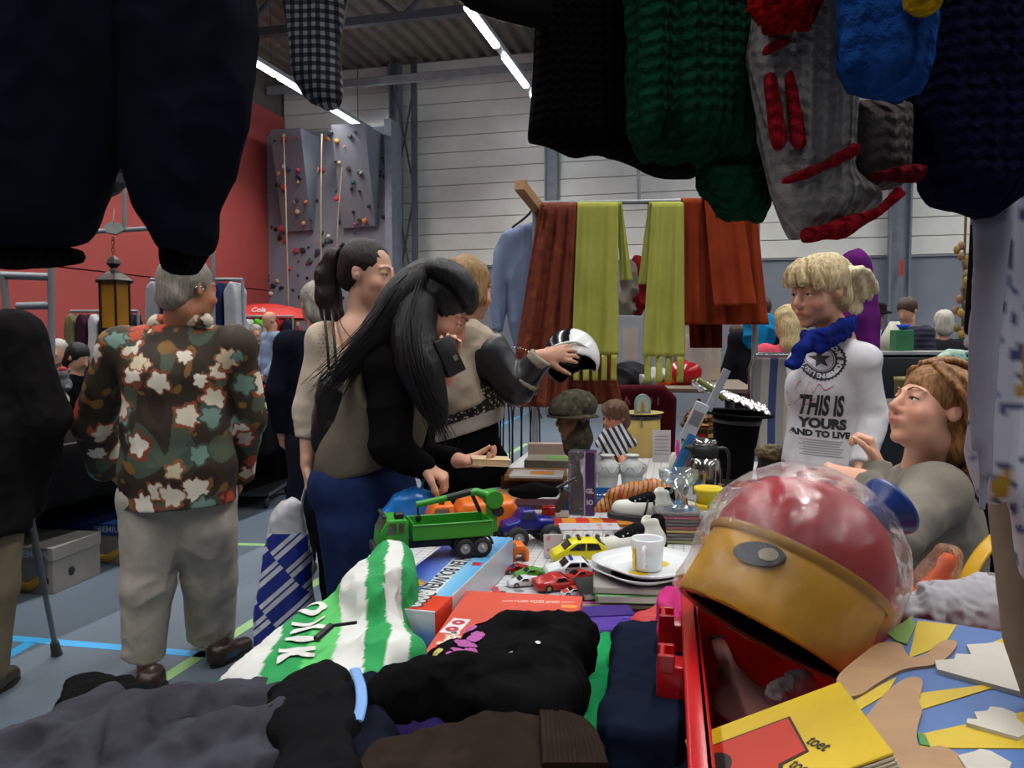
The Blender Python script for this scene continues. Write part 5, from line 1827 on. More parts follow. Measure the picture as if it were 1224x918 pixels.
def boxp(name, parent, c, size, mat, bev=.002, m=None, seg=1):
 b = MB(); b.box(c, size, m, bev, seg)
 return obj(name, b, mat, parent)
def prof(name, parent, poly, y0, y1, mat, bev=0.0):
 """side outline (x, z) extruded between y0 and y1"""
 b = MB(); b.prism(poly, -y1, -y0, YP, bev)
 return obj(name, b, mat, parent)
# ---- green lorry with a crane, standing on the long box
BOXZ = .835
tz = BOXZ
GRN = plastic('#2c8a22', .38)
ld = Vector((-.955, -.295, 0))
tc = onz(515, 664, tz)
lor = thing('toy_lorry', 'green toy tipper lorry with a crane arm standing on a boxed game', 'toy lorry', tc, math.atan2(ld.y, ld.x))
boxp('chassis', lor, (-.005, 0, .034), (.25, .035, .016), BLK)
cab = prof('cab', lor, [(.062, .035), (.062, .098), (.072, .104), (.112, .103), (.130, .075), (.134, .035)], -.048, .048, GRN, .003)
for s in (-1, 1):
 b = MB(); b.prism([(.073, .072), (.073, .095), (.086, .096), (.086, .072)], 0, .0015, T(0, s * .0488, 0) @ YP); obj('side_window', b, plain('#3a4038', .15), cab)
 b = MB(); b.prism([(.091, .070), (.091, .096), (.108, .096), (.116, .070)], 0, .0015, T(0, s * .0488, 0) @ YP); obj('side_window', b, plain('#3a4038', .15), cab)
b = MB(); b.box((0, 0, 0), (.0016, .078, .030), T(.1225, 0, .088) @ rot(0, math.radians(-32.6), 0)); obj('windscreen', b, plain('#4c5248', .12), cab)
boxp('bumper', lor, (.138, 0, .028), (.012, .10, .022), BLK, .003)
boxp('roof_bar', lor, (.118, 0, .111), (.01, .085, .008), BLK, .002)
boxp('intake', lor, (.082, .025, .110), (.022, .022, .016), BLK, .003)
bed = thing('bed_tmp', '', '', (0, 0, 0)) if False else None
b = MB(); b.box((-.045, 0, .054), (.195, .102, .005)); floor_ = obj('bed', b, GRN, lor)
for nm, c, sz in (('side_wall', (-.045, .0505, .072), (.195, .003, .036)), ('side_wall', (-.045, -.0505, .072), (.195, .003, .036)), ('end_wall', (.0515, 0, .074), (.003, .102, .040)), ('end_wall', (-.1425, 0, .072), (.003, .102, .036))):
 boxp(nm, lor, c, sz, GRN, .001)
for s in (-1, 1):
 boxp('rail', lor, (-.045, s * .0525, .088), (.197, .004, .004), GRN, .001)
 for x in (-.075, -.118, .095): wheel(lor, x, s * .044, .024, .024, .022)
 for x in (-.075, -.118):
  b = MB(); b.tube([(x + .027 * math.cos(t), s * .044, .026 + .028 * math.sin(t)) for t in np.linspace(.1, 3.04, 10)], .0035, 6); obj('mudguard', b, BLK, lor)
prof('outrigger', lor, [(-.135, .004), (-.135, .055), (-.155, .055), (-.152, .004)], -.056, -.04, GRN, .002)
prof('crane_mast', lor, [(-.142, .05), (-.142, .118), (-.150, .135), (-.165, .135), (-.168, .05)], -.013, .013, GRN, .003)
b = MB(); b.cyl((-.158, -.022, .132), (-.158, .022, .132), .022, n=20); obj('crane_winch', b, GRN, lor)
b = MB(); b.cyl((-.168, -.02, .103), (-.168, .02, .103), .014, n=16); obj('winch_drum', b, BLK, lor)
b = MB(); b.tube([(-.155, 0, .135), (-.115, 0, .152), (-.10, 0, .150)], [.012, .010, .010], 8); obj('boom', b, GRN, lor)
b = MB(); b.tube([(-.105, 0, .153), (-.04, 0, .140)], .009, 8); obj('boom_section', b, BLK, lor)
b = MB(); b.tube([(-.05, 0, .142), (.035, 0, .128)], .008, 8); obj('jib', b, GRN, lor)
b = MB(); b.tube([(-.125, 0, .100), (-.105, 0, .145)], .005, 8); obj('ram', b, BLK, lor)
b = MB(); b.tube([(.032, 0, .128), (.030, 0, .098)], .003, 6); b.sphere((.030, 0, .094), (.008, .006, .011), 10, 8); obj('hook', b, BLK, lor)
# ---- the long boxed game under it
a_, b_ = onz(521, 731, BOXZ), onz(613, 642.5, BOXZ)
dv = (b_ - a_); L_ = dv.length; dv.normalize(); nv_ = Vector((-dv.y, dv.x, 0))
Wd = .155
gb = thing('boxed_game', 'long blue, white and red boxed game under the green toy lorry', 'game box', (a_ + b_) / 2 + nv_ * Wd / 2 - Vector((0, 0, BOXZ - .758)), math.atan2(dv.y, dv.x))
H_ = BOXZ - .7585
def box_mat():
 t = NT('game_box_print')
 s = t.sep(t.co())
 u = t.math('ADD', t.math('DIVIDE', s[0], L_), .5)
 diag = t.math('ADD', s[1], t.math('MULTIPLY', s[0], -.05))
 top = t.ramp(t.math('ADD', t.math('DIVIDE', diag, Wd), .5), [(0, rgb('#4b93c6')), (.30, rgb('#7db4d4')), (.31, rgb('#c9ccd0')), (.55, rgb('#c4c8cc')), (.56, rgb('#5a7ac0')), (.9, rgb('#2a3f98'))])
 end = t.math('LESS_THAN', u, .155)
 col = t.mix(end, top, rgb('#c63a22'))
 nearf = t.math('LESS_THAN', u, .004)
 face = t.ramp(t.math('DIVIDE', s[2], H_), [(0, rgb('#2c4a94')), (.35, rgb('#4a78b4')), (.8, rgb('#b9c8cc'))])
 col = t.mix(nearf, col, face)
 side = t.math('LESS_THAN', s[1], -Wd / 2 + .002)
 sd = t.ramp(t.math('ADD', u, t.math('MULTIPLY', t.noise(t.co(), 25, 2), .06)), [(0, rgb('#c63a22')), (.19, rgb('#c63a22')), (.2, rgb('#b9bec4')), (.8, rgb('#aeb4bc')), (.97, rgb('#8a98b8'))])
 col = t.mix(side, col, sd)
 return t.out(col, .3, 0, .5)
boxp('carton', gb, (0, 0, H_ / 2), (L_, Wd, H_), box_mat(), .001)
def flat_text(parent, s, size, m, mat, name='lettering', bold=.001, sx=1.0, up=.0006):
 v_, f_ = text_mesh(s, size, bold, sx)
 b = MB(); b.add([(x, y, up) for x, y, z in v_], f_, m=m)
 return obj(name, b, mat, parent)
def burst2d(r, n=14, k=.62):
 p = [(0, 0, 0)] + [((r if i % 2 == 0 else r * k) * math.cos(math.pi * i / n), (r if i % 2 == 0 else r * k) * math.sin(math.pi * i / n), 0) for i in range(2 * n)]
 return p, [(0, 1 + i, 1 + (i + 1) % (2 * n)) for i in range(2 * n)]
def flat_shape(parent, vf, m, mat, name, up=.0006):
 b = MB(); b.add([(p[0], p[1], up) for p in vf[0]], vf[1], m=m)
 return obj(name, b, mat, parent)
YEL, WHITE_P, REDINK = plain('#d8a02c', .4), plain('#d0d2d4', .4), plain('#a8322c', .5)
topm = T(0, 0, H_)
flat_text(gb, '3000', .062, topm @ T(-L_ * .395, -.01, 0) @ rot(0, 0, math.pi), WHITE_P, 'lettering', .003, .75)
flat_text(gb, '3000', .062, topm @ T(-L_ * .397, -.013, -.0003) @ rot(0, 0, math.pi), plain('#222226', .5), 'lettering_shadow', .005, .75)
flat_text(gb, 'KNUTSELEN EN BOUWEN', .052, topm @ T(L_ * .07, -.012, 0) @ rot(0, 0, math.pi), plain('#2a3038', .5), 'lettering', .001, .72)
flat_shape(gb, burst2d(.042), topm @ T(-L_ * .245, .04, 0), YEL, 'burst')
flat_text(gb, '5 in 1', .028, topm @ T(-L_ * .245, .04, .0004) @ rot(0, 0, math.pi), REDINK)
endm = T(-L_ / 2, 0, H_ / 2) @ rot(math.pi / 2, 0, -math.pi / 2)
flat_shape(gb, burst2d(.036), endm @ T(-.005, -.002, 0), YEL, 'burst')
flat_text(gb, '5 in 1', .027, endm @ T(-.005, -.002, .0005), REDINK)
flat_shape(gb, ([(-.012, -.011, 0), (.012, -.011, 0), (.012, .011, 0), (-.012, .011, 0)], [(0, 1, 2, 3)]), topm @ T(L_ * .06, -.058, 0), plain('#b02030', .4), 'logo')
# ---- flat orange-red game box under the black T-shirt
RZ = .815
A0, B0_, N0 = onz(551, 706, RZ), onz(690, 713, RZ), onz(513, 782, RZ)
ex, ey = (B0_ - A0), (N0 - A0)
W2, L2 = ex.length, ey.length * 1.02
rb = thing('boxed_game', 'flat orange-red game box half covered by the black T-shirt', 'game box', (A0 + (ex + ey) / 2) - Vector((0, 0, RZ - .7585)), math.atan2(ex.y, ex.x))
hb_ = RZ - .7585
boxp('box_base', rb, (0, 0, hb_ * .45), (W2 - .006, L2 - .006, hb_ * .9), plain('#9c9a94', .5), .001)
boxp('box_lid', rb, (0, 0, hb_ * .55), (W2, L2, hb_ * .9), plain('#c04a38', .4, vary=.05), .0015)
flat_shape(rb, ([(-.04, -.018, 0), (.04, -.018, 0), (.04, .018, 0), (-.04, .018, 0)], [(0, 1, 2, 3)]), T(-W2 * .40, -L2 * .10, hb_) @ rot(0, 0, 1.45), WHITE_P, 'label')
for k in (-1, 1): flat_shape(rb, ring2d(.004, .013, 20), T(-W2 * .40 + k * .002, -L2 * .10 + k * .018, hb_ + .0004), plain('#b03040', .4), 'label_ring')
flat_text(rb, 'spelletje', .034, T(-W2 * .40, -L2 * .34, hb_) @ rot(0, 0, 1.45), plain('#d8cfc0', .5))
for i in range(3):
 flat_text(rb, 'speel en leer samen', .011, T(W2 * (.02 + .13 * i), L2 * .36, hb_) @ rot(0, 0, .2), plain('#d8b8a8', .5), 'small_print', .0002)
flat_shape(rb, ([(-.016, -.01, 0), (.016, -.01, 0), (.016, .01, 0), (-.016, .01, 0)], [(0, 1, 2, 3)]), T(W2 * .41, L2 * .30, hb_), plain('#d8813a', .4), 'label')
# ---- toy cars
def car(name, label, loc, rz, L, c, poly, cabin, w=None, h_wheel=None, roof=None, glassc='#15171a', two=None, wheels=(.28, -.27), hub='#b0b0b0', cat='toy car'):
 """side outlines are given in lengths of the car: body poly and window polys in (x, z)"""
 t = thing(name, label, cat, loc, rz, 'toy cars on the stall')
 w = w or L * .42
 rw = h_wheel or L * .085
 m = c if not isinstance(c, str) else plastic(c, .25)
 body = prof('body', t, [(x * L, z * L) for x, z in poly], -w / 2, w / 2, m, L * .018)
 for wp in cabin:
  for s in (-1, 1):
   b = MB(); b.prism([(x * L, z * L) for x, z in wp], -.0012, .0012, T(0, s * (w / 2 + .0002), 0) @ YP)
   obj('window', b, plain(glassc, .15), body)
 for (x0, z0), (x1, z1) in (roof or []):
  q = Vector((x1 - x0, 0, z1 - z0)) * L
  b = MB(); b.box((0, 0, 0), (q.length, w * .78, .0025), T((x0 + x1) / 2 * L, 0, (z0 + z1) / 2 * L) @ rot(0, -math.atan2(q.z, q.x), 0))
  obj('windscreen', b, plain(glassc, .15), body)
 for x in wheels:
  for s in (-1, 1): wheel(t, x * L, s * (w / 2 - L * .02), rw, rw, L * .07, hub)
 return t
HATCH = [(-.5, .10), (-.49, .22), (-.42, .33), (-.30, .40), (.05, .41), (.16, .37), (.30, .26), (.46, .21), (.5, .14), (.49, .08), (-.48, .07)]
HW = [[(-.36, .26), (-.30, .37), (-.10, .385), (-.10, .26)], [(-.07, .26), (-.07, .385), (.06, .38), (.22, .27)]]
HR = [((.17, .375), (.29, .275)), ((-.43, .335), (-.33, .395))]
SEDAN = [(-.5, .10), (-.5, .22), (-.36, .245), (-.24, .345), (.06, .345), (.19, .24), (.46, .20), (.5, .14), (.49, .07), (-.49, .07)]
SW = [[(-.30, .245), (-.22, .325), (-.15, .325), (-.15, .245)], [(-.12, .245), (-.12, .325), (.04, .325), (.13, .245)]]
SR = [((.07, .345), (.185, .25)), ((-.35, .255), (-.25, .34))]
SPORT = [(-.5, .09), (-.5, .21), (-.30, .215), (-.12, .29), (.06, .29), (.20, .20), (.46, .14), (.5, .10), (.49, .05), (-.49, .05)]
SPW = [[(-.12, .205), (-.08, .275), (.05, .275), (.14, .205)]]
SPR = [((.07, .29), (.19, .21))]
CZ = .757
pi = math.pi
yc = car('toy_car', 'yellow toy hatchback with black windows beside the white police car', onz(692, 672, CZ), pi + .12, .155, '#cfc51c', HATCH, HW, roof=HR)
b = MB(); b.box((.0, 0, .0655), (.008, .022, .010), bev=.002); obj('roof_light', b, BLK, yc)
pc = car('toy_car', 'white toy police saloon with blue roof light', onz(682, 690, CZ), pi + .14, .138, '#c9ccd0', SEDAN, SW, roof=SR)
b = MB(); b.box((.0, 0, .051), (.008, .03, .008), bev=.002); obj('roof_light', b, plain('#1c2c8a', .2), pc)
for s in (-1, 1):
 b = MB(); b.box((-.055, s * .0295, .026), (.010, .001, .010)); obj('badge', b, plain('#24408c', .4), pc)
 v_, f_ = text_mesh('POLICE', .012, .0003); b = MB(); b.add(v_, f_, m=T(0, s * .0300, .0265) @ rot(pi / 2, 0, 0 if s < 0 else pi)); obj('lettering', b, plain('#30343c', .5), pc)
rc = car('toy_car', 'red toy sports car with gold wheels in front of the white police car', onz(668, 704, CZ), .28, .125, '#a3201c', SPORT, SPW, roof=SPR, hub='#b8a050')
car('toy_car', 'open red toy roadster behind the red sports car', onz(690, 694, CZ), pi + .5, .10, '#b02a22', SPORT, SPW, roof=SPR)
wr_ = car('toy_car', 'small white toy car with red roof stripes on a pale card', onz(686, 711, CZ), pi + .18, .062, '#c9c9c9', SPORT, SPW, roof=SPR)
b = MB(); b.box((-.002, 0, .0185), (.016, .022, .002)); obj('roof_stripe', b, plain('#c23a22', .3), wr_)
b = MB(); b.box((.02, 0, .0135), (.014, .02, .0015), rot(0, .12, 0)); obj('bonnet_stripe', b, plain('#c23a22', .3), wr_)
car('toy_car', 'green toy car behind the small white coupe', onz(634, 690, CZ), pi + .2, .085, '#4f8a2c', SPORT, SPW, roof=SPR)
car('toy_car', 'small white toy coupe with a black windscreen', onz(626, 700, CZ), pi + .25, .080, '#cccfd2', SPORT, SPW, roof=SPR)
car('toy_car', 'dark red toy car beside the long boxed game', onz(617, 684, CZ), pi + .2, .07, '#8f1a1c', SPORT, SPW, roof=SPR)
# ---- magazines below the small cars
mg = thing('magazine', 'glossy magazine with a red edge under the toy cars', 'magazine', onz(640, 707, .7555), .15)
boxp('cover', mg, (0, 0, 0), (.23, .10, .003), speckle('#b8b8ba', ('#8a3a40', '#a8a4a0', '#787880'), 22, .22, .2))
b = MB(); b.box((-.095, 0, .002), (.018, .09, .001)); obj('red_band', b, plain('#b03440', .3), mg)
cb = thing('card_pack', 'light blue blister card under the small white car', 'card', onz(694, 722, .757), .1)
boxp('card', cb, (0, 0, 0), (.06, .05, .004), plain('#3f8fd0', .3)); v_, f_ = text_mesh('OY', .022, .001); b = MB(); b.add(v_, f_, m=T(0, 0, .0026)); obj('lettering', b, BLK, cb)
# ---- orange tanker lorry
og = thing('toy_lorry', 'orange toy tanker lorry behind the green lorry', 'toy lorry', onz(556, 645, .757), pi + .22)
ORG = plastic('#d8691a', .35)
S = SDF(); S.slab([(-.155, .035), (-.155, .10), (-.14, .125), (.015, .125), (.03, .10), (.03, .035)], rot(math.pi / 2), .06, .02)
V, Q = S.mesh(.004, 1); obj('tank', np_mesh('tank', V, Q), ORG, og)
b = MB(); b.lathe([(0, 0), (.018, 0), (.016, .012), (.006, .016), (0, .016)], 14, T(-.06, 0, .124)); obj('hatch', b, ORG, og)
ca = prof('cab', og, [(.04, .03), (.04, .118), (.10, .118), (.118, .085), (.12, .03)], -.052, .052, ORG, .006)
for s in (-1, 1):
 b = MB(); b.prism([(.055, .082), (.055, .108), (.095, .108), (.106, .082)], -.001, .001, T(0, s * .0525, 0) @ YP); obj('window', b, plain('#6a5a48', .2), ca)
 for x in (-.12, -.06, .085): wheel(og, x, s * .05, .026, .026, .024)
for y in (-.02, .03):
 b = MB(); b.lathe([(0, 0), (.009, 0), (.009, .012), (0, .016)], 10, T(.075, y, .118)); obj('beacon', b, plain('#4a3a1c', .3), og)
for i in range(14):
 boxp('grille_bar', og, (-.16, -.055 + i * .0085, .045), (.006, .003, .022), plain('#c0c0bc', .3), 0)
op = thing('toy_bucket', 'orange toy loader shovel lying beside the boxed game', 'toy part', onz(619, 668, .757), .2)
prof('arch', op, [(-.03, 0), (-.03, .03), (-.018, .045), (.012, .045), (.026, .03), (.026, 0), (.014, 0), (.012, .022), (-.014, .022), (-.016, 0)], -.03, .03, ORG, .003)
b = MB(); b.cyl((-.02, -.032, .046), (-.02, .032, .046), .009, n=12); obj('roller', b, plain('#8a8478', .5), op)
# ---- dark blue monster truck
mt = thing('toy_truck', 'dark blue toy monster truck with big black wheels', 'toy truck', onz(633, 650, .757), pi + .35)
BLU = plastic('#181c70', .2)
S = SDF(); S.slab([(-.07, .045), (-.07, .075), (-.05, .078), (-.02, .08), (-.005, .108), (.03, .108), (.045, .08), (.085, .072), (.088, .045)], rot(math.pi / 2), .034, .012)
V, Q = S.mesh(.0035, 1); obj('body', np_mesh('body', V, Q), BLU, mt)
boxp('chassis', mt, (0, 0, .04), (.12, .03, .015), BLK)
for x in (-.05, .055):
 for s in (-1, 1): wheel(mt, x, s * .045, .032, .032, .032)
for s in (-1, 1):
 b = MB(); b.prism([(-.002, .083), (.004, .102), (.026, .102), (.038, .083)], -.001, .001, T(0, s * .0345, 0) @ YP); obj('window', b, plain('#2c3040', .15), mt)
# ---- clear toy box with a pink card
tb = thing('toy_box', 'clear-windowed toy box with a pink printed card behind the yellow car', 'toy box', onz(694, 668, .757), .03)
boxp('card_base', tb, (.02, .05, .018), (.21, .07, .034), speckle('#b8b0b4', ('#c890a8', '#8aa8b8', '#a87888'), 40, .2, .4), .001)
boxp('card_panel', tb, (-.075, .012, .034), (.055, .003, .066), speckle('#c0b4bc', ('#c08098', '#b8788c'), 26, .22, .4), .001)
boxp('window', tb, (.03, .05, .055), (.155, .07, .04), clearfilm(.25, .1), .004, seg=2)
for i in range(5): boxp('toy_figure', tb, (-.03 + i * .028, .05, .045), (.012, .02, .022), plastic(('#4a9a5a', '#c06a7a', '#4a8ab0', '#c0a048', '#9a5a9a')[i], .4), .004, seg=2)
boxp('top_card', tb, (.03, .05, .078), (.17, .08, .004), speckle('#a8a8b0', ('#b05a3a', '#8890a8'), 30, .25, .3), .001)
# ---- plates and cup
PZ = .825
pt = onz(776, 682, PZ)
def square_plate(name, label, c, half, rz, mat, sag=0.0):
 t = thing(name, label, 'plate', c, rz)
 S = SDF()
 def rsq(r, n=28, p=3.2):
  return [(r * math.copysign(abs(math.cos(a)) ** (2 / p), math.cos(a)), r * math.copysign(abs(math.sin(a)) ** (2 / p), math.sin(a))) for a in np.linspace(0, 2 * pi, n, endpoint=False)]
 b = MB()
 n = 40
 rings = [(.62, .0), (.66, .003), (.78, .010), (1.0, .022), (1.0, .026), (.80, .015), (.66, .007), (.60, .005)]
 vs, fs = [], []
 for k, z in rings:
  for x, y in rsq(half * k, n): vs.append((x, y, z))
 for i in range(len(rings) - 1):
  for j in range(n): fs.append((i * n + j, i * n + (j + 1) % n, (i + 1) * n + (j + 1) % n, (i + 1) * n + j))
 fs += [tuple(reversed(range(n))), tuple((len(rings) - 1) * n + j for j in range(n))]
 b.add(vs, fs, True)
 obj('dish', b, mat, t)
 return t
CHINA = plain('#cfd2d4', .15, vary=.02)
pl1 = square_plate('plate', 'white square plate with a yellow egg print, under the cup', pt, .118, .62, CHINA)
for x, y, r in ((.045, .02, .034), (-.05, -.012, .026), (.012, .045, .02)):
 v_, f_ = blob2d(r, 18, int(r * 1000), .25); flat_shape(pl1, (v_, f_), T(x, y, .005), plain('#c8a81c', .2), 'egg_print')
square_plate('plate', 'white square plate stacked below the one with the egg print', pt - Vector((.012, .0, .014)), .114, .55, CHINA)
cp = thing('cup', 'white china cup with a square handle standing on the plate', 'cup', pt + Vector((-.006, -.008, .006)), -1.9)
b = MB(); b.lathe([(0, 0), (.030, 0), (.034, .004), (.0385, .072), (.0365, .074), (.0345, .071), (.030, .008), (0, .007)], 28); obj('cup_body', b, CHINA, cp)
b = MB(); b.tube([(.034, 0, .058), (.056, 0, .060), (.062, 0, .054), (.058, 0, .024), (.050, 0, .018), (.032, 0, .018)], .0048, 8, flat=1.5); obj('handle', b, CHINA, cp)
b = MB(); b.box((.0, -.0375, .03), (.010, .003, .05), rot(0, 0, .8), bev=.001); obj('yellow_stripe', b, plain('#c8a81c', .2), cp)
# ---- books, folder and boxes below the plates
for i, (nm, lb, px, py, z, sx, sy, h_, c, rz) in enumerate((
  ('book', 'grey hardback lying under the stacked plates', 768, 705, .80, .22, .16, .016, '#8d8a88', -.12),
  ('book', 'green and white paperback under the grey hardback', 765, 716, .782, .20, .15, .018, '#4a8a48', -.05),
  ('book', 'black DVD case under the stacked plates', 742, 712, .77, .19, .135, .014, '#161418', .1),
  ('book', 'pink-edged book lowest under the plates', 752, 722, .757, .24, .16, .013, '#8a3a5c', -.1))):
 t = thing(nm, lb, 'book', onz(px, py, z), rz)
 boxp('cover', t, (0, .04, h_ / 2), (sx, sy, h_), plain(c, .35), .0015)
 boxp('pages', t, (0, .04 - .0012, h_ / 2), (sx - .008, sy, h_ - .005), plain('#b8b4a8', .7), 0)
fd = thing('plastic_folder', 'purple plastic wallet folder in front of the plates', 'folder', onz(722, 745, .775), .12)
boxp('wallet', fd, (0, .02, 0), (.15, .13, .010), plain('#45298c', .2), .003)
boxp('flap', fd, (.0, .055, .0065), (.15, .06, .003), plain('#3a2278', .2), .001)
# ---- CD stack
cs_c = onz(815, 650, .757)
for i, c in enumerate(('#8a9a58', '#5a5256', '#58504e', '#b49a48', '#8a2c48', '#4c3c46', '#57504a', '#9a2c58', '#6a6268')):
 t = thing('cd_case', ['lowest, olive-edged CD case of the stack', 'grey CD case second from the bottom of the stack', 'brownish CD case third from the bottom of the stack', 'yellow-edged CD case in the middle of the stack', 'crimson-edged CD case above the yellow-edged one', 'dark plum CD case near the top of the stack', 'dark grey-brown CD case third from the top of the stack', 'pink-edged CD case just below the top of the stack', 'topmost CD case of the stack, under the glass goblet'][i], 'CD case', cs_c + Vector((random.Random(i).uniform(-.004, .004), .06, i * .0104)), -.1 + .02 * (i % 3), 'stacked CD cases')
 boxp('case', t, (0, 0, .005), (.142, .125, .0098), clearfilm(.10, .08), .001)
 boxp('inlay', t, (0, 0, .005), (.136, .121, .0068), plain(c, .3), 0)
flat_shape(t, ring2d(.0, .045, 24), T(.01, .0, .0092), plain('#5a9ac0', .25), 'cover_print')
CDTOP = cs_c.z + 9 * .0104
# ---- glass goblets
GL = clearfilm(.22, .03, '#eef4f4', 0.0)
def goblet(label, c, R, stem, tilt=0.0):
 t = thing('glass_goblet', label, 'glass', c, .3, 'glass goblets')
 b = MB()
 b.lathe([(0, 0), (R * .72, 0), (R * .74, .004), (R * .3, .012), (.009, .02), (.008, stem * .5), (.011, stem), (R * .35, stem + .006), (R * .75, stem + R * .28), (R * .96, stem + R * .62), (R, stem + R * .98),
             (R * .97, stem + R * .98), (R * .93, stem + R * .62), (R * .72, stem + R * .31), (R * .33, stem + .012), (0, stem + .010)], 36)
 obj('bowl', b, GL, t)
 for k in range(3):
  a = k * 2.1
  b = MB(); b.tube(bez([(.014 * math.cos(a), .014 * math.sin(a), stem + .004), (.030 * math.cos(a + .5), .030 * math.sin(a + .5), stem * .6), (.012 * math.cos(a + 1), .012 * math.sin(a + 1), .018)], 8), .0045, 8)
  obj('twisted_stem', b, GL, t)
 return t
goblet('clear glass dessert goblet on top of the stacked CD cases', Vector((cs_c.x, cs_c.y + .06, CDTOP + .001)), .060, .058)
goblet('shallow clear glass goblet beside the plastic-wrapped helmet', onz(868, 672, .757) + Vector((0, .03, 0)), .066, .060)
g3 = thing('glass_bowl', 'small greenish glass bowl behind the glass goblet', 'bowl', onz(870, 640, .757) + Vector((.01, .05, 0)))
b = MB(); b.lathe([(0, 0), (.035, 0), (.05, .03), (.062, .085), (.059, .085), (.046, .032), (.032, .006), (0, .006)], 32); obj('bowl', b, clearfilm(.35, .03, '#c8dc70', 0.0), g3)
# ---- yellow cups and orange bowl
for lb, px, py, z, R, H in (('bright yellow plastic cup, the upper of a nested pair', 846, 622, .80, .046, .07), ('bright yellow plastic cup, the lower of a nested pair', 846, 622, .757, .043, .06)):
 t = thing('plastic_cup', lb, 'cup', onz(px, py, .757) * 1.0 + Vector((0, 0, z - .757)), 0, 'yellow plastic cups')
 b = MB(); b.lathe([(0, 0), (R * .78, 0), (R * .94, H * .75), (R * 1.02, H * .78), (R * 1.03, H), (R * .98, H), (R * .90, H * .75), (R * .74, .004), (0, .004)], 28); obj('cup_body', b, plastic('#d6bd14', .35), t)
t = thing('orange_bowl', 'small orange plastic bowl beside the CD cases', 'bowl', onz(852, 655, .757))
b = MB(); b.lathe([(0, 0), (.03, 0), (.036, .03), (.034, .03), (.028, .004), (0, .004)], 24); obj('bowl', b, plastic('#d8861c', .35), t)
# ---- pair of black and white sports shoes
def trainer(label, c, rz, lean):
 t = thing('sports_shoe', label, 'shoe', c, rz, 'black and white sports shoes')
 Mx = rot(0, lean, 0)
 def mk(name, S, mat, h=.004, fold=None):
  V, Q = S.mesh(h, 1)
  if fold: V = folds(V, Q, *fold)
  V = V @ np.array(Mx.to_3x3()).T
  return obj(name, np_mesh(name, V, Q), mat, t)
 S = SDF()
 S.limb((-.075, 0, .045), (.055, 0, .032), .038, .028, .02, wide=(0, 1, 0), ratio=1.0)
 S.limb((-.08, 0, .05), (-.075, 0, .095), .034, .028, .02)
 S.ball((-.078, 0, .118), (.03, .018, .035), .008, True)
 S.cut((0, 0, .012), (0, 0, -1))
 up = mk('upper', S, plain('#c4c3ba', .6, bump=.2))
 S = SDF(); S.limb((-.085, 0, .012), (.065, 0, .012), .036, .030, .0, wide=(0, 1, 0), ratio=1.1); S.cut((0, 0, .020), (0, 0, 1)); S.cut((0, 0, 0), (0, 0, -1))
 mk('sole', S, plain('#17171a', .6))
 S = SDF(); S.limb((-.098, 0, .03), (-.092, 0, .098), .026, .024, .01); S.limb((-.035, 0, .075), (.02, 0, .058), .022, .016, .01, wide=(0, 1, 0), ratio=1.2); S.ball((-.078, 0, .112), (.024, .016, .04), .006, True)
 mk('collar', S, cloth('#141416'))
 for s in (-1, 1):
  for x0, x1 in ((-.055, -.04), (-.012, -.022)):
   b = MB(); b.m = Mx
   b.tube(bez([(x0, s * .036, .018), ((x0 + x1) / 2, s * .0375, .045), (x1, s * .026, .075)], 6), .0035, 6)
   obj('stripe', b, plain('#121214', .5), t)
 for i in range(4):
  b = MB(); b.m = Mx
  b.tube([(-.03 + i * .014, -.020, .083 - i * .006), (-.026 + i * .014, .020, .083 - i * .006)], .003, 6)
  obj('lace', b, plain('#d0d0c8', .8), t)
 b = MB(); b.m = Mx; b.tube(bez([(-.10, -.03, .03), (-.085, -.0395, .022), (-.06, -.038, .026)], 6), .004, 6); obj('heel_trim', b, plain('#b02030', .5), t)
 return t
trainer('black and white sports shoe, the nearer of the pair, behind the cup', onz(748, 666, .757), pi + .25, .0)
trainer('black and white sports shoe resting on top of its partner', onz(752, 640, .757) + Vector((.03, .055, .035)), pi + .1, -.12)
# ================================================================== bric-a-brac further down the table
def sculpt(name, parent, S, mat, h=.005, fold=None, smooth=1, col=None):
 V, Q = S.mesh(h, smooth)
 for f_ in fold or []: V = folds(V, Q, *f_)
 return obj(name, np_mesh(name, V, Q, col(V) if col else None), mat, parent)
# ---- toy tiger
tg = thing('toy_tiger', 'plastic toy tiger with a hanging head behind the sports shoes', 'toy animal', onz(772, 630, .757) + Vector((0, .06, 0)), pi - .15)
S = SDF()
S.chain([(-.085, 0, .105), (-.03, 0, .112), (.03, 0, .100), (.065, 0, .092)], [.030, .033, .033, .028], .02)
S.chain([(.065, 0, .095), (.095, 0, .088), (.12, 0, .062)], [.026, .022, .02], .02)
S.ball((.128, 0, .052), (.026, .022, .021), .012); S.ball((.148, 0, .040), (.014, .013, .011), .01)
for s in (-1, 1):
 S.ball((.118, s * .02, .072), (.007, .006, .009), .004)
 S.chain([(.06, s * .018, .085), (.064, s * .02, .045), (.058, s * .02, .008), (.068, s * .02, .005)], [.016, .011, .008, .009], .01)
 S.chain([(-.08, s * .018, .098), (-.068, s * .022, .06), (-.090, s * .022, .036), (-.084, s * .022, .006), (-.073, s * .022, .005)], [.023, .016, .010, .008, .009], .01)
S.chain([(-.11, 0, .11), (-.135, 0, .085), (-.15, 0, .05), (-.17, 0, .045)], [.008, .006, .006, .005], .01)
def tcol(V):
 c = np.tile(np.array(rgb('#a8662c')), (len(V), 1))
 c[V[:, 2] < .078] = np.array(rgb('#b98a58'))
 st = np.sin(V[:, 0] * 420 + 1.5 * np.sin(V[:, 2] * 60) + .6 * wave(V, 60, 3)) > .72
 c[st & (V[:, 2] > .035)] = rgb('#1a120c')
 return c
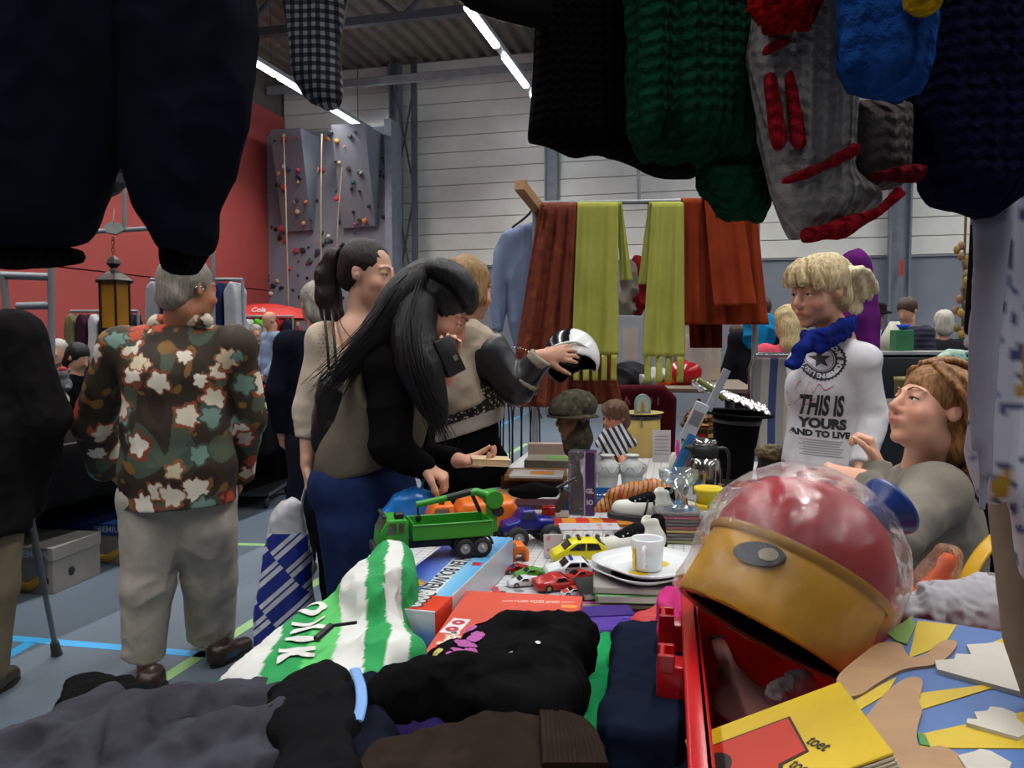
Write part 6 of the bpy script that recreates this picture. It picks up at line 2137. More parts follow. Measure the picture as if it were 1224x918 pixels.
sculpt('tiger_body', tg, S, vcol(.4, .05, vary=.05), .0035, col=tcol)
b = MB(); b.tube([(.07 + .004 * math.cos(t), .031 * math.cos(t), .093 + .029 * math.sin(t)) for t in np.linspace(0, 6.28, 20)], .004, 6); obj('red_ribbon', b, plain('#a82024', .5), tg)
dn = thing('toy_dinosaur', 'dark green toy dinosaur beside the tiger', 'toy animal', onz(800, 625, .757) + Vector((.01, .09, 0)), .4)
S = SDF(); S.chain([(-.09, 0, .02), (-.05, 0, .05), (0, 0, .075), (.04, 0, .085), (.06, 0, .11), (.085, 0, .112)], [.006, .018, .028, .022, .013, .012], .02)
for s in (-1, 1): S.chain([(.0, s * .016, .07), (.01, s * .02, .03), (.015, s * .02, .004)], [.016, .01, .01], .01); S.chain([(.04, s * .014, .08), (.055, s * .016, .055)], [.007, .004], .006)
sculpt('dinosaur_body', dn, S, plain('#22301c', .5, vary=.2, scale=40), .004, [(.002, 90, 2)])
# ---- tall carton with a window
tcn = onz(697, 616, .757)
tc_ = thing('bottle_carton', 'tall clear and purple carton standing in front of the camouflage head', 'carton', tcn + Vector((0, .04, 0)), -.2)
boxp('clear_front', tc_, (-.018, 0, .11), (.055, .075, .22), clearfilm(.25, .08, '#d8d4dc'), .002)
boxp('side_panel', tc_, (.03, 0, .11), (.034, .077, .22), plain('#38244c', .3, vary=.2), .001)
b = MB(); b.lathe([(0, .005), (.020, .005), (.022, .12), (.009, .16), (.008, .20), (0, .20)], 18, T(-.018, 0, 0)); obj('bottle', b, plain('#17101a', .15), tc_)
boxp('white_edge', tc_, (.013, -.0375, .11), (.005, .002, .22), plain('#a8a0b0', .4), 0)
for z, w in ((.085, 'GL'), (.045, 'IO')): flat_text(tc_, w, .022, T(.031, -.0388, z) @ rot(pi / 2), plain('#b8b0c0', .5))
# ---- display head with camouflage cap and snood
mh = onz(690, 600, .757) + Vector((.0, .18, 0))
hd = thing('mannequin_bust', 'mannequin bust in a camouflage cap and neck cloth behind the tall carton', 'mannequin', mh, 0)
CAMO = speckle('#3a3526', ('#23211a', '#4d4632', '#2e3020'), 34, .3, .9)
b = MB(); b.lathe([(0, 0), (.05, 0), (.05, .012), (.022, .02), (.018, .20), (0, .20)], 20); obj('stand', b, BLK, hd)
S = SDF(); m_ = SM(S, frame((0, 0, .305), (-.85, -.5, -.05)), .72); head_shape(m_, 1, 0, 1); S.limb((0, 0, .25), (.0, 0, .19), .036, .04, .02)
sculpt('head', hd, S, plain('#7a543a', .5), .004)
S = SDF(); S.chain([(.01, 0, .27), (.015, 0, .22), (.01, 0, .185)], [.05, .058, .052], .02); S.ball((-.06, -.03, .29), (.045, .045, .05), .01, True)
sculpt('neck_cloth', hd, S, CAMO, .0045, [(.006, (40, 40, 50), 4)])
S = SDF(); S.ball((.008, .0, .350), (.083, .083, .062), .0); S.limb((-.005, 0, .322), (-.02, -.012, .318), .085, .082, .01); S.cut((0, 0, .312), (-.06, 0, -1)); S.ball((.0, 0, .30), (.07, .07, .04), .0, True)
sculpt('cap', hd, S, CAMO, .0045, [(.005, (50, 50, 12), 6)])
b = MB(); b.lathe([(.080, .312), (.104, .305), (.105, .309), (.082, .320)], 32, T(-.004, -.004, 0)); obj('cap_brim', b, CAMO, hd)
# ---- doll
dl = onz(738, 560, .757) + Vector((0, .1, 0))
dd_ = thing('doll', 'brown-haired doll with a striped collar beside the yellow tin', 'doll', dl, 0)
S = SDF(); m_ = SM(S, frame((0, 0, .235), (-.8, -.55, -.1)), .62); head_shape(m_, .8, .8, 1); S.limb((.0, 0, .19), (0, 0, .14), .03, .035, .02)
S.chain([(0, 0, .15), (0, 0, .06)], [.05, .055], .02); S.chain([(-.05, -.01, .15), (-.075, -.03, .10)], [.018, .015], .01); S.chain([(.05, .01, .15), (.08, -.02, .10)], [.018, .015], .01); S.chain([(-.025, 0, .06), (-.03, -.09, .025)], [.025, .02], .01); S.chain([(.025, 0, .06), (.03, -.09, .025)], [.025, .02], .01)
sculpt('doll_body', dd_, S, plain('#a86e50', .45), .004)
S = SDF(); S.chain([(0, 0, .165), (0, 0, .06)], [.056, .066], .02); S.chain([(-.045, -.01, .15), (-.075, -.03, .11)], [.026, .024], .01); S.chain([(.045, .01, .15), (.08, -.02, .11)], [.026, .024], .01)
sculpt('dress', dd_, S, stripes(('#b8b8bc', '#26262c'), .028, 0, .8, rotv=(0, .5, 0)), .005, [(.003, 40, 3)])
S = SDF(); S.ball((.0, .0, .268), (.067, .067, .056), .01); S.ball((.035, .03, .215), (.045, .045, .055), .03); S.ball((-.066, -.055, .205), (.04, .04, .042), .006, True)
sculpt('hair', dd_, S, hair_mat('#2e1d12', '#6b4a30', (60, 60, 14)), .004, [(.005, (60, 60, 40), 4)])
for s in (-1, 1):
 e = Matrix(frame((0, 0, .235), (-.8, -.55, -.1))) @ (Vector((s * .0325, .086, 0)) * .62)
 b = MB(); b.sphere(e, .006, 10, 8); obj('eye', b, plain('#1c1614', .15), dd_)
# ---- yellow tin with a plate and a small framed picture on it
tn = onz(771, 548, .757) + Vector((.0, .12, 0))
t_ = thing('tin', 'large pale yellow enamel tin behind the white vases', 'tin', tn)
b = MB(); b.lathe([(0, 0), (.098, 0), (.098, .205), (.092, .21), (0, .21)], 32); obj('tin_body', b, plain('#b8a058', .45, vary=.05), t_)
b = MB(); b.lathe([(.098, .195), (.103, .198), (.103, .212), (.096, .214)], 32); obj('dark_rim', b, plain('#17161a', .3), t_)
b = MB(); b.tube([(-.02, -.10, .205), (-.018, -.104, .19), (-.016, -.103, .175)], .003, 6); b.tube([(-.016 + .008 * math.cos(t), -.103, .167 + .009 * math.sin(t)) for t in np.linspace(0, 6.28, 12)], .002, 6); obj('clasp', b, metal('#8a8478', .35), t_)
p_ = thing('saucer', 'pale yellow saucer on top of the yellow tin', 'plate', tn + Vector((.0, 0, .2145)))
b = MB(); b.lathe([(0, 0), (.06, 0), (.115, .012), (.115, .016), (.058, .005), (0, .005)], 32); obj('dish', b, plain('#c2ac68', .3), p_)
pf = thing('photo_stand', 'small arched grey picture frame standing on the saucer', 'picture frame', tn + Vector((.005, .0, .221)), 0)
arch = [(-.043, 0), (.043, 0)] + [(.043 * math.cos(a), .055 + .05 * math.sin(a)) for a in np.linspace(0, pi, 12)]
prof('frame', pf, arch, -.008, .008, plain('#6f8088', .5), .003)
prof('picture', pf, [(x * .72, .012 + z * .74) for x, z in arch], -.0095, -.0085, plain('#8a9a94', .5))
S = SDF(); S.chain([(0, -.012, .02), (0, -.012, .05)], [.011, .006], .01); S.ball((0, -.012, .058), .006, .003); sculpt('figurine', pf, S, plain('#8a6228', .4), .002)
# ---- two white vases
for lb, px in (('white pottery vase with relief swags, the left one of two', 727), ('white pottery vase with relief swags, the right one of two', 757)):
 c = onz(px, 592, .757) + Vector((0, .04, 0))
 t = thing('vase', lb, 'vase', c, 0, 'white pottery vases')
 VW = plain('#b9bbb6', .35, vary=.04)
 b = MB(); b.lathe([(0, 0), (.030, 0), (.034, .01), (.044, .06), (.0445, .075), (.047, .076), (.048, .095), (.040, .125), (.022, .138), (.020, .146), (.030, .152), (.028, .155), (.016, .147), (.0, .14)], 30); obj('vase_body', b, VW, t)
 for k in range(5):
  a = k * 1.2566
  b = MB(); b.tube([(.047 * math.cos(a + .5 * (u - .5) * 2), .047 * math.sin(a + .5 * (u - .5) * 2), .112 - .022 * math.sin(pi * u)) for u in np.linspace(0, 1, 9)], .003, 6); obj('swag', b, VW, t)
 for s in (-1, 1):
  b = MB(); b.tube(bez([(s * .040, 0, .12), (s * .056, 0, .112), (s * .054, 0, .09), (s * .045, 0, .08)], 8), .005, 6); obj('handle', b, VW, t)
# ---- blue tray of cutlery and trinkets
try_c = onz(748, 612, .757) + Vector((0, .1, 0))
tr_ = thing('tray', 'blue tray full of metal trinkets in front of the white vases', 'tray', try_c, -.06)
BLT = plain('#1d5f94', .4)
boxp('tray_floor', tr_, (0, 0, .004), (.42, .20, .008), BLT)
for c, s in (((0, -.1, .025), (.42, .006, .05)), ((0, .1, .025), (.42, .006, .05)), ((-.21, 0, .025), (.006, .2, .05)), ((.21, 0, .025), (.006, .2, .05))): boxp('tray_wall', tr_, c, s, BLT, .001)
rg = random.Random(12)
STL = metal('#b8bcc0', .18)
for i in range(46):
 a = rg.uniform(0, 3.14); ln = rg.uniform(.03, .08)
 c = try_c + Vector((rg.uniform(-.17, .17), rg.uniform(-.075, .075), rg.uniform(.014, .05)))
 k = rg.random()
 b = MB()
 if k < .45:
  b.tube([(-ln / 2, 0, 0), (ln / 4, 0, rg.uniform(-.006, .012))], .003, 6); b.sphere((ln / 2, 0, .004), (.012, .008, .004), 8, 6)
  o = obj('spoon', b, STL); lb, ct = 'small metal spoon jumbled in the blue tray', 'spoon'
 elif k < .75:
  b.tube([(.012 * math.cos(t), .012 * math.sin(t), .002 * math.sin(3 * t)) for t in np.linspace(0, 6.28, 12)], .0028, 6)
  o = obj('metal_ring', b, STL); lb, ct = 'metal ring jumbled in the blue tray', 'ring'
 else:
  cl = rg.randrange(5)
  b.box((0, 0, 0), (rg.uniform(.012, .025), .012, .010), bev=.003, seg=2)
  o = obj('trinket', b, plastic(('#8a2420', '#7a9a34', '#1c1c20', '#c8c8c0', '#205a78')[cl], .3)); lb, ct = ('red', 'green', 'black', 'white', 'blue')[cl] + ' plastic trinket jumbled in the blue tray', 'trinket'
 o.location = c; o.rotation_euler = (rg.uniform(-.3, .3), rg.uniform(-.3, .3), a)
 tag(o, lb, ct, ct + 's in the blue tray')
# ---- blue carton and display box leaning, thermos, lantern, hat
lb_ = thing('carton', 'open blue cardboard box leaning upright behind the glass goblet', 'box', onz(806, 600, .757) + Vector((0, .12, 0)), -.25)
mm = rot(0, .42, 0)
boxp('side_flap', lb_, (-.012, 0, .13), (.03, .004, .26), BLT, .001, m=mm); boxp('back_flap', lb_, (-.03, .03, .13), (.004, .06, .25), BLT, .001, m=mm)
boxp('cream_panel', lb_, (.035, .03, .10), (.07, .03, .20), plain('#b8aa90', .5), .003, m=mm)
flat_shape(lb_, ring2d(0, .018, 20), mm @ T(.035, .0145, .06) @ rot(pi / 2), plain('#c08a30', .5), 'print')
db = thing('camera_box', 'pale photo-printed carton leaning above the blue box', 'box', onz(812, 600, .757) + Vector((.07, .2, .22)), -.2)
boxp('carton', db, (0, 0, .07), (.055, .04, .16), plain('#a8acb2', .4), .002, m=mm); boxp('photo', db, (0, -.0205, .085), (.042, .001, .06), plain('#6a6c72', .3), 0, m=mm); boxp('shelf_rail', db, (.03, .03, .22), (.03, .03, .18), plain('#8a9098', .4), .002, m=mm)
th = onz(846, 600, .757) + Vector((0, .06, 0))
tm = thing('thermos_jug', 'chrome thermos jug with a black collar and spout', 'jug', th, 0)
CH = metal('#c8c8c8', .12)
b = MB(); b.lathe([(0, 0), (.066, 0), (.068, .006), (.068, .115), (.060, .150), (.048, .165), (0, .165)], 32); obj('jug_body', b, CH, tm)
b = MB(); b.lathe([(0, .164), (.050, .164), (.052, .178), (.050, .205), (.046, .208), (0, .208)], 28); obj('collar', b, BLK, tm)
b = MB(); b.lathe([(0, .207), (.047, .207), (.048, .222), (.040, .232), (0, .235)], 28); obj('lid', b, CH, tm)
b = MB(); b.tube([(-.04, 0, .196), (-.078, 0, .200)], [.018, .006], 10); obj('spout', b, BLK, tm)
b = MB(); b.tube(bez([(.048, 0, .195), (.085, 0, .19), (.095, 0, .13), (.085, 0, .06), (.066, 0, .05)], 14), .010, 8, flat=.6); obj('handle', b, BLK, tm)
ln_ = thing('lantern', 'pierced brass oriental lantern behind the thermos jug', 'lantern', onz(850, 570, .757) + Vector((0, .25, 0)), .3)
BR = metal('#6a4a24', .35)
b = MB(); b.lathe([(0, 0), (.07, 0), (.078, .02), (.078, .19), (.09, .20), (.092, .212), (.07, .222), (.068, .245), (.035, .285), (.012, .31), (.010, .33), (0, .335)], 8, sharp=True); obj('lantern_body', b, BR, ln_)
for k in range(8):
 a = k * pi / 4 + pi / 8
 b = MB(); b.box((.0725, 0, .105), (.004, .045, .13), rot(0, 0, a)); pn = obj('pane', b, plain(('#a8782c', '#8a2c1c')[k % 2], .2), ln_)
 b = MB()
 for i in range(4):
  for s in (-1, 1): b.tube([(.0755, -.022, .05 + i * .03 - s * .012), (.0755, .022, .05 + i * .03 + s * .012)], .0022, 5)
 b2 = MB(); b2.add(b.v, b.f, True, rot(0, 0, a)); o = obj('lattice', b2, BR, pn); o['kind'] = 'stuff'
for z_, n_ in ((.232, 16), (.262, 12)):
 b = MB()
 for i in range(n_): b.sphere(((.07 if z_ < .25 else .052) * math.cos(6.283 * i / n_), (.07 if z_ < .25 else .052) * math.sin(6.283 * i / n_), z_), .006, 6, 5)
 o = obj('beading', b, BR, ln_); o['kind'] = 'stuff'
hc_ = onz(893, 590, .757) + Vector((.0, .22, 0))
ht = thing('top_hat', 'black top hat standing upside down under crumpled silver foil', 'hat', hc_ + Vector((0, 0, .03)))
FELT = cloth('#0c0d12', '#08090c')
b = MB(); b.lathe([(0, 0), (.080, 0), (.084, .01), (.088, .12), (.100, .255), (.104, .262), (.150, .268), (.152, .276), (.100, .274), (.096, .262), (.080, .02), (0, .015)], 36, rot(.05, .06, 0), 1.0, .86); obj('hat_body', b, FELT, ht)
b = MB(); b.lathe([(.0995, .232), (.1015, .232), (.1035, .258), (.1012, .258)], 36, rot(.05, .06, 0), 1.0, .86); obj('hat_band', b, plain('#121318', .35), ht)
bx0 = thing('black_case', 'black book-shaped case under the top hat', 'case', hc_ + Vector((0, 0, 0))); boxp('case', bx0, (0, 0, .0145), (.16, .15, .028), BLK, .003)
ff = thing('foil_roll', 'crumpled silver foil sheet leaning over the top hat', 'foil', hc_ + Vector((-.02, .0, .315)))
b = MB(); b.sheet(lambda u, v: (-.14 + u * .30, -.08 + v * .17, .125 - u * .115 - .03 * (2 * v - 1) ** 2 + .006 * math.sin(u * 60 + v * 9) + .005 * math.sin(v * 70 - u * 21)), 40, 30, .003); obj('sheet', b, metal('#c4c4c0', .15), ff)
b = MB(); b.tube([(-.15, -.085, .13), (-.08, -.085, .085), (-.04, -.085, .05)], .012, 10); obj('green_roll', b, plain('#6a7434', .5), ff)
# ---- black cash box, folded board, fur bag, plates, small things
kb = thing('cash_box', 'black metal cash box with a chrome handle', 'box', onz(895, 618, .757) + Vector((0, .08, 0)), .05)
boxp('box_body', kb, (0, 0, .03), (.19, .14, .06), plain('#0e0e10', .25), .006, seg=2); boxp('lid', kb, (0, 0, .066), (.194, .144, .014), plain('#121214', .2), .005, seg=2)
b = MB(); b.tube(bez([(-.05, -.02, .074), (-.045, -.02, .086), (.045, -.02, .086), (.05, -.02, .074)], 10), .004, 8); obj('handle', b, CH, kb)
bd = thing('play_mat', 'folded orange and blue play mat beside the cash box', 'play mat', onz(915, 600, .757) + Vector((.03, .14, 0)), -.35)
boxp('mat', bd, (0, 0, .012), (.20, .30, .022), speckle('#b8783c', ('#24428a', '#c89a5c', '#3a5a40', '#b85a24'), 9, .25, .6), .004)
fb = thing('fur_bag', 'black bag with a brown fur trim at the right table edge', 'bag', onz(936, 600, .757) + Vector((.02, .2, 0)))
S = SDF(); S.limb((0, 0, .05), (-.01, 0, .13), .055, .045, .02); sculpt('bag_body', fb, S, LEATH, .006, [(.006, 30, 2)])
S = SDF(); S.chain([(-.05, -.03, .17), (0, -.045, .165), (.045, -.02, .15)], [.022, .028, .02], .01); sculpt('fur_trim', fb, S, hair_mat('#3c3222', '#8a7a58', (80, 80, 80)), .004, [(.012, 140, 3)])
# ---- books at the left edge of the table
def book(lb, px, py, z, sx, sy, h_, c, rz, front=None):
 t = thing('book', lb, 'book', onz(px, py, z), rz)
 boxp('cover', t, (0, sy / 2, h_ / 2), (sx, sy, h_), plain(c, .35) if isinstance(c, str) else c, .0015)
 boxp('pages', t, (.001, sy / 2, h_ / 2), (sx, sy - .006, h_ - .006), plain('#b8ac90', .8), 0)
 if front:
  boxp('cover_picture', t, (.02, sy / 2, h_ + .0006), (sx * .45, sy * .5, .001), speckle(*front), 0)
 return t
book('thick dark red wooden box-file at the left table edge', 636, 584, .757, .26, .20, .045, '#4a1c16', -.1)
book('tan ledger on top of the dark red box-file', 640, 575, .8025, .25, .19, .022, '#8a5a2c', -.08)
book('white book with an orange picture on the tan ledger', 640, 572, .825, .21, .15, .010, '#b8b6b4', -.12, ('#c8822c', ('#a85a1c', '#d89a40'), 60, .25, .5))
book('grey book with a green picture behind the white one', 660, 560, .80, .25, .18, .035, '#787468', -.15, ('#5a8a3c', ('#7aa84c', '#4a5a40'), 40, .25, .5))
book('cream photo book behind the grey book', 656, 548, .80, .20, .06, .07, '#a08a7c', -.1, ('#b8a8a0', ('#8a4a4a', '#9a8a80'), 30, .25, .5))
book('yellow picture book behind the camouflage head', 682, 546, .80, .10, .05, .06, speckle('#c89a24', ('#1c1c1c', '#d87a1c', '#4a5a2c'), 30, .25, .4), .1)
book('yellow and red paperback beside the orange lorry', 598, 612, .757, .10, .14, .015, '#c8922c', .1)
book('tan folder lying at the table edge', 610, 600, .757, .22, .2, .008, '#a8825c', .05)
book('dark paperback with white lettering in front of the box-file', 646, 610, .757, .19, .10, .022, '#3a1c22', -.08)
book('white paperback below the dark one', 650, 618, .757, .17, .05, .014, '#b8a8a4', -.06)
flag_ = book('orange and red game board across the table', 690, 630, .757, .46, .09, .010, stripes(('#b02c1c', '#c8842c'), .09, 0, .4), .02)
rt = thing('red_box', 'small clear red plastic box beside the tall carton', 'box', onz(656, 618, .767)); boxp('box_body', rt, (0, .03, .016), (.045, .045, .03), plain('#8a1a1c', .12), .003, seg=2)
um = thing('umbrella', 'folded black umbrella lying beside the camouflage head', 'umbrella', onz(640, 595, .84), .05)
S = SDF(); S.chain([(-.07, 0, .02), (0, 0, .026), (.06, 0, .02)], [.018, .026, .016], .01); sculpt('canopy', um, S, cloth('#0d0d0f'), .004, [(.005, (12, 60, 60), 3)])
b = MB(); b.tube([(.05, 0, .02), (.14, .03, .06)], .006, 8); obj('shaft', b, BLK, um)
b = MB(); b.box((.10, .09, .02), (.026, .02, .09), rot(0, .5, 0), bev=.004); obj('handle', b, plain('#3a2a1c', .5), um)
for lb, c, px, py, col in (('white ceramic jug behind the vases', (.03, .07), 716, 560, '#b0b2b2'), ('white ceramic cup lying beside the right vase', (.028, .06), 782, 595, '#c2c4c2')):
 t = thing('ceramic_pot', lb, 'pot', onz(px, py, .757) + Vector((0, .1, .0)))
 R, H = c
 b = MB(); b.lathe([(0, 0), (R * .8, 0), (R, H * .4), (R * .75, H * .8), (R * .85, H), (R * .75, H), (R * .6, H * .78), (0, H * .7)], 20); obj('pot_body', b, plain(col, .3), t)
 b = MB(); b.tube(bez([(R * .8, 0, H * .8), (R * 1.7, 0, H * .6), (R * .9, 0, H * .3)], 8), .005, 6); obj('handle', b, plain(col, .3), t)
nb = thing('notepad', 'white lined card standing beside the yellow tin', 'card', onz(800, 560, .757) + Vector((0, .2, 0)), -.1); boxp('sheet', nb, (0, 0, .08), (.09, .004, .16), plain('#b8b4b4', .6), 0)
for i in range(6): boxp('line', nb, (0, -.0025, .04 + i * .018), (.07, .001, .003), plain('#787478', .6), 0)
bt = thing('bottle', 'small white plastic bottle behind the thermos jug', 'bottle', onz(818, 585, .757) + Vector((0, .22, 0)))
b = MB(); b.lathe([(0, 0), (.02, 0), (.02, .09), (.010, .105), (.010, .12), (0, .12)], 18); obj('bottle_body', b, plain('#c4c0b4', .4), bt)
for lb, px, c in (('green felt pen standing behind the thermos jug', 826, '#4aa83c'), ('pink toy brush standing beside the brass lantern', 822, '#c83a8a')):
 t = thing('felt_pen', lb, 'pen', onz(px, 585, .757) + Vector((.02, .3 if 'pink' in lb else .25, .08))); b = MB(); b.tube([(0, 0, -.08), (0, 0, .05), (.002, 0, .085)], [.009, .010, .004], 10); obj('pen_body', b, plastic(c, .3), t)
# ================================================================== red crate and its contents
CZ0, CZ1 = .758, .925
c_fl, c_nl = onz(829, 713, CZ1), onz(850, 930, CZ1)
ax_y = (c_fl - c_nl).normalized(); ax_x = Vector((ax_y.y, -ax_y.x, 0))
CL, CW = (c_fl - c_nl).length + .05, .60
cr = thing('red_crate', 'red plastic toy crate with latch lugs at the lower right', 'crate', (c_fl + ax_x * CW / 2 - ax_y * CL / 2).xy.to_3d() + Vector((0, 0, CZ0)), math.atan2(ax_x.y, ax_x.x))
REDP = plastic('#b3151a', .28)
hh = CZ1 - CZ0
boxp('crate_floor', cr, (0, 0, .005), (CW - .02, CL - .02, .01), REDP)
for c, s in (((-CW / 2, 0, hh / 2), (.008, CL, hh)), ((CW / 2, 0, hh / 2), (.008, CL, hh)), ((0, CL / 2, hh / 2), (CW, .008, hh)), ((0, -CL / 2, hh / 2), (CW, .008, hh))): boxp('crate_wall', cr, c, s, REDP, .002)
for c, s in (((-CW / 2 - .008, 0, hh - .006), (.028, CL + .04, .012)), ((CW / 2 + .008, 0, hh - .006), (.028, CL + .04, .012)), ((0, CL / 2 + .008, hh - .006), (CW, .028, .012)), ((0, -CL / 2 - .008, hh - .006), (CW, .028, .012))): boxp('rim', cr, c, s, REDP, .004, seg=2)
for k, yk in enumerate((CL / 2 - .10, CL / 2 - .26)):
 lug = prof('latch_lug', cr, [(-CW / 2 - .058, hh - .052), (-CW / 2 - .058, hh - .012), (-CW / 2 - .046, hh - .008), (-CW / 2 - .012, hh - .010), (-CW / 2 - .006, hh - .085)], yk - .022, yk + .022, REDP, .003)
 for s in (-1, 1): boxp('cheek', lug, (-CW / 2 - .045, yk + s * .02, hh - .006), (.024, .006, .026), REDP, .002)
 b = MB(); b.cyl((-CW / 2 - .05, yk - .018, hh + .002), (-CW / 2 - .05, yk + .018, hh + .002), .004, n=10); obj('pin', b, REDP, lug)
# ---- big yellow and red helmet wrapped in clear film
hc2 = P(945, 693, 1.16)
A_ = Vector((.50, .26, .80)).normalized()
Mh2 = frame(hc2, Vector((-.6, -.72, .62)), A_)
Mh2 = (lambda z: Matrix(((z.orthogonal().normalized()), z.cross(z.orthogonal().normalized()), z)).transposed().to_4x4())(A_); Mh2.translation = hc2
hk = thing('toy_helmet', 'big yellow and red toy helmet with a blue knob wrapped in clear film', 'toy helmet', hc2)
def hl(name, prf, mat, n=48, parent=hk):
 b = MB(); b.m = T(-hc2) @ Mh2; b.lathe(prf, n); return obj(name, b, mat, parent)
YH = plain('#d8a412', .35, vary=.1, scale=9)
hl('yellow_shell', [(.126, -.088), (.134, -.095), (.139, -.090), (.137, -.06), (.134, -.02), (.1335, .020), (.128, .024), (.1275, -.02), (.126, -.088)], YH)
hl('lining', [(.128, -.09), (.120, -.085), (.115, -.02), (.085, .06), (0, .09)], cloth('#17172a', '#101020', scale=20))
hl('red_crown', [(.1335, .020), (.133, .045), (.122, .085), (.098, .120), (.06, .143), (.02, .151), (0, .152)], plain('#9c1c26', .3, vary=.08))
hl('crease_ring', [(.1365, .012), (.1395, .018), (.1365, .026)], plain('#a87c14', .4))
kx = P(1056, 612, 1.22)
b = MB(); b.m = T(-hc2) @ Mh2
kd = (Mh2.inverted() @ kx).normalized()
kb_ = kd * .147
q0 = T(kb_) @ kd.to_track_quat('Z', 'Y').to_matrix().to_4x4()
b.lathe([(0, -.02), (.026, -.02), (.024, .015), (.028, .040), (.048, .062), (.050, .068), (.044, .070), (.02, .062), (0, .062)], 26, q0); obj('blue_knob', b, plastic('#17397e', .3), hk)
ex_ = P(880, 668, 1.02)
ed = (Mh2.inverted() @ ex_); er2 = math.hypot(ed.x, ed.y); ea = math.atan2(ed.y, ed.x)
b = MB(); b.m = T(-hc2) @ Mh2
mE = Matrix.Rotation(ea, 4, 'Z') @ T(.1365, 0, -.012) @ rot(0, pi / 2, 0) @ rot(0, 0, 1.85)
b.prism([(.036 * math.cos(t), .017 * math.sin(t)) for t in np.linspace(0, 2 * pi, 26, endpoint=False)], -.004, .005, mE); em = obj('oval_badge', b, plain('#181c30', .25), hk)
b = MB(); b.m = T(-hc2) @ Mh2
b.prism([(.014 + .014 * math.cos(t), .009 * math.sin(t)) for t in np.linspace(0, 2 * pi, 20, endpoint=False)], .005, .0065, mE); obj('badge_patch', b, plain('#a8a088', .3), em)
od = (Mh2.inverted() @ P(1052, 715, 1.14)); oa = math.atan2(od.y, od.x)
b = MB(); b.m = T(-hc2) @ Mh2 @ Matrix.Rotation(oa, 4, 'Z'); b.sphere((.115, 0, -.01), (.035, .06, .06), 20, 12); obj('orange_cheek', b, plain('#b8561a', .35), hk)
S = SDF(); m_ = SM(S, Mh2)
m_.limb((0, 0, -.085), (0, 0, .03), .1475, .1475, .02); m_.ball((0, 0, .03), (.1475, .1475, .137), .02)
m_.limb((.09 * math.cos(oa), .09 * math.sin(oa), -.02), (.125 * math.cos(oa), .125 * math.sin(oa), -.05), .06, .04, .03)
m_.cut((0, 0, -.094), (0, 0, -1)); m_.limb((0, 0, -.2), (0, 0, -.02), .124, .120, .005, True)
V, Q = S.mesh(.006, 1); V = folds(V, Q, .004, 34, 4); V = folds(V, Q, .002, 90, 9)
obj('clear_film', np_mesh('clear_film', V, Q, None, hc2), clearfilm(.10, .06, '#ffffff', .35, 45), hk)
# ---- board book "toet toet"
bz = .962
q_tr = onz(1003, 813, bz)
bx_v = Vector((.131, -.012, .058)).normalized(); by_v = Vector((.018, .135, .0)); by_v = (by_v - bx_v * by_v.dot(bx_v)).normalized()
bw, bh_ = .195, .165
bb_ = thing('board_book', 'yellow toddler board book with a red car and the words toet toet', 'book', q_tr - bx_v * bw / 2 - by_v * bh_ / 2 - bx_v.cross(by_v) * .02)
bb_.rotation_euler = Matrix((bx_v, by_v, bx_v.cross(by_v))).transposed().to_euler()
for k in range(4): boxp('page', bb_, (0, 0, .0035 + k * .0045), (bw, bh_, .0038), plain('#c4a616' if k == 3 else '#b8b09a', .4), .001)
tp = .0190
RC = plain('#b42a12', .4)
def outline(nm, pts, mat, up):
 b = MB(); b.prism(pts, tp - .0004, tp + up); return obj(nm, b, mat, bb_)
outline('car_shadow', [(-bw * .49, -bh_ * .52), (-bw * .49, bh_ * .28), (bw * .135, bh_ * .28), (bw * .135, -bh_ * .20), (-bw * .02, -bh_ * .24), (-bw * .10, -bh_ * .50)], BLK, .0005)
outline('car_picture', [(-bw * .50, -bh_ * .50), (-bw * .50, bh_ * .26), (bw * .12, bh_ * .26), (bw * .12, -bh_ * .18), (-bw * .04, -bh_ * .22), (-bw * .12, -bh_ * .48)], RC, .0009)
outline('car_wheel', [(-bw * .40 + .026 * math.cos(t), bh_ * .02 + .026 * math.sin(t)) for t in np.linspace(0, 2 * pi, 22, endpoint=False)], BLK, .0014)
outline('car_window', [(-bw * .22, -bh_ * .48), (-bw * .22, -bh_ * .32), (-bw * .10, -bh_ * .30), (-bw * .14, -bh_ * .46)], plain('#c4a616', .4), .0014)
flat_text(bb_, 'toet', .022, T(bw * .20, -bh_ * .16, tp) @ rot(0, 0, -1.15), BLK, 'lettering', .0004, .8)
flat_text(bb_, 'toet', .022, T(bw * .06, -bh_ * .34, tp) @ rot(0, 0, -1.15), BLK, 'lettering', .0004, .8)
flat_text(bb_, 'dick b', .010, T(-bw * .04, -bh_ * .40, tp) @ rot(0, 0, -1.15), BLK, 'small_print', .0002, .8)
# ---- wooden picture board with clouds and sun rays
pz = .945
pb_c = onz(1150, 850, pz)
pb = thing('picture_board', 'blue wooden picture board with yellow sun rays and white clouds', 'picture board', pb_c - Vector((0, 0, .006)), 0)
pb.rotation_euler = (math.radians(3), 0, -.12)
PBI = (T(pb_c) @ rot(math.radians(3), 0, -.12)).inverted()
def bp(px, py):
 q = PBI @ onz(px, py, pz); return (q.x, q.y)
board_poly = [bp(1035, 790), bp(1092, 748), bp(1200, 764), bp(1300, 790), bp(1300, 990), bp(1060, 990), bp(1010, 850)]
def pp(nm, pts, z0, z1, mat, parent=pb):
 q = [bp(*q) for q in pts]
 if 'tan' in nm: q = [tuple(p.xy) for p in bez([(*x, 0) for x in q + q[:1]], 60)][:-1]
 b = MB(); b.prism(q, z0, z1); return obj(nm, b, mat, parent)
b = MB(); b.prism(board_poly, -.004, .004); obj('board', b, plain('#46679c', .5, vary=.05), pb)
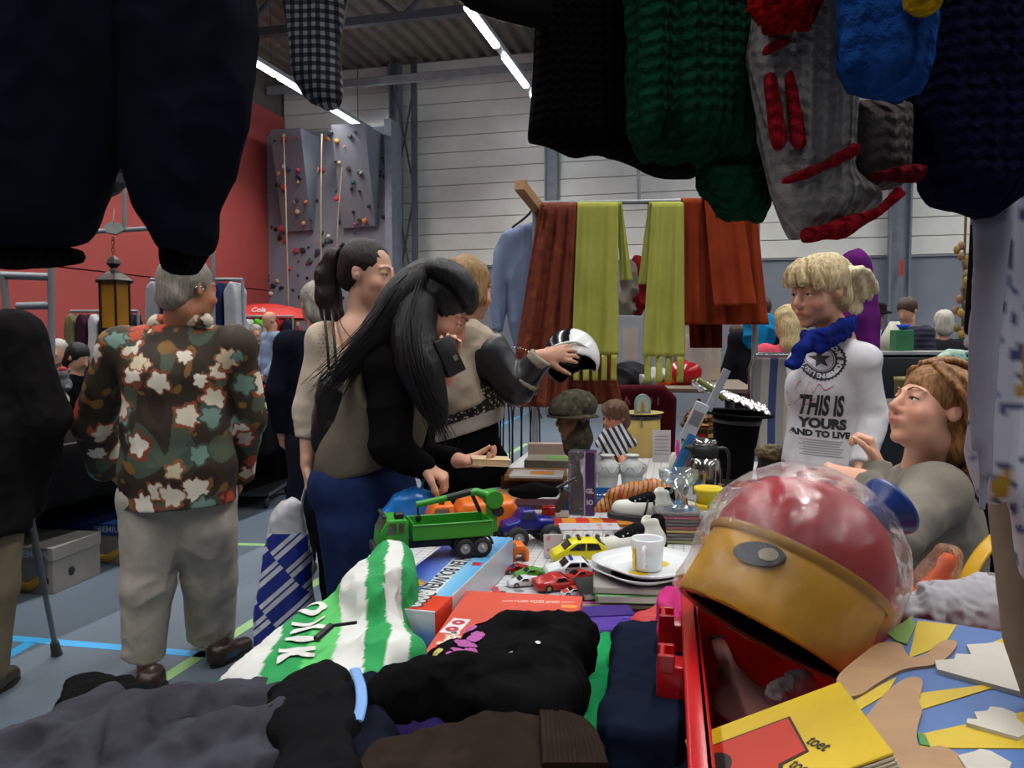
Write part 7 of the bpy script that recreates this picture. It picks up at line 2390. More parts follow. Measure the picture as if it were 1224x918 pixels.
SY = plain('#c0a420', .5, vary=.05)
for q in ([(1096, 752), (1143, 757), (1128, 778), (1086, 792)], [(1206, 768), (1224, 775), (1260, 800), (1150, 800), (1180, 778)], [(1095, 830), (1170, 822), (1260, 805), (1260, 815), (1180, 826), (1098, 848)], [(1098, 874), (1224, 850), (1280, 845), (1280, 890), (1100, 888)], [(1020, 838), (1050, 822), (1072, 812), (1060, 830), (1026, 848)]):
 pp('sun_ray', q, .004, .0055, SY)
BG = wood('#a8845c', '#967250', 6.0, .55, (1, 4, 4))
pp('tan_shape', [(1010, 836), (1000, 815), (1030, 790), (1050, 778), (1075, 778), (1086, 792), (1105, 790), (1125, 776), (1142, 776), (1140, 785), (1120, 800), (1080, 806), (1050, 820), (1030, 832)], .004, .008, BG)
pp('tan_shape', [(1030, 862), (1060, 830), (1085, 815), (1102, 818), (1098, 840), (1102, 850), (1096, 872), (1100, 890), (1130, 890), (1160, 915), (1165, 990), (1070, 990), (1050, 900)], .004, .008, BG)
def cloud(pts, lab=None):
 q = [Vector(bp(*p)) for p in pts]
 out = []
 for i in range(len(q)):
  a, c = q[i], q[(i + 1) % len(q)]
  out.append(tuple(a))
  if i < len(q) - 1:
   mid = (a + c) / 2; nr = Vector((a.y - c.y, c.x - a.x));
   out.append(tuple(mid - nr * .30))
 b = MB(); b.prism(out, .004, .010); return obj('cloud', b, plain('#b4b0a4', .6), pb)
cloud([(1224, 834), (1222, 800), (1205, 782), (1180, 780), (1160, 792), (1140, 797), (1120, 808)])
cloud([(1217, 882), (1215, 862), (1198, 850), (1180, 853), (1168, 862), (1155, 866)])
cloud([(1215, 960), (1205, 920), (1185, 897), (1165, 897), (1155, 915)])
pp('leaf', [(1096, 872), (1106, 876), (1112, 888), (1100, 886)], .004, .007, plain('#3f7a34', .5))
pp('green_shape', [(1060, 766), (1090, 748), (1094, 758), (1084, 778), (1070, 774)], .004, .007, plain('#6a8a3c', .5))
# ---- other things in the crate
c = onz(1155, 735, .925)
wc = thing('white_cloth', 'crumpled white cloth in the back corner of the red crate', 'cloth', c)
S = SDF(); S.limb((-.055, 0, .0), (.06, .0, .01), .045, .055, .02, wide=(1, 0, 0), ratio=1.0); sculpt('cloth', wc, S, cloth('#a09ea2'), .004, [(.016, (55, 45, 40), 4), (.006, 110, 2)])
oc = thing('wrapped_cone', 'orange cone wrapped in clear film in the red crate', 'toy', onz(1104, 742, .86))
b = MB(); b.lathe([(0, 0), (.055, 0), (.05, .01), (.014, .10), (.016, .115), (.010, .128), (0, .13)], 12, rot(0, .35, 0)); obj('cone', b, plain('#c8601a', .2), oc)
S = SDF(); S.limb((0, 0, .01), (.04, 0, .12), .062, .022, .01); sculpt('film', oc, S, clearfilm(.16, .08, '#ffd8b0', .9, 60), .005, [(.004, (60, 60, 10), 2)])
yb = thing('yellow_band', 'yellow plastic band curling up behind the red crate', 'toy part', onz(1182, 720, .93))
b = MB(); b.sheet(lambda u, v: (-.045 + .085 * (1 - math.cos(u * 2.2)) * .62 + .02 * u * u, (v - .5) * .035 + .02 * u, .0 + .125 * math.sin(u * 1.5) - .02 * (1 - u)), 24, 6, .004); obj('band', b, plastic('#c89a12', .3), yb)
b = MB(); b.tube([(.025, 0, .03), (.05, .01, .08)], [.010, .011], 10); obj('blue_handle', b, plain('#232a58', .4), yb)
b = MB(); b.sphere((.052, .01, .095), (.008, .008, .010), 10, 8); obj('knob', b, plastic('#c89a12', .3), yb)
sh = thing('shuttle_racket', 'pale translucent plastic scoop inside the red crate', 'toy', onz(880, 850, .80), -.15)
S = SDF(); S.chain([(-.012, .14, .05), (.0, .05, .03), (.01, 0, .02)], [.010, .012, .02], .02, wide=(1, 0, 0), ratio=1.4); S.ball((.015, -.03, .02), (.052, .055, .018), .03); sculpt('scoop', sh, S, plain('#9a6a64', .35), .004)
boxp('dark_tip', sh, (-.014, .155, .054), (.024, .03, .018), plain('#2a1512', .5), .003)
wt = thing('woolly_toy', 'white woolly scrap inside the red crate', 'cloth', onz(940, 826, .85)); S = SDF(); S.limb((-.02, -.01, 0), (.025, .01, .01), .014, .016, .01); sculpt('wool', wt, S, plain('#a8a0a4', .9), .003, [(.008, 150, 3)])
# ================================================================== clothes hanging over the stall
rl = thing('clothes_rail', 'galvanised rail above the stall that the clothes hang from', 'rail', (0, .78, 2.02))
for y in (0, .22):
 b = MB(); b.tube([(-1.6, y, 0), (1.6, y, 0)], .014, 12); obj('tube', b, STEEL, rl)
for x in (-1.55, 1.55):
 b = MB(); b.tube([(x, .1, .0), (x, .1, -2.02)], .018, 10); obj('post', b, STEEL, rl)
 b = MB(); b.tube([(x, -.02, 0), (x, .24, 0)], .012, 8); obj('cross_tube', b, STEEL, rl)
def hang(name, label, polys, d, mats, th=.03, cat='clothes', fold=((.010, (30, 30, 5), 1),), names=('cloth',), h=.006, r=None, col=None, over=()):
 """garment hung upright at distance d; each outline (photo pixels) is one part"""
 pts0 = [P(x, y, d) for pl in polys for x, y in pl]
 zt = max(p.z for p in pts0); xm = sum(p.x for p in pts0) / len(pts0)
 base = Vector((xm, d, min(p.z for p in pts0)))
 t = thing(name, label, cat, base)
 for i, pl in enumerate(polys):
  S = SDF()
  q = [P(x, y, d) for x, y in pl]
  S.slab([(p.x - xm, p.z - base.z) for p in q], T(base + Vector((0, -th if i in over else (.004 * i), 0))) @ rot(pi / 2), .007 if i in over else th, .006 if i in over else (r or th * .9))
  V, Q = S.mesh(h, 2)
  for f_ in fold: V = folds(V, Q, *f_)
  m = mats[min(i, len(mats) - 1)]
  obj(names[min(i, len(names) - 1)], np_mesh(name, V, Q, col(V) if col else None, base), m, t)
 b = MB(); b.m = T(-base); b.tube(bez([(xm, d, min(zt, 1.99)), (xm, d + .01, 2.02), (xm, d + .022, 2.034), (xm, d + .03, 2.02)], 8), .003, 6); obj('hook', b, STEEL_D, t)
 return t
U = -330
NAVY = cloth('#0b0e1a', '#080a12', scale=8)
hang('padded_trousers', 'dark navy padded trousers hanging at the upper left', [[(-80, U), (160, U), (152, 60), (147, 165), (122, 232), (110, 272), (98, 292), (60, 300), (-80, 300)], [(140, U), (296, U), (298, 70), (291, 150), (275, 205), (250, 250), (254, 285), (238, 305), (195, 300), (160, 250), (147, 200), (143, 110)], [(-80, 288), (60, 290), (92, 296), (90, 314), (55, 318), (-80, 318)], [(190, 285), (240, 288), (236, 303), (222, 325), (192, 322)]], .74, [NAVY, NAVY, knit('#08080c', 300), knit('#08080c', 300)], .035, 'trousers', ((.012, (22, 22, 7), 3), (.004, 50, 5)), ('trouser_leg', 'trouser_leg', 'knit_cuff', 'knit_cuff'))
hang('patterned_shirt', 'grey patterned shirt glimpsed between the dark trouser legs', [[(110, 100), (175, 100), (172, 215), (150, 222), (126, 238), (112, 240)]], .95, [plaid('#15171c', '#3a3a3e', '#6a6a68', .02)], .012, 'shirt')
hang('checked_shirt', 'navy and white checked shirt sleeve hanging beside the lamps', [[(320, U), (332, -10), (345, 28), (352, 92), (372, 120), (403, 131), (410, 110), (405, 55), (414, -5), (420, U)], [(322, U), (332, -10), (342, 5), (372, 15), (388, 40), (408, 35), (414, 0), (420, U)]], .86, [plaid('#0c0e15', '#2e3038', '#74747a', .009), cloth('#6a665c')], .014, 'shirt', ((.006, (30, 30, 8), 4),), ('sleeve', 'turned_cuff'))
hang('frayed_top', 'dark top with a pale frayed hem above the lamp row', [[(530, U), (542, -6), (560, 10), (592, 22), (636, 33), (660, 30), (660, U)], [(541, -4), (560, 10), (592, 22), (640, 34), (640, 30), (594, 18), (562, 5), (545, -8)]], .80, [cloth('#0d0c0d'), cloth('#a8a08c')], .012, 'top', ((.004, 40, 4),), ('cloth', 'frayed_hem'), h=.004)
hang('black_sweater', 'black knitted sweater hanging above the scarves', [[(640, U), (640, 30), (632, 110), (627, 174), (660, 178), (690, 186), (720, 182), (750, 192), (800, 212), (834, 216), (840, 190), (800, 150), (800, U)]], .84, [knit('#0a0a0e', 260)], .03, 'sweater')
def ribs(f, a=.006): return lambda V, Q: V
GK = knit('#0a3524', 200)
hang('green_sweater', 'dark green hand-knitted sweater with a ribbed sleeve and curled cuff', [[(742, U), (748, 40), (754, 150), (766, 192), (800, 186), (838, 200), (905, 205), (905, U)], [(836, 192), (842, 228), (868, 262), (890, 258), (908, 268), (918, 245), (914, 195)]], .76, [GK, knit('#0d3a26', 240)], .04, 'sweater', ((.007, (70, 70, 3), 2), (.003, 90, 5)), ('sleeve', 'curled_cuff'))
WK, RK = knit('#8f8a88', 200), knit('#8a1620', 200)
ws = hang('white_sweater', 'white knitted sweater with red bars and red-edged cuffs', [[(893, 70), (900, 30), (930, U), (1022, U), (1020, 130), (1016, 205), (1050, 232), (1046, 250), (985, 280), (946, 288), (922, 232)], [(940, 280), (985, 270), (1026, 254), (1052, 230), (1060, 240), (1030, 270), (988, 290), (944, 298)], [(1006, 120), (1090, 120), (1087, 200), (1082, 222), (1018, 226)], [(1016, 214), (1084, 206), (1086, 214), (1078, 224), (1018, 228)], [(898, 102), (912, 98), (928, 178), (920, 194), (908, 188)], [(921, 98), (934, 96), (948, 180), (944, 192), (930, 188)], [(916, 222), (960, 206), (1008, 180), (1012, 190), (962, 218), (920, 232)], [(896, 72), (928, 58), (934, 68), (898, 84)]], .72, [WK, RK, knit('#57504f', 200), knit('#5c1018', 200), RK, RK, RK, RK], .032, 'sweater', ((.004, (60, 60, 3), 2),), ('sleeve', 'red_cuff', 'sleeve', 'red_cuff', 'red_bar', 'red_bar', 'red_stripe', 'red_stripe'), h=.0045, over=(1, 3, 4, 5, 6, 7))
b = hang('blue_sweater', 'bright blue chunky knitted sweater cuff', [[(1000, U), (1001, 98), (1030, 108), (1060, 116), (1094, 122), (1104, 70), (1114, U)]], .64, [knit('#173f7c', 130)], .035, 'sweater', ((.007, (75, 75, 3), 2), (.004, 110, 5)))
hang('yellow_sweater', 'yellow knitted sweater edge beside the blue cuff', [[(1078, U), (1078, 16), (1100, 20), (1125, 22), (1134, U)]], .60, [knit('#b08a14', 170)], .02, 'sweater')
hang('dark_green_sweater', 'very dark green knitted sweater behind the blue cuff', [[(1075, U), (1085, 100), (1090, 125), (1140, 155), (1180, 140), (1200, U)]], .80, [knit('#081810', 200)], .035, 'sweater')
hang('navy_sweater', 'dark navy knitted sweater with a frayed hem at the upper right', [[(1130, U), (1090, 150), (1098, 185), (1106, 222), (1118, 246), (1150, 252), (1180, 263), (1226, 228), (1290, 190), (1290, U)]], .72, [knit('#0a0d26', 200)], .035, 'sweater', ((.006, (40, 40, 10), 2), (.003, 100, 5)))
pm = thing('pompom', 'red woollen pompom hanging at the top edge', 'pompom', P(940, -8, .68)); S = SDF(); S.ball((0, 0, 0), .030, .0); sculpt('wool', pm, S, knit('#9a1214', 320), .0035, [(.007, 260, 3)])
b = MB(); b.tube([(0, 0, .03), (0, .08, .36)], .002, 6); obj('cord', b, plain('#6a1014', .8), pm)
def flor(V):
 c = np.tile(np.array(rgb('#b4b4c0')), (len(V), 1))
 w = wave(V, 150, 5); c[w > .55] = rgb('#3c4468'); c[w < -.75] = rgb('#6a7090')
 k = wave(V * np.array((1, 0, 1)), 34, 9)
 c[(k > .72)] = rgb('#9a7420'); c[(k < -.85)] = rgb('#6a2424')
 return c
FLW = ((.014, (45, 45, 4), 6),)
hang('floral_curtain', 'pale blue floral cloth hanging at the right edge', [[(1160, U), (1163, 270), (1158, 340), (1163, 440), (1168, 560), (1178, 598), (1200, 590), (1230, 690), (1300, 700), (1300, U)]], .80, [vcol(.9, .2, 200)], .015, 'cloth', FLW, col=flor)
hang('gauze_curtain', 'thin grey gauze strip in front of the floral cloth', [[(1162, 262), (1205, 255), (1200, 360), (1190, 470), (1180, 560), (1176, 640), (1171, 560), (1160, 430), (1170, 340)]], .75, [cloth('#8d8b98')], .006, 'cloth', FLW)
hang('beige_trousers', 'beige trousers hanging at the right edge below the floral cloth', [[(1188, 470), (1224, 460), (1300, 460), (1300, 860), (1232, 850), (1205, 770), (1190, 640), (1184, 560)]], .86, [cloth('#8a7f70', '#7c7162')], .03, 'trousers', ((.010, (18, 18, 6), 4),))
hang('black_sleeve', 'narrow black sleeve with a white cuff beside the floral cloth', [[(1160, 230), (1182, 230), (1172, 402), (1154, 402)], [(1156, 400), (1171, 400), (1172, 418), (1155, 418)]], 1.3, [cloth('#09090a'), cloth('#a8a8a8')], .02, 'clothes', names=('sleeve', 'cuff'))
gb_ = thing('dried_flower_braid', 'yellowish braid of dried flowers hanging at the right', 'decoration', P(1150, 400, 1.9))
rg = random.Random(4)
for i in range(26):
 b = MB(); b.sphere((0, 0, 0), (.008, .008, .011), 8, 6); o = obj('blossom', b, plain(('#9a7c34', '#8a6a50', '#7c7050')[i % 3], .8), gb_); o.location = (rg.uniform(-.018, .018), rg.uniform(-.015, .015), i * .0085)
b = MB(); b.tube([(0, 0, 0), (0, 0, .8)], .003, 6); obj('string', b, plain('#6a5a3a', .8), gb_)
# ================================================================== rack with shawls behind the table
rd = 4.45
rk = thing('shawl_rack', 'steel rail with a wooden end carrying shawls behind the table', 'clothes rack', P(770, 700, rd))
R0 = rk.location.copy(); R0.z = 0; rk.location = R0
zb = P(770, 243, rd).z
b = MB(); b.m = T(-R0); b.tube([P(640, 243, rd), P(912, 239, rd)], .014, 10); obj('rail', b, STEEL, rk)
for x in (905, 640):
 b = MB(); b.m = T(-R0); q = P(x, 243, rd); b.tube([q, (q.x, q.y, 0)], .018, 10); obj('post', b, STEEL, rk)
b = MB(); b.m = T(-R0); b.tube([P(764, 243, rd), P(763, 190, rd)], .010, 8); obj('upright', b, STEEL, rk)
b = MB(); b.m = T(-R0) @ frame(P(633, 236, rd - .12), (.35, .9, -.25)); b.box((0, 0, 0), (.055, .32, .06), bev=.004); obj('wooden_end', b, wood('#a87c4c', '#8a6238'), rk)
def shawl(name, label, x0, x1, y1, b0, b1, mat, off=0.0, wav=.02, nf=4, fr=None, cat='scarf', ytop=240):
 a, c = P(x0, ytop, rd - .03), P(x1, ytop, rd - .03); e, g = P(b0, y1, rd - .06 - off), P(b1, y1, rd - .06 - off)
 base = Vector(((e.x + g.x) / 2, rd - .06, min(e.z, g.z)))
 t = thing(name, label, cat, base)
 def fn(u, v):
  p = a.lerp(c, u).lerp(e.lerp(g, u), v) if v > 0 else a.lerp(c, u)
  return p + Vector((0, (wav * math.sin(u * nf * 6.28 + 1.1 * math.sin(v * 3)) + .4 * wav * math.sin(u * nf * 15 + 2 * v)) * (.35 + .65 * v) - off * (1 if v > .02 else 0), .0)) - base
 def fn2(u, v):   # front fall, over the rail and down the back
  if v < .9: return fn(u, 1 - v / .9)
  w = (v - .9) / .1
  q = a.lerp(c, u) - base
  return q + Vector((0, .03 + .045 * math.sin(w * 1.57), .018 * math.sin(w * 3.14) - .25 * w * w))
 b = MB(); b.sheet(fn2, 44, 40, .006); obj('cloth', b, mat, t)
 if fr:
  for i in range(fr):
   u = (i + .5) / fr
   q = fn(u, 1.0)
   w = (g - e).length / fr * .62
   b = MB(); b.sheet(lambda s, v: q + Vector(((s - .5) * w, .006 * math.sin(v * 5 + i), -v * .14)), 3, 8, .005); obj('fringe_tab', b, mat, t)
 return t
RUST = speckle('#652a17', ('#74371c', '#561f12'), 14, .3, .9)
LIME = cloth('#96974a', '#8a8c40', scale=4)
ORA = cloth('#7c2f18', '#6c2814', scale=6)
shawl('rust_shawl', 'long mottled rust-red shawl on the left of the rack', 646, 690, 486, 606, 678, RUST, .02, .03, 3)
shawl('rust_shawl', 'dark rust shawl tail hanging behind the lime scarf', 676, 700, 484, 650, 745, RUST, -.06, .02, 4)
shawl('lime_scarf', 'wide lime green scarf with a fringed hem left of the gap', 690, 738, 424, 683, 738, LIME, .03, .014, 2, 5)
shawl('lime_scarf', 'short end of the lime scarf beside the gap in the rack', 738, 743, 335, 742, 756, LIME, .0, .01, 1)
shawl('lime_scarf', 'narrow lime green scarf with a fringed hem right of the gap', 778, 815, 426, 767, 817, LIME, .04, .014, 2, 4)
shawl('lime_scarf', 'folded short end of the right lime scarf', 776, 790, 340, 763, 776, LIME, .0, .01, 1)
shawl('orange_curtain', 'folded burnt orange curtain on the right of the rack', 815, 902, 388, 818, 917, ORA, .02, .022, 4, cat='curtain', ytop=236)
shawl('orange_curtain', 'short front fold of the burnt orange curtain', 838, 880, 366, 850, 900, ORA, .07, .012, 2, cat='curtain', ytop=236)
shawl('orange_curtain', 'longest back fold of the burnt orange curtain', 822, 870, 416, 828, 866, cloth('#5a1a0c'), -.05, .02, 3, cat='curtain', ytop=238)
bs = thing('blue_shirt', 'pale blue shirt on a hanger at the left end of the rack', 'shirt', P(612, 400, rd + .1))
S = SDF(); S.slab([((P(x, y, rd).x - bs.location.x), (P(x, y, rd).z - bs.location.z)) for x, y in ((634, 262), (600, 275), (590, 300), (586, 355), (588, 395), (602, 398), (606, 340), (612, 420), (650, 420), (650, 262))], rot(pi / 2), .05, .045)
V, Q = S.mesh(.009, 2); V = folds(V, Q, .014, (22, 22, 6), 3); obj('cloth', np_mesh('blue_shirt', V, Q), cloth('#7c8aa8', '#707c98'), bs)
b = MB(); b.m = T(-bs.location); b.tube(bez([P(612, 272, rd + .1), P(630, 258, rd + .1), P(636, 250, rd + .1), P(638, 244, rd + .08)], 10), .008, 6); obj('hanger', b, BLK, bs)
# ================================================================== the rest of the market
def folk(lb, px, hy, d, look, top, hair, legs='#1a1c24', skin='#b98a70', s=1.0, z0=0.0, hs=0, arms=None, hat=None, lod=2.0, wide=1.0, long_=False):
 """person further off, standing (or seated on something when z0 > 0); hy = image row of the head centre"""
 f = Fig('person', lb, (A(px, d, 0).x, d, 0), skin, lod=lod)
 hc = P(px, hy, d); k = s
 L = Vector(look).normalized(); rt = Vector((L.y, -L.x, 0)).normalized()
 nk = hc + Vector((0, 0, -.17)) - L * .03
 f.head(hc, look, 0, s, neck=nk)
 sl, sr = nk - rt * .18 * wide + Vector((0, 0, -.06)), nk + rt * .18 * wide + Vector((0, 0, -.06))
 ch, pl = nk + Vector((0, 0, -.24)), nk + Vector((0, 0, -.56))
 ar = []
 for i, (sh, sg) in enumerate(((sl, -1), (sr, 1))):
  e = sh + rt * sg * .07 + Vector((0, 0, -.27)) + L * .02
  w = e + (L * .2 + Vector((0, 0, -.12)) if arms else L * .05 + Vector((0, 0, -.23))) - rt * sg * .05
  ar.append((sh, e, w)); f.hand(sh, e, w, w - e, -rt * sg, sg, curl=.6)
 zf = .09
 an = []
 for sg in (-1, 1):
  hp_ = pl + rt * sg * .09 + Vector((0, 0, -.06))
  if z0: kn_ = hp_ + L * .38 + Vector((0, 0, -.02))
  else: kn_ = Vector((hp_.x, hp_.y, (hp_.z + zf) / 2))
  an.append([hp_, kn_, Vector((kn_.x, kn_.y, zf))])
 f.core(pl, ch, sl, sr, an); f.body()
 S = SDF(); torso_shape(S, pl, ch, nk, sl, sr, (.14 * wide, .13 * wide, .13 * wide, .09), 1.35, .07, .05)
 for sh, e, w in ar: sleeve(S, sh, e, w, (.066, .058, .045)); endcut(S, w, w - e)
 if long_: S.limb(pl, pl + Vector((0, 0, -.42)), .15, .19, .03)
 f.garment('top', S, top if not isinstance(top, str) else cloth(top), .010, [(.008, 10, 3)])
 S = SDF()
 for a_ in an: leg_shape(S, *a_, (.11, .08, .06))
 f.garment('trousers', S, cloth(legs), .012)
 for a_ in an: shoe(f, Vector((a_[2].x, a_[2].y, 0)) - L.xy.to_3d() * .08, Vector((a_[2].x, a_[2].y, 0)) + L.xy.to_3d() * .17, BROWN_L)
 def hr(h):
  h.ball((0, -.022, .040), (.088, .104, .094), .01)
  if hs: h.ball((0, -.07, -.05), (.085, .05, .09), .04)
  if hs > 1: h.chain([(0, -.08, -.03), (0, -.10, -.16), (0, -.10, -.26)], [.085, .085, .05], .03)
  h.ball((0, .095, -.045), (.072, .062, .095), .01, True)
 if hair: f.hair(hr, hair_mat(*hair), .006, .006, (30, 30, 16))
 if hat:
  b = MB(); b.m = T(-f.base) @ f.M; b.lathe([(.08, .055), (.15, .05), (.152, .057), (.092, .066), (.088, .13), (.06, .15), (0, .14)], 24); obj('hat', b, cloth(hat), f.root)
 return f
WH, GY, BLd = ('#8a857a', '#c8c4b8'), ('#6a665e', '#a8a49a'), ('#8a7448', '#cbb88a')
folk('white-haired woman in a long navy coat behind the young woman', 376, 364, 4.6, (-.6, .75, -.1), '#12151f', GY, hs=1, long_=True, lod=1.5)
folk('short-haired woman in black standing under the orange curtain', 882, 402, 7.5, (-.95, .1, -.1), '#0d0d10', ('#2a1c14', '#4a3424'))
folk('woman with long blond hair in a coral pink top, seen from behind', 940, 386, 5.6, (-.2, .95, 0), '#c04c5c', BLd, hs=2, lod=1.5)
folk('man with a dark brimmed hat and white T-shirt at the far counter', 1048, 378, 8.8, (.1, -1, -.2), '#b8b8b8', ('#2a241e', '#4a4238'), hat='#16140f', arms=1)
folk('dark-haired man in a navy striped jumper bending at the far counter', 1084, 372, 7.6, (-.75, -.5, -.4), stripes(('#12141f', '#2a2e3c'), .05, 2), ('#2a1c14', '#4a3424'), arms=1)
folk('white-haired person in a dark grey coat at the far right', 1127, 386, 7.8, (.2, 1, 0), '#24262a', WH, hs=1)
folk('balding man in a pale blue shirt leaning over the far stall', 322, 384, 10.5, (-.7, -.6, -.5), '#7c90a8', None, arms=1)
folk('white-haired woman seated behind the plush toys', 69, 421, 7.6, (.3, -.95, 0), '#1a1c22', WH, z0=.45)
folk('person in black clothes behind the left stall table', 94, 428, 6.9, (.9, -.3, -.4), '#09090b', ('#0a0a0b', '#1a181a'), arms=1, hs=1)
folk('grey-haired visitor in a dark jacket at the far left stall', 306, 398, 11.5, (.5, -.8, 0), '#2c2a30', GY)
BOOK_N = [0]
# ---- left row of stalls: table, cloth, trays, radios, boxes below
def hthing(name, lb, cat, s, l, z=0.0, rz=0.0, group=None): return thing(name, lb, cat, hall(s, l, z), rz - HALL_YAW, group)
b = MB(); b.sheet(lambda u, v: (-3.98 + .015 * math.sin(u * 90), 1.5 + 5.4 * u, .77 * v), 80, 4, .004); sk = hobj('table_skirt', b, cloth('#0a0a0c')); sk['kind'] = ''; del sk['kind']; tag(sk, 'black skirt hanging behind the cartons under the left stall', 'cloth')
o = cloth_over('black cloth over the long stall table on the left', 1.5, 7.0, -4.5, -3.45, .80, cloth('#0a0a0c'), .34, HALL_YAW, amp=.008)
trestle('long stall table on the left side of the aisle', 1.5, 7.0, -4.5, -3.45, .80, plain('#3a3632', .6), HALL_YAW)
def banana(lb, px, py, c2):
 q = onz(px, py, 0); t = thing('fruit_carton', lb, 'carton', q + Vector((-.27, .16, 0)), -HALL_YAW + .1)
 boxp('carton', t, (0, 0, .115), (.50, .38, .23), plain('#76736e', .7), .004)
 boxp('lid', t, (0, 0, .215), (.51, .39, .075), plain(c2, .7), .004)
 for x in (-.12, .1):
  b = MB(); b.tube(bez([(x - .09, -.193, .06), (x, -.194, .035), (x + .08, -.193, .09)], 8), [.008, .018, .022, .024, .024, .024, .022, .018, .008], 8, flat=.3, up=(0, 1, 0)); obj('banana_print', b, plain('#a8862c', .6), t)
 for c in ((.2, -.1915, .07), (.2513, -.05, .09)):
  b = MB(); b.sphere(c, (.026, .004, .026) if c[1] < -.1 else (.004, .026, .026), 14, 8); obj('hand_hole', b, BLK, t)
 flat_text(t, 'PREMIUM', .05, T(.12, -.1955, .215) @ rot(pi / 2), plain('#9aa8c0', .6))
banana('white banana carton with yellow fruit under the left stall', 84, 706, '#77746e')
banana('banana carton with a blue lid under the left stall', 172, 672, '#1c3a78')
tr = hthing('display_case', 'shallow glass-topped display case on the left stall table', 'display case', 4.6, -3.95, .804)
boxp('case_body', tr, (0, 0, .03), (.5, .42, .06), wood('#3a2218', '#281810'), .004); boxp('glass_lid', tr, (0, .08, .14), (.5, .004, .30), clearfilm(.2, .05), .001, m=rot(-.9, 0, 0))
for i in range(6): boxp('trinket', tr, (-.2 + i * .08, -.05 + .05 * (i % 2), .067), (.03, .03, .014), plain(('#8a8478', '#6a6a70', '#a89a7c')[i % 3], .4), .003)
RAD = plain('#b4b6b8', .4)
for i in range(7):
 t = hthing('radio', ['white radio with a dark dial, nearest the walking woman', 'white clock radio beside the first', 'white telephone on the left stall', 'white boxy camera on the left stall', 'grey cassette player on the left stall', 'white kitchen scale on the left stall', 'white router box at the far end of the left stall'][i], 'radio', 6.2 + .3 * (i % 4), -4.25 + .2 * (i // 2), .804, .2 * i)
 w = .16 + .03 * (i % 3); h_ = .07 + .02 * (i % 2)
 boxp('case', t, (0, 0, h_ / 2), (w, .11, h_), RAD, .006); boxp('panel', t, (0, -.0555, h_ * .55), (w * .8, .002, h_ * .5), plain('#2a2e34', .3), 0)
 for x in (-.04, .0, .04): b = MB(); b.cyl((x, -.06, .018), (x, -.055, .018), .008, n=10); obj('knob', b, BLK, t)
t = hthing('green_cloth', 'green patterned cloth at the front of the left stall', 'cloth', 6.1, -3.72, .806); b = MB(); b.sheet(lambda u, v: ((u - .5) * .55 * .5, (v - .5) * 1.0, .012 * math.sin(u * 9) * math.sin(v * 17)), 16, 24, .004); obj('cloth', b, speckle('#5a7a2c', ('#a8983a', '#3a4a20', '#b8b49a'), 22, .25, .8), t)
for (s_, l_, c, lb) in ((9.6, -4.4, '#8a6a44', 'tan cardboard-fronted counter with bottles at the far left'), (11.2, -5.2, '#3a3438', 'dark counter of small goods below the red parasol')):
 t = hthing('market_counter', lb, 'counter', s_, l_); boxp('counter_body', t, (0, 0, .5), (1.5, .6, 1.0), plain(c, .6), .01); boxp('worktop', t, (0, 0, 1.015), (1.56, .66, .03), plain('#5a5048', .6), .004)
 rg = random.Random(int(s_))
 for i in range(26):
  x, y = rg.uniform(-.7, .7), rg.uniform(-.26, .26)
  b = MB(); r, h_ = rg.uniform(.018, .035), rg.uniform(.06, .2)
  b.lathe([(0, 0), (r, 0), (r, h_ * .6), (r * .4, h_ * .8), (r * .4, h_), (0, h_)], 10)
  ci = rg.randrange(6); o = obj('bottle', b, plain(('#3a5a2c', '#9a9a94', '#6a2420', '#1c1c20', '#a88a44', '#78909a')[ci], .3)); o.location = hall(s_, l_, 1.031) + Matrix.Rotation(-HALL_YAW, 3, 'Z') @ Vector((x, y, 0))
  tag(o, ('dark green', 'pale grey', 'dark red', 'black', 'amber', 'blue-grey')[ci] + (' bottle on the tan counter' if s_ < 10 else ' bottle on the dark counter below the parasol'), 'bottle', 'bottles on the far left counters')
rj = thing('red_jacket', 'bright red jacket slung over a stool by the left stall', 'jacket', A(338, 8.0, .70)); S = SDF(); S.chain([(-.1, 0, .1), (.05, 0, .28), (.16, 0, .1)], [.13, .12, .13], .05); sculpt('cloth', rj, S, cloth('#a81a2a'), .012, [(.03, (14, 14, 9), 3)])
um = hthing('parasol', 'red market parasol over the far left stall', 'parasol', 12.0, hall_l(320, 12.0), 0); zt_ = hall_z(320, 363, 12.0)
b = MB(); b.lathe([(.95, zt_ - .26), (.6, zt_ - .09), (.2, zt_ - .01), (0, zt_), (0, zt_ - .01), (.2, zt_ - .02), (.6, zt_ - .10), (.94, zt_ - .27), (.95, zt_ - .26)], 16, sharp=True); obj('canopy', b, plain('#b8231a', .6), um)
b = MB(); b.tube([(0, 0, 0), (0, 0, zt_)], .02, 8); obj('pole', b, STEEL, um)
for x in (-.35, .3): v_, f_ = text_mesh('Cola', .13, .004); b = MB(); b.add(v_, f_, m=T(x, -.72, zt_ - .135) @ rot(.95, 0, .4 * x)); obj('lettering', b, plain('#b8b0b0', .6), um)
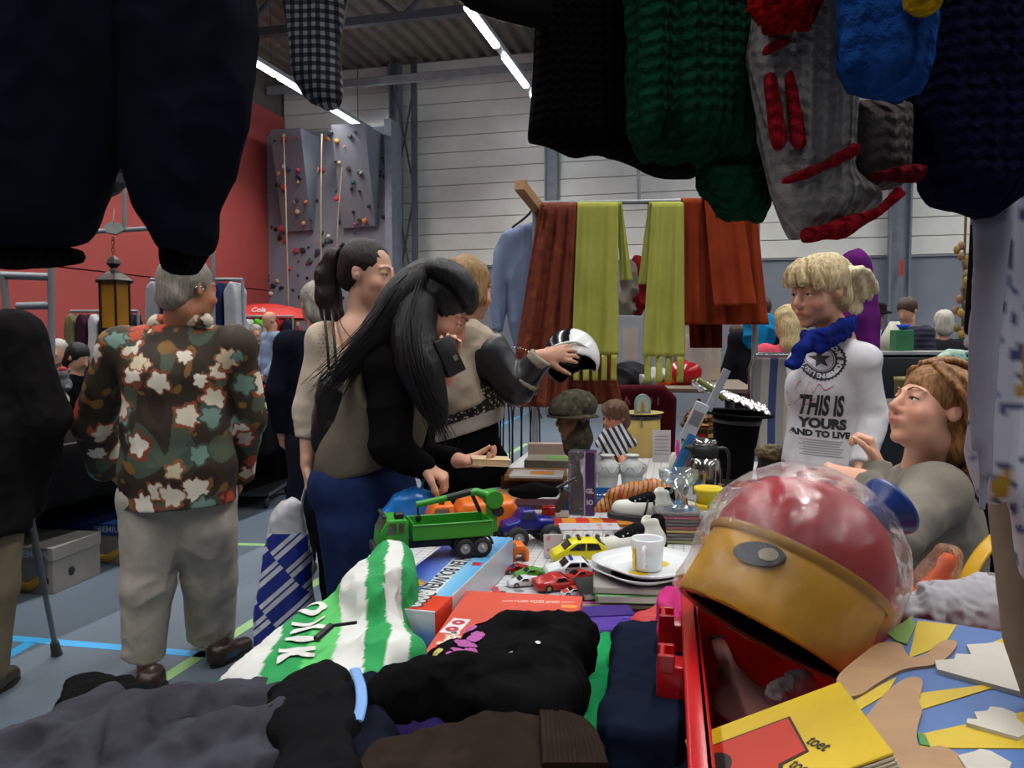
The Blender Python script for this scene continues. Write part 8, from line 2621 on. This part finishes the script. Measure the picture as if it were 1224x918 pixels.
# ---- stall frames, racks with clothes
def bars(name, lb, cat, segs, r, mat=STEEL, sq=False):
 p0 = Vector(segs[0][0]); t = thing(name, lb, cat, (p0.x, p0.y, 0))
 for a, c in segs:
  b = MB(); b.m = T(-t.location); b.tube([a, c], r, 4 if sq else 8); obj('tube', b, mat, t)
 return t
d = 5.2
bars('stall_frame', 'grey steel stall frame behind the person in the dark coat', 'frame', [(P(60, 250, d), A(60, d, .8)), (P(-60, 327, d), P(60, 331, d)), (P(4, 330, d), P(9, 385, d)), (P(20, 366, d), P(60, 365, d))], .026, plain('#73787c', .5, .2), True)
bars('hanging_rail', 'steel rail carrying the old lantern above the left stall', 'rail', [(P(60, 280, 4.75), P(200, 272, 4.75)), (P(148, 225, 4.75), P(149, 275, 4.75)), (P(254, 250, 4.75), A(254, 4.75, .8))], .014, plain('#83888a', .5, .2))
lt = thing('lantern', 'old hanging lantern with amber glass panes on the left', 'lantern', P(138, 395, 4.7))
DK = metal('#4a4642', .35); q = lt.location
b = MB(); b.lathe([(.085, .30), (.115, .285), (.115, .295), (.06, .335), (.03, .35), (.02, .37), (.045, .395), (.035, .42), (.012, .44), (0, .445)], 6, sharp=True); obj('roof', b, DK, lt)
b = MB(); b.lathe([(0, -.02), (.06, -.01), (.09, .0), (.09, .015), (0, .02)], 6, sharp=True); obj('base', b, DK, lt)
for k in range(6):
 a = k * pi / 3
 b = MB(); b.tube([(.088 * math.cos(a), .088 * math.sin(a), 0), (.088 * math.cos(a), .088 * math.sin(a), .295)], .007, 6); obj('corner_bar', b, DK, lt)
 b = MB(); b.box((.074, 0, .15), (.004, .08, .28), rot(0, 0, a + pi / 6)); obj('pane', b, plain('#9a6a1c', .25), lt)
for i in range(5):
 b = MB(); b.tube([(.010 * math.cos(t_) * (i % 2), .010 * math.cos(t_) * (1 - i % 2), .455 + i * .022 + .014 * math.sin(t_)) for t_ in np.linspace(0, 6.28, 10)], .003, 5); obj('chain_link', b, plain('#7a3a2c', .5), lt)
b = MB(); b.prism([(.06 * math.cos(k * pi / 3), .045 * math.sin(k * pi / 3)) for k in range(6)], 0, .012, T(.01, 0, .60) @ rot(1.1, .2, 0)); obj('ceiling_plate', b, plain('#5a5e5a', .4), lt)
b = MB(); b.tube([(.0, 0, .62), (.01, 0, .70), (0, .02, .72)], .003, 6); obj('hook', b, STEEL, lt)
def rack(lb, x0, x1, y, d, cols, drop, rails=True):
 bars('garment_rack', 'steel garment rack, ' + lb, 'clothes rack', [(P(x0, y, d), P(x1, y, d)), (P(x0, y, d), A(x0, d, 0)), (P(x1, y, d), A(x1, d, 0))], .016)
 n = len(cols)
 for i, c in enumerate(cols):
  x = x0 + (x1 - x0) * (i + .5) / n; top = P(x, y + 4, d); w = (P(x1, y, d).x - P(x0, y, d).x) / n
  t = thing('hung_garment', ('%s garment on the rack ' % c[0]) + lb, 'clothes', top - Vector((0, 0, drop)), 0, 'clothes on the rack ' + lb)
  S = SDF(); S.slab([(-w * .42, .1 * (i % 3)), (w * .44, .06 * (i % 2)), (w * .42, drop * .92), (w * .1, drop), (-w * .1, drop), (-w * .4, drop * .92)], rot(pi / 2), .15, .015)
  V, Q = S.mesh(.016, 1); V = folds(V, Q, .022, (30, 30, 4), i); obj('cloth', np_mesh('hung_garment', V, Q), cloth(c[1]), t)
  b = MB(); b.tube([(0, 0, drop - .01), (0, 0, drop + .05)], .006, 6); obj('hanger_hook', b, STEEL, t)
rack('beside the old lantern', 84, 165, 372, 8.6, (('khaki', '#6a6448'), ('plum', '#3a2034'), ('white', '#b0b0b4'), ('navy', '#151a28'), ('black', '#0c0c10'), ('dark grey', '#22242a')), 1.0)
rack('behind the walking woman', 180, 290, 334, 7.4, (('pale grey', '#8a8c92'), ('denim blue', '#2a3a58'), ('dark blue', '#151e38'), ('charcoal', '#22222a'), ('indigo', '#1c2448'), ('silver', '#9a9ca2')), 1.1)
rack('below the red parasol', 292, 350, 378, 12.2, (('white', '#b4b4b4'), ('lime green', '#5aa02c'), ('pale', '#a8a0a0'), ('red', '#8a1c20'), ('dark', '#26242a')), .9)
mr = thing('round_mirror', 'round mirror with an ornate gold frame and red ribbon at the far left', 'mirror', P(18, 400, 6.0)); b = MB(); b.tube([(.11 * math.cos(t_), 0, .11 * math.sin(t_)) for t_ in np.linspace(0, 6.28, 20)], .03, 8); obj('gold_frame', b, plain('#6a5420', .4), mr); b = MB(); b.box((.0, -.01, 0), (.09, .01, .16), bev=.01); obj('red_ribbon', b, plain('#8a1c1c', .5), mr)
for lb, px, py, c, c2 in (('white plush toy with pink ears on the left stall', 74, 470, '#a8a49a', '#8a4a5c'), ('grey plush toy with a red hat on the left stall', 77, 452, '#5a5c60', '#a01c20')):
 t = thing('plush_toy', lb, 'plush toy', P(px, py + 14, 6.2)); S = SDF(); S.ball((0, 0, .04), (.06, .05, .06), .02); S.ball((0, -.01, .12), (.045, .04, .042), .02)
 for s_ in (-1, 1): S.ball((s_ * .04, 0, .155), (.018, .012, .018), .008); S.ball((s_ * .05, -.04, .02), (.022, .03, .02), .01)
 sculpt('plush_body', t, S, plain(c, .9), .007); b = MB(); b.sphere((0, -.01, .16), (.032, .03, .024), 12, 8); obj('cap' if 'hat' in lb else 'bow', b, plain(c2, .8), t)
tl = thing('flat_trolley', 'low platform trolley with castors at the end of the left stall', 'trolley', onz(312, 606, 0)); boxp('platform', tl, (-.15, .25, .12), (.5, .7, .03), metal('#6a6c70', .4), .004)
for x in (.06, -.36):
 for y in (-.05, .55): b = MB(); b.lathe([(0, -.014), (.045, -.014), (.05, 0), (.045, .014), (0, .014)], 16, T(x, y, .05) @ rot(0, pi / 2, 0)); obj('castor', b, BLK, tl);
# ---- behind the stall table
ch = thing('cushion_chair', 'dark red upholstered chair back behind the yellow tin', 'chair', A(765, 4.9, .66))
S = SDF(); S.slab([(-.22, -.1), (.22, -.1), (.23, .35), (.15, .43), (-.15, .43), (-.23, .35)], rot(pi / 2), .05, .045); sculpt('backrest', ch, S, cloth('#4a1218', '#3a0e14'), .010); boxp('seat', ch, (0, -.22, -.05), (.44, .44, .09), cloth('#4a1218'), .03, seg=2)
flat_text(ch, 'A L D I', .07, T(0, -.052, .33) @ rot(pi / 2), plain('#8a4a44', .8), 'lettering', .001, 1.1)
for x in (-.19, .19):
 for y in (-.4, .0): b = MB(); b.tube([(x, y, -.66), (x, y, -.08)], .018, 8); obj('leg', b, BLK, ch)
bt2 = trestle('small back table with clothes and boxes behind the chair', 5.2, 6.5, -.75, .5, 1.06, plain('#6a5a48', .6), TYAW)
def blobj(name, lb, cat, px, py, d, r, c, fo=.02, mat=None):
 t = thing(name, lb, cat, P(px, py, d)); S = SDF(); S.ball((0, 0, 0), r, .0); S.ball((r[0] * .5, 0, r[2] * .3), tuple(x * .6 for x in r), .03); S.ball((-r[0] * .5, 0, -r[2] * .1), tuple(x * .65 for x in r), .03)
 sculpt('cloth', t, S, mat or cloth(c), .009, [(fo, (18, 18, 14), 3)])
blobj('dark_clothes_pile', 'pile of dark grey clothes behind the fringed scarves', 'clothes', 752, 452, 5.6, (.16, .14, .10), '#26262a', .03)
blobj('sun_hat', 'white sun hat on the back table', 'hat', 782, 452, 5.5, (.10, .09, .06), '#a8a8a8')
blobj('red_bowl', 'shiny red plastic bowl behind the brass lantern', 'bowl', 818, 447, 5.5, (.12, .1, .10), '', .0, plastic('#a0141c', .15))
blobj('orange_scarf', 'orange scarf on the back table', 'scarf', 795, 458, 5.5, (.10, .08, .04), '#b8421c')
def cart(lb, px, z, d, sx, sy, sz, c, rz=0.0):
 t = thing('small_carton', lb, 'carton', A(px, d, z + .003), rz); boxp('carton', t, (0, 0, sz / 2), (sx, sy, sz), plain(c, .6), .003); boxp('label', t, (0, -sy / 2 - .001, sz * .55), (sx * .6, .001, sz * .5), plain('#a09890', .6), 0)
cart('white carton with a red arch print under the orange curtain', 834, 1.06, 5.5, .16, .1, .34, '#a89c94')
cart('brown cardboard carton under the orange curtain', 822, 1.06, 6.2, .2, .15, .52, '#7a5c3c')
cart('small cream carton left of the woman in black', 850, 1.06, 6.0, .12, .1, .32, '#a89c84')
cart('pale printed carton behind the lime scarf', 752, 1.06, 6.3, .2, .12, .50, '#8a9098')
blobj('toy_monkey', 'grey and yellow soft toy hanging between the lime scarves', 'soft toy', 752, 350, 6.55, (.06, .05, .28), '#6a6258')
blobj('red_garment', 'dark red garment behind the gap in the scarves', 'clothes', 762, 342, 6.6, (.10, .06, .26), '#6a1418')
bars('display_rail', 'steel rail behind the gap in the scarves', 'rail', [(P(725, 312, 6.6), P(800, 312, 6.6)), (P(725, 312, 6.6), A(725, 6.6, 0)), (P(800, 312, 6.6), A(800, 6.6, 0))], .014)
folk('person in dark clothes wearing the blue rucksack under the orange curtain', 908, 372, 6.5, (.1, 1, 0), '#1a1a20', ('#2a1c14', '#4a3424'))
bk_ = blobj('blue_rucksack', 'bright blue rucksack beside the woman with long blond hair', 'rucksack', 909, 396, 6.36, (.12, .09, .15), '#1878a8')
gd = 3.9
gc = bars('garden_chair', 'chrome folding garden chair with a striped grey seat behind the top hat', 'chair', [(P(903, 424, gd), P(960, 424, gd)), (P(897, 440, gd), P(897, 560, gd)), (P(903, 424, gd), P(897, 440, gd)), (P(897, 560, gd), A(890, gd, 0)), (P(960, 424, gd), A(962, gd, 0)), (P(915, 585, gd), P(985, 590, gd - .2))], .013, CH)
b = MB(); b.m = T(-gc.location); b.sheet(lambda u, v: P(900 + 58 * u, 428 + 150 * v, gd + .02 + .03 * math.sin(v * 3)), 10, 14, .005); obj('striped_cloth', b, stripes(('#7a7878', '#9a958c', '#33406a', '#8a8884', '#a89c8c', '#737272'), .24, 0, .8), gc)
for i in range(2):
 f0 = P(582 + i * 36, 560, 4.6); t = thing('wire_stand', ('left', 'right')[i] + ' black wire stand with pointed arches beside the table', 'stand', (f0.x, f0.y, 0))
 for k in range(4):
  x = -.08 + k * .053; b = MB(); b.tube(bez([(x, 0, 0), (x, 0, .88 - .04 * (k % 2)), (x + .026, 0, 1.0), (x + .053, 0, .88), (x + .053, 0, 0)], 20), .0055, 6); obj('arch_wire', b, BLK, t)
pg = thing('purple_garment', 'purple dress on a stand behind the blond stallholder', 'dress', A(1020, 4.6, 0))
S = SDF(); z1 = P(1020, 312, 4.6).z; S.chain([(0, 0, z1 - .03), (.0, 0, z1 - .35), (.02, 0, z1 - .85)], [.09, .12, .13], .03); sculpt('dress', pg, S, cloth('#5c1c66', '#4a1652'), .012, [(.02, (20, 20, 4), 3)]); b = MB(); b.tube([(.02, 0, 0), (.0, 0, z1 - .3)], .016, 8); obj('stand_pole', b, BLK, pg)
S_ = 7.0
ct = thing('market_counter', 'long black-draped counter at the far right', 'counter', A(1110, S_, 0)); boxp('drape', ct, (0, 0, .62), (1.3, .6, 1.24), plain('#0d0f10', .35), .03, seg=2); boxp('worktop', ct, (0, 0, 1.26), (1.34, .64, .03), plain('#8a8c8c', .4), .004)
gx = thing('green_box', 'green box carrying a small blue bowl on the far counter', 'box', A(1077, S_ - .2, 1.278)); boxp('box_body', gx, (0, 0, .09), (.15, .12, .18), plain('#2c6a42', .5), .004)
bw_ = thing('blue_bowl', 'small bright blue bowl on top of the green box', 'bowl', A(1079, S_ - .2, 1.459)); b = MB(); b.lathe([(0, 0), (.03, 0), (.065, .045), (.061, .045), (.028, .006), (0, .006)], 20); obj('bowl', b, plastic('#1c50b8', .3), bw_)
lp = thing('lamp_shade', 'pale cone lampshade on the far counter', 'lampshade', A(1068, S_ + .1, 1.278)); b = MB(); b.lathe([(0, 0), (.11, 0), (.12, .10), (.04, .26), (0, .26)], 20); obj('shade', b, plain('#a8a898', .6), lp)
tin2 = thing('tin', 'olive and cream biscuit tin behind the seated woman', 'tin', A(1088, 3.4, 1.103)); b = MB(); b.lathe([(0, 0), (.06, 0), (.06, .085), (.063, .088), (.063, .102), (0, .104)], 24); obj('tin_body', b, plain('#7a7444', .4), tin2)
ds = trestle('side table with tins behind the seated woman', 2.85, 3.9, .78, 1.9, 1.10, plain('#3a342c', .6), TYAW)
cart('low cream carton under the swim float', 1135, 1.10, 3.0, .16, .12, .085, '#8a8474')
sf = thing('foam_board', 'green and white mottled swim float leaning behind the seated woman', 'float', P(1128, 440, 3.0)); S = SDF(); S.slab([(-.10, -.04), (-.06, .02), (.02, .075), (.085, .07), (.09, .01), (.02, -.05), (-.06, -.07)], rot(pi / 2 - .3), .03, .025); sculpt('float', sf, S, speckle('#8aa89a', ('#b4b8b0', '#4a8a80', '#9ab0a4'), 40, .3, .6), .006); boxp('green_wedge', sf, (.06, -.035, -.02), (.09, .02, .06), plain('#2c5c2a', .5), .005, m=rot(0, -.4, 0))
bx_ = thing('seat_chair', 'dark folding chair under the seated woman', 'chair', A(1110, 2.24, 0)); boxp('seat', bx_, (0.02, 0, .44), (.42, .42, .04), plain('#1a1a20', .6), .01); boxp('backrest', bx_, (.24, .02, .72), (.03, .42, .30), plain('#1a1a24', .6), .01)
for x in (-.16, .22):
 for y in (-.18, .18): b = MB(); b.tube([(x, y, 0), (x, y, .42 if x < 0 else .86)], .012, 8); obj('leg', b, BLK, bx_)
blobj('purple_jacket', 'dark purple jacket over the back of the folding chair', 'jacket', 1185, 610, 2.3, (.08, .14, .18), '#17122c')
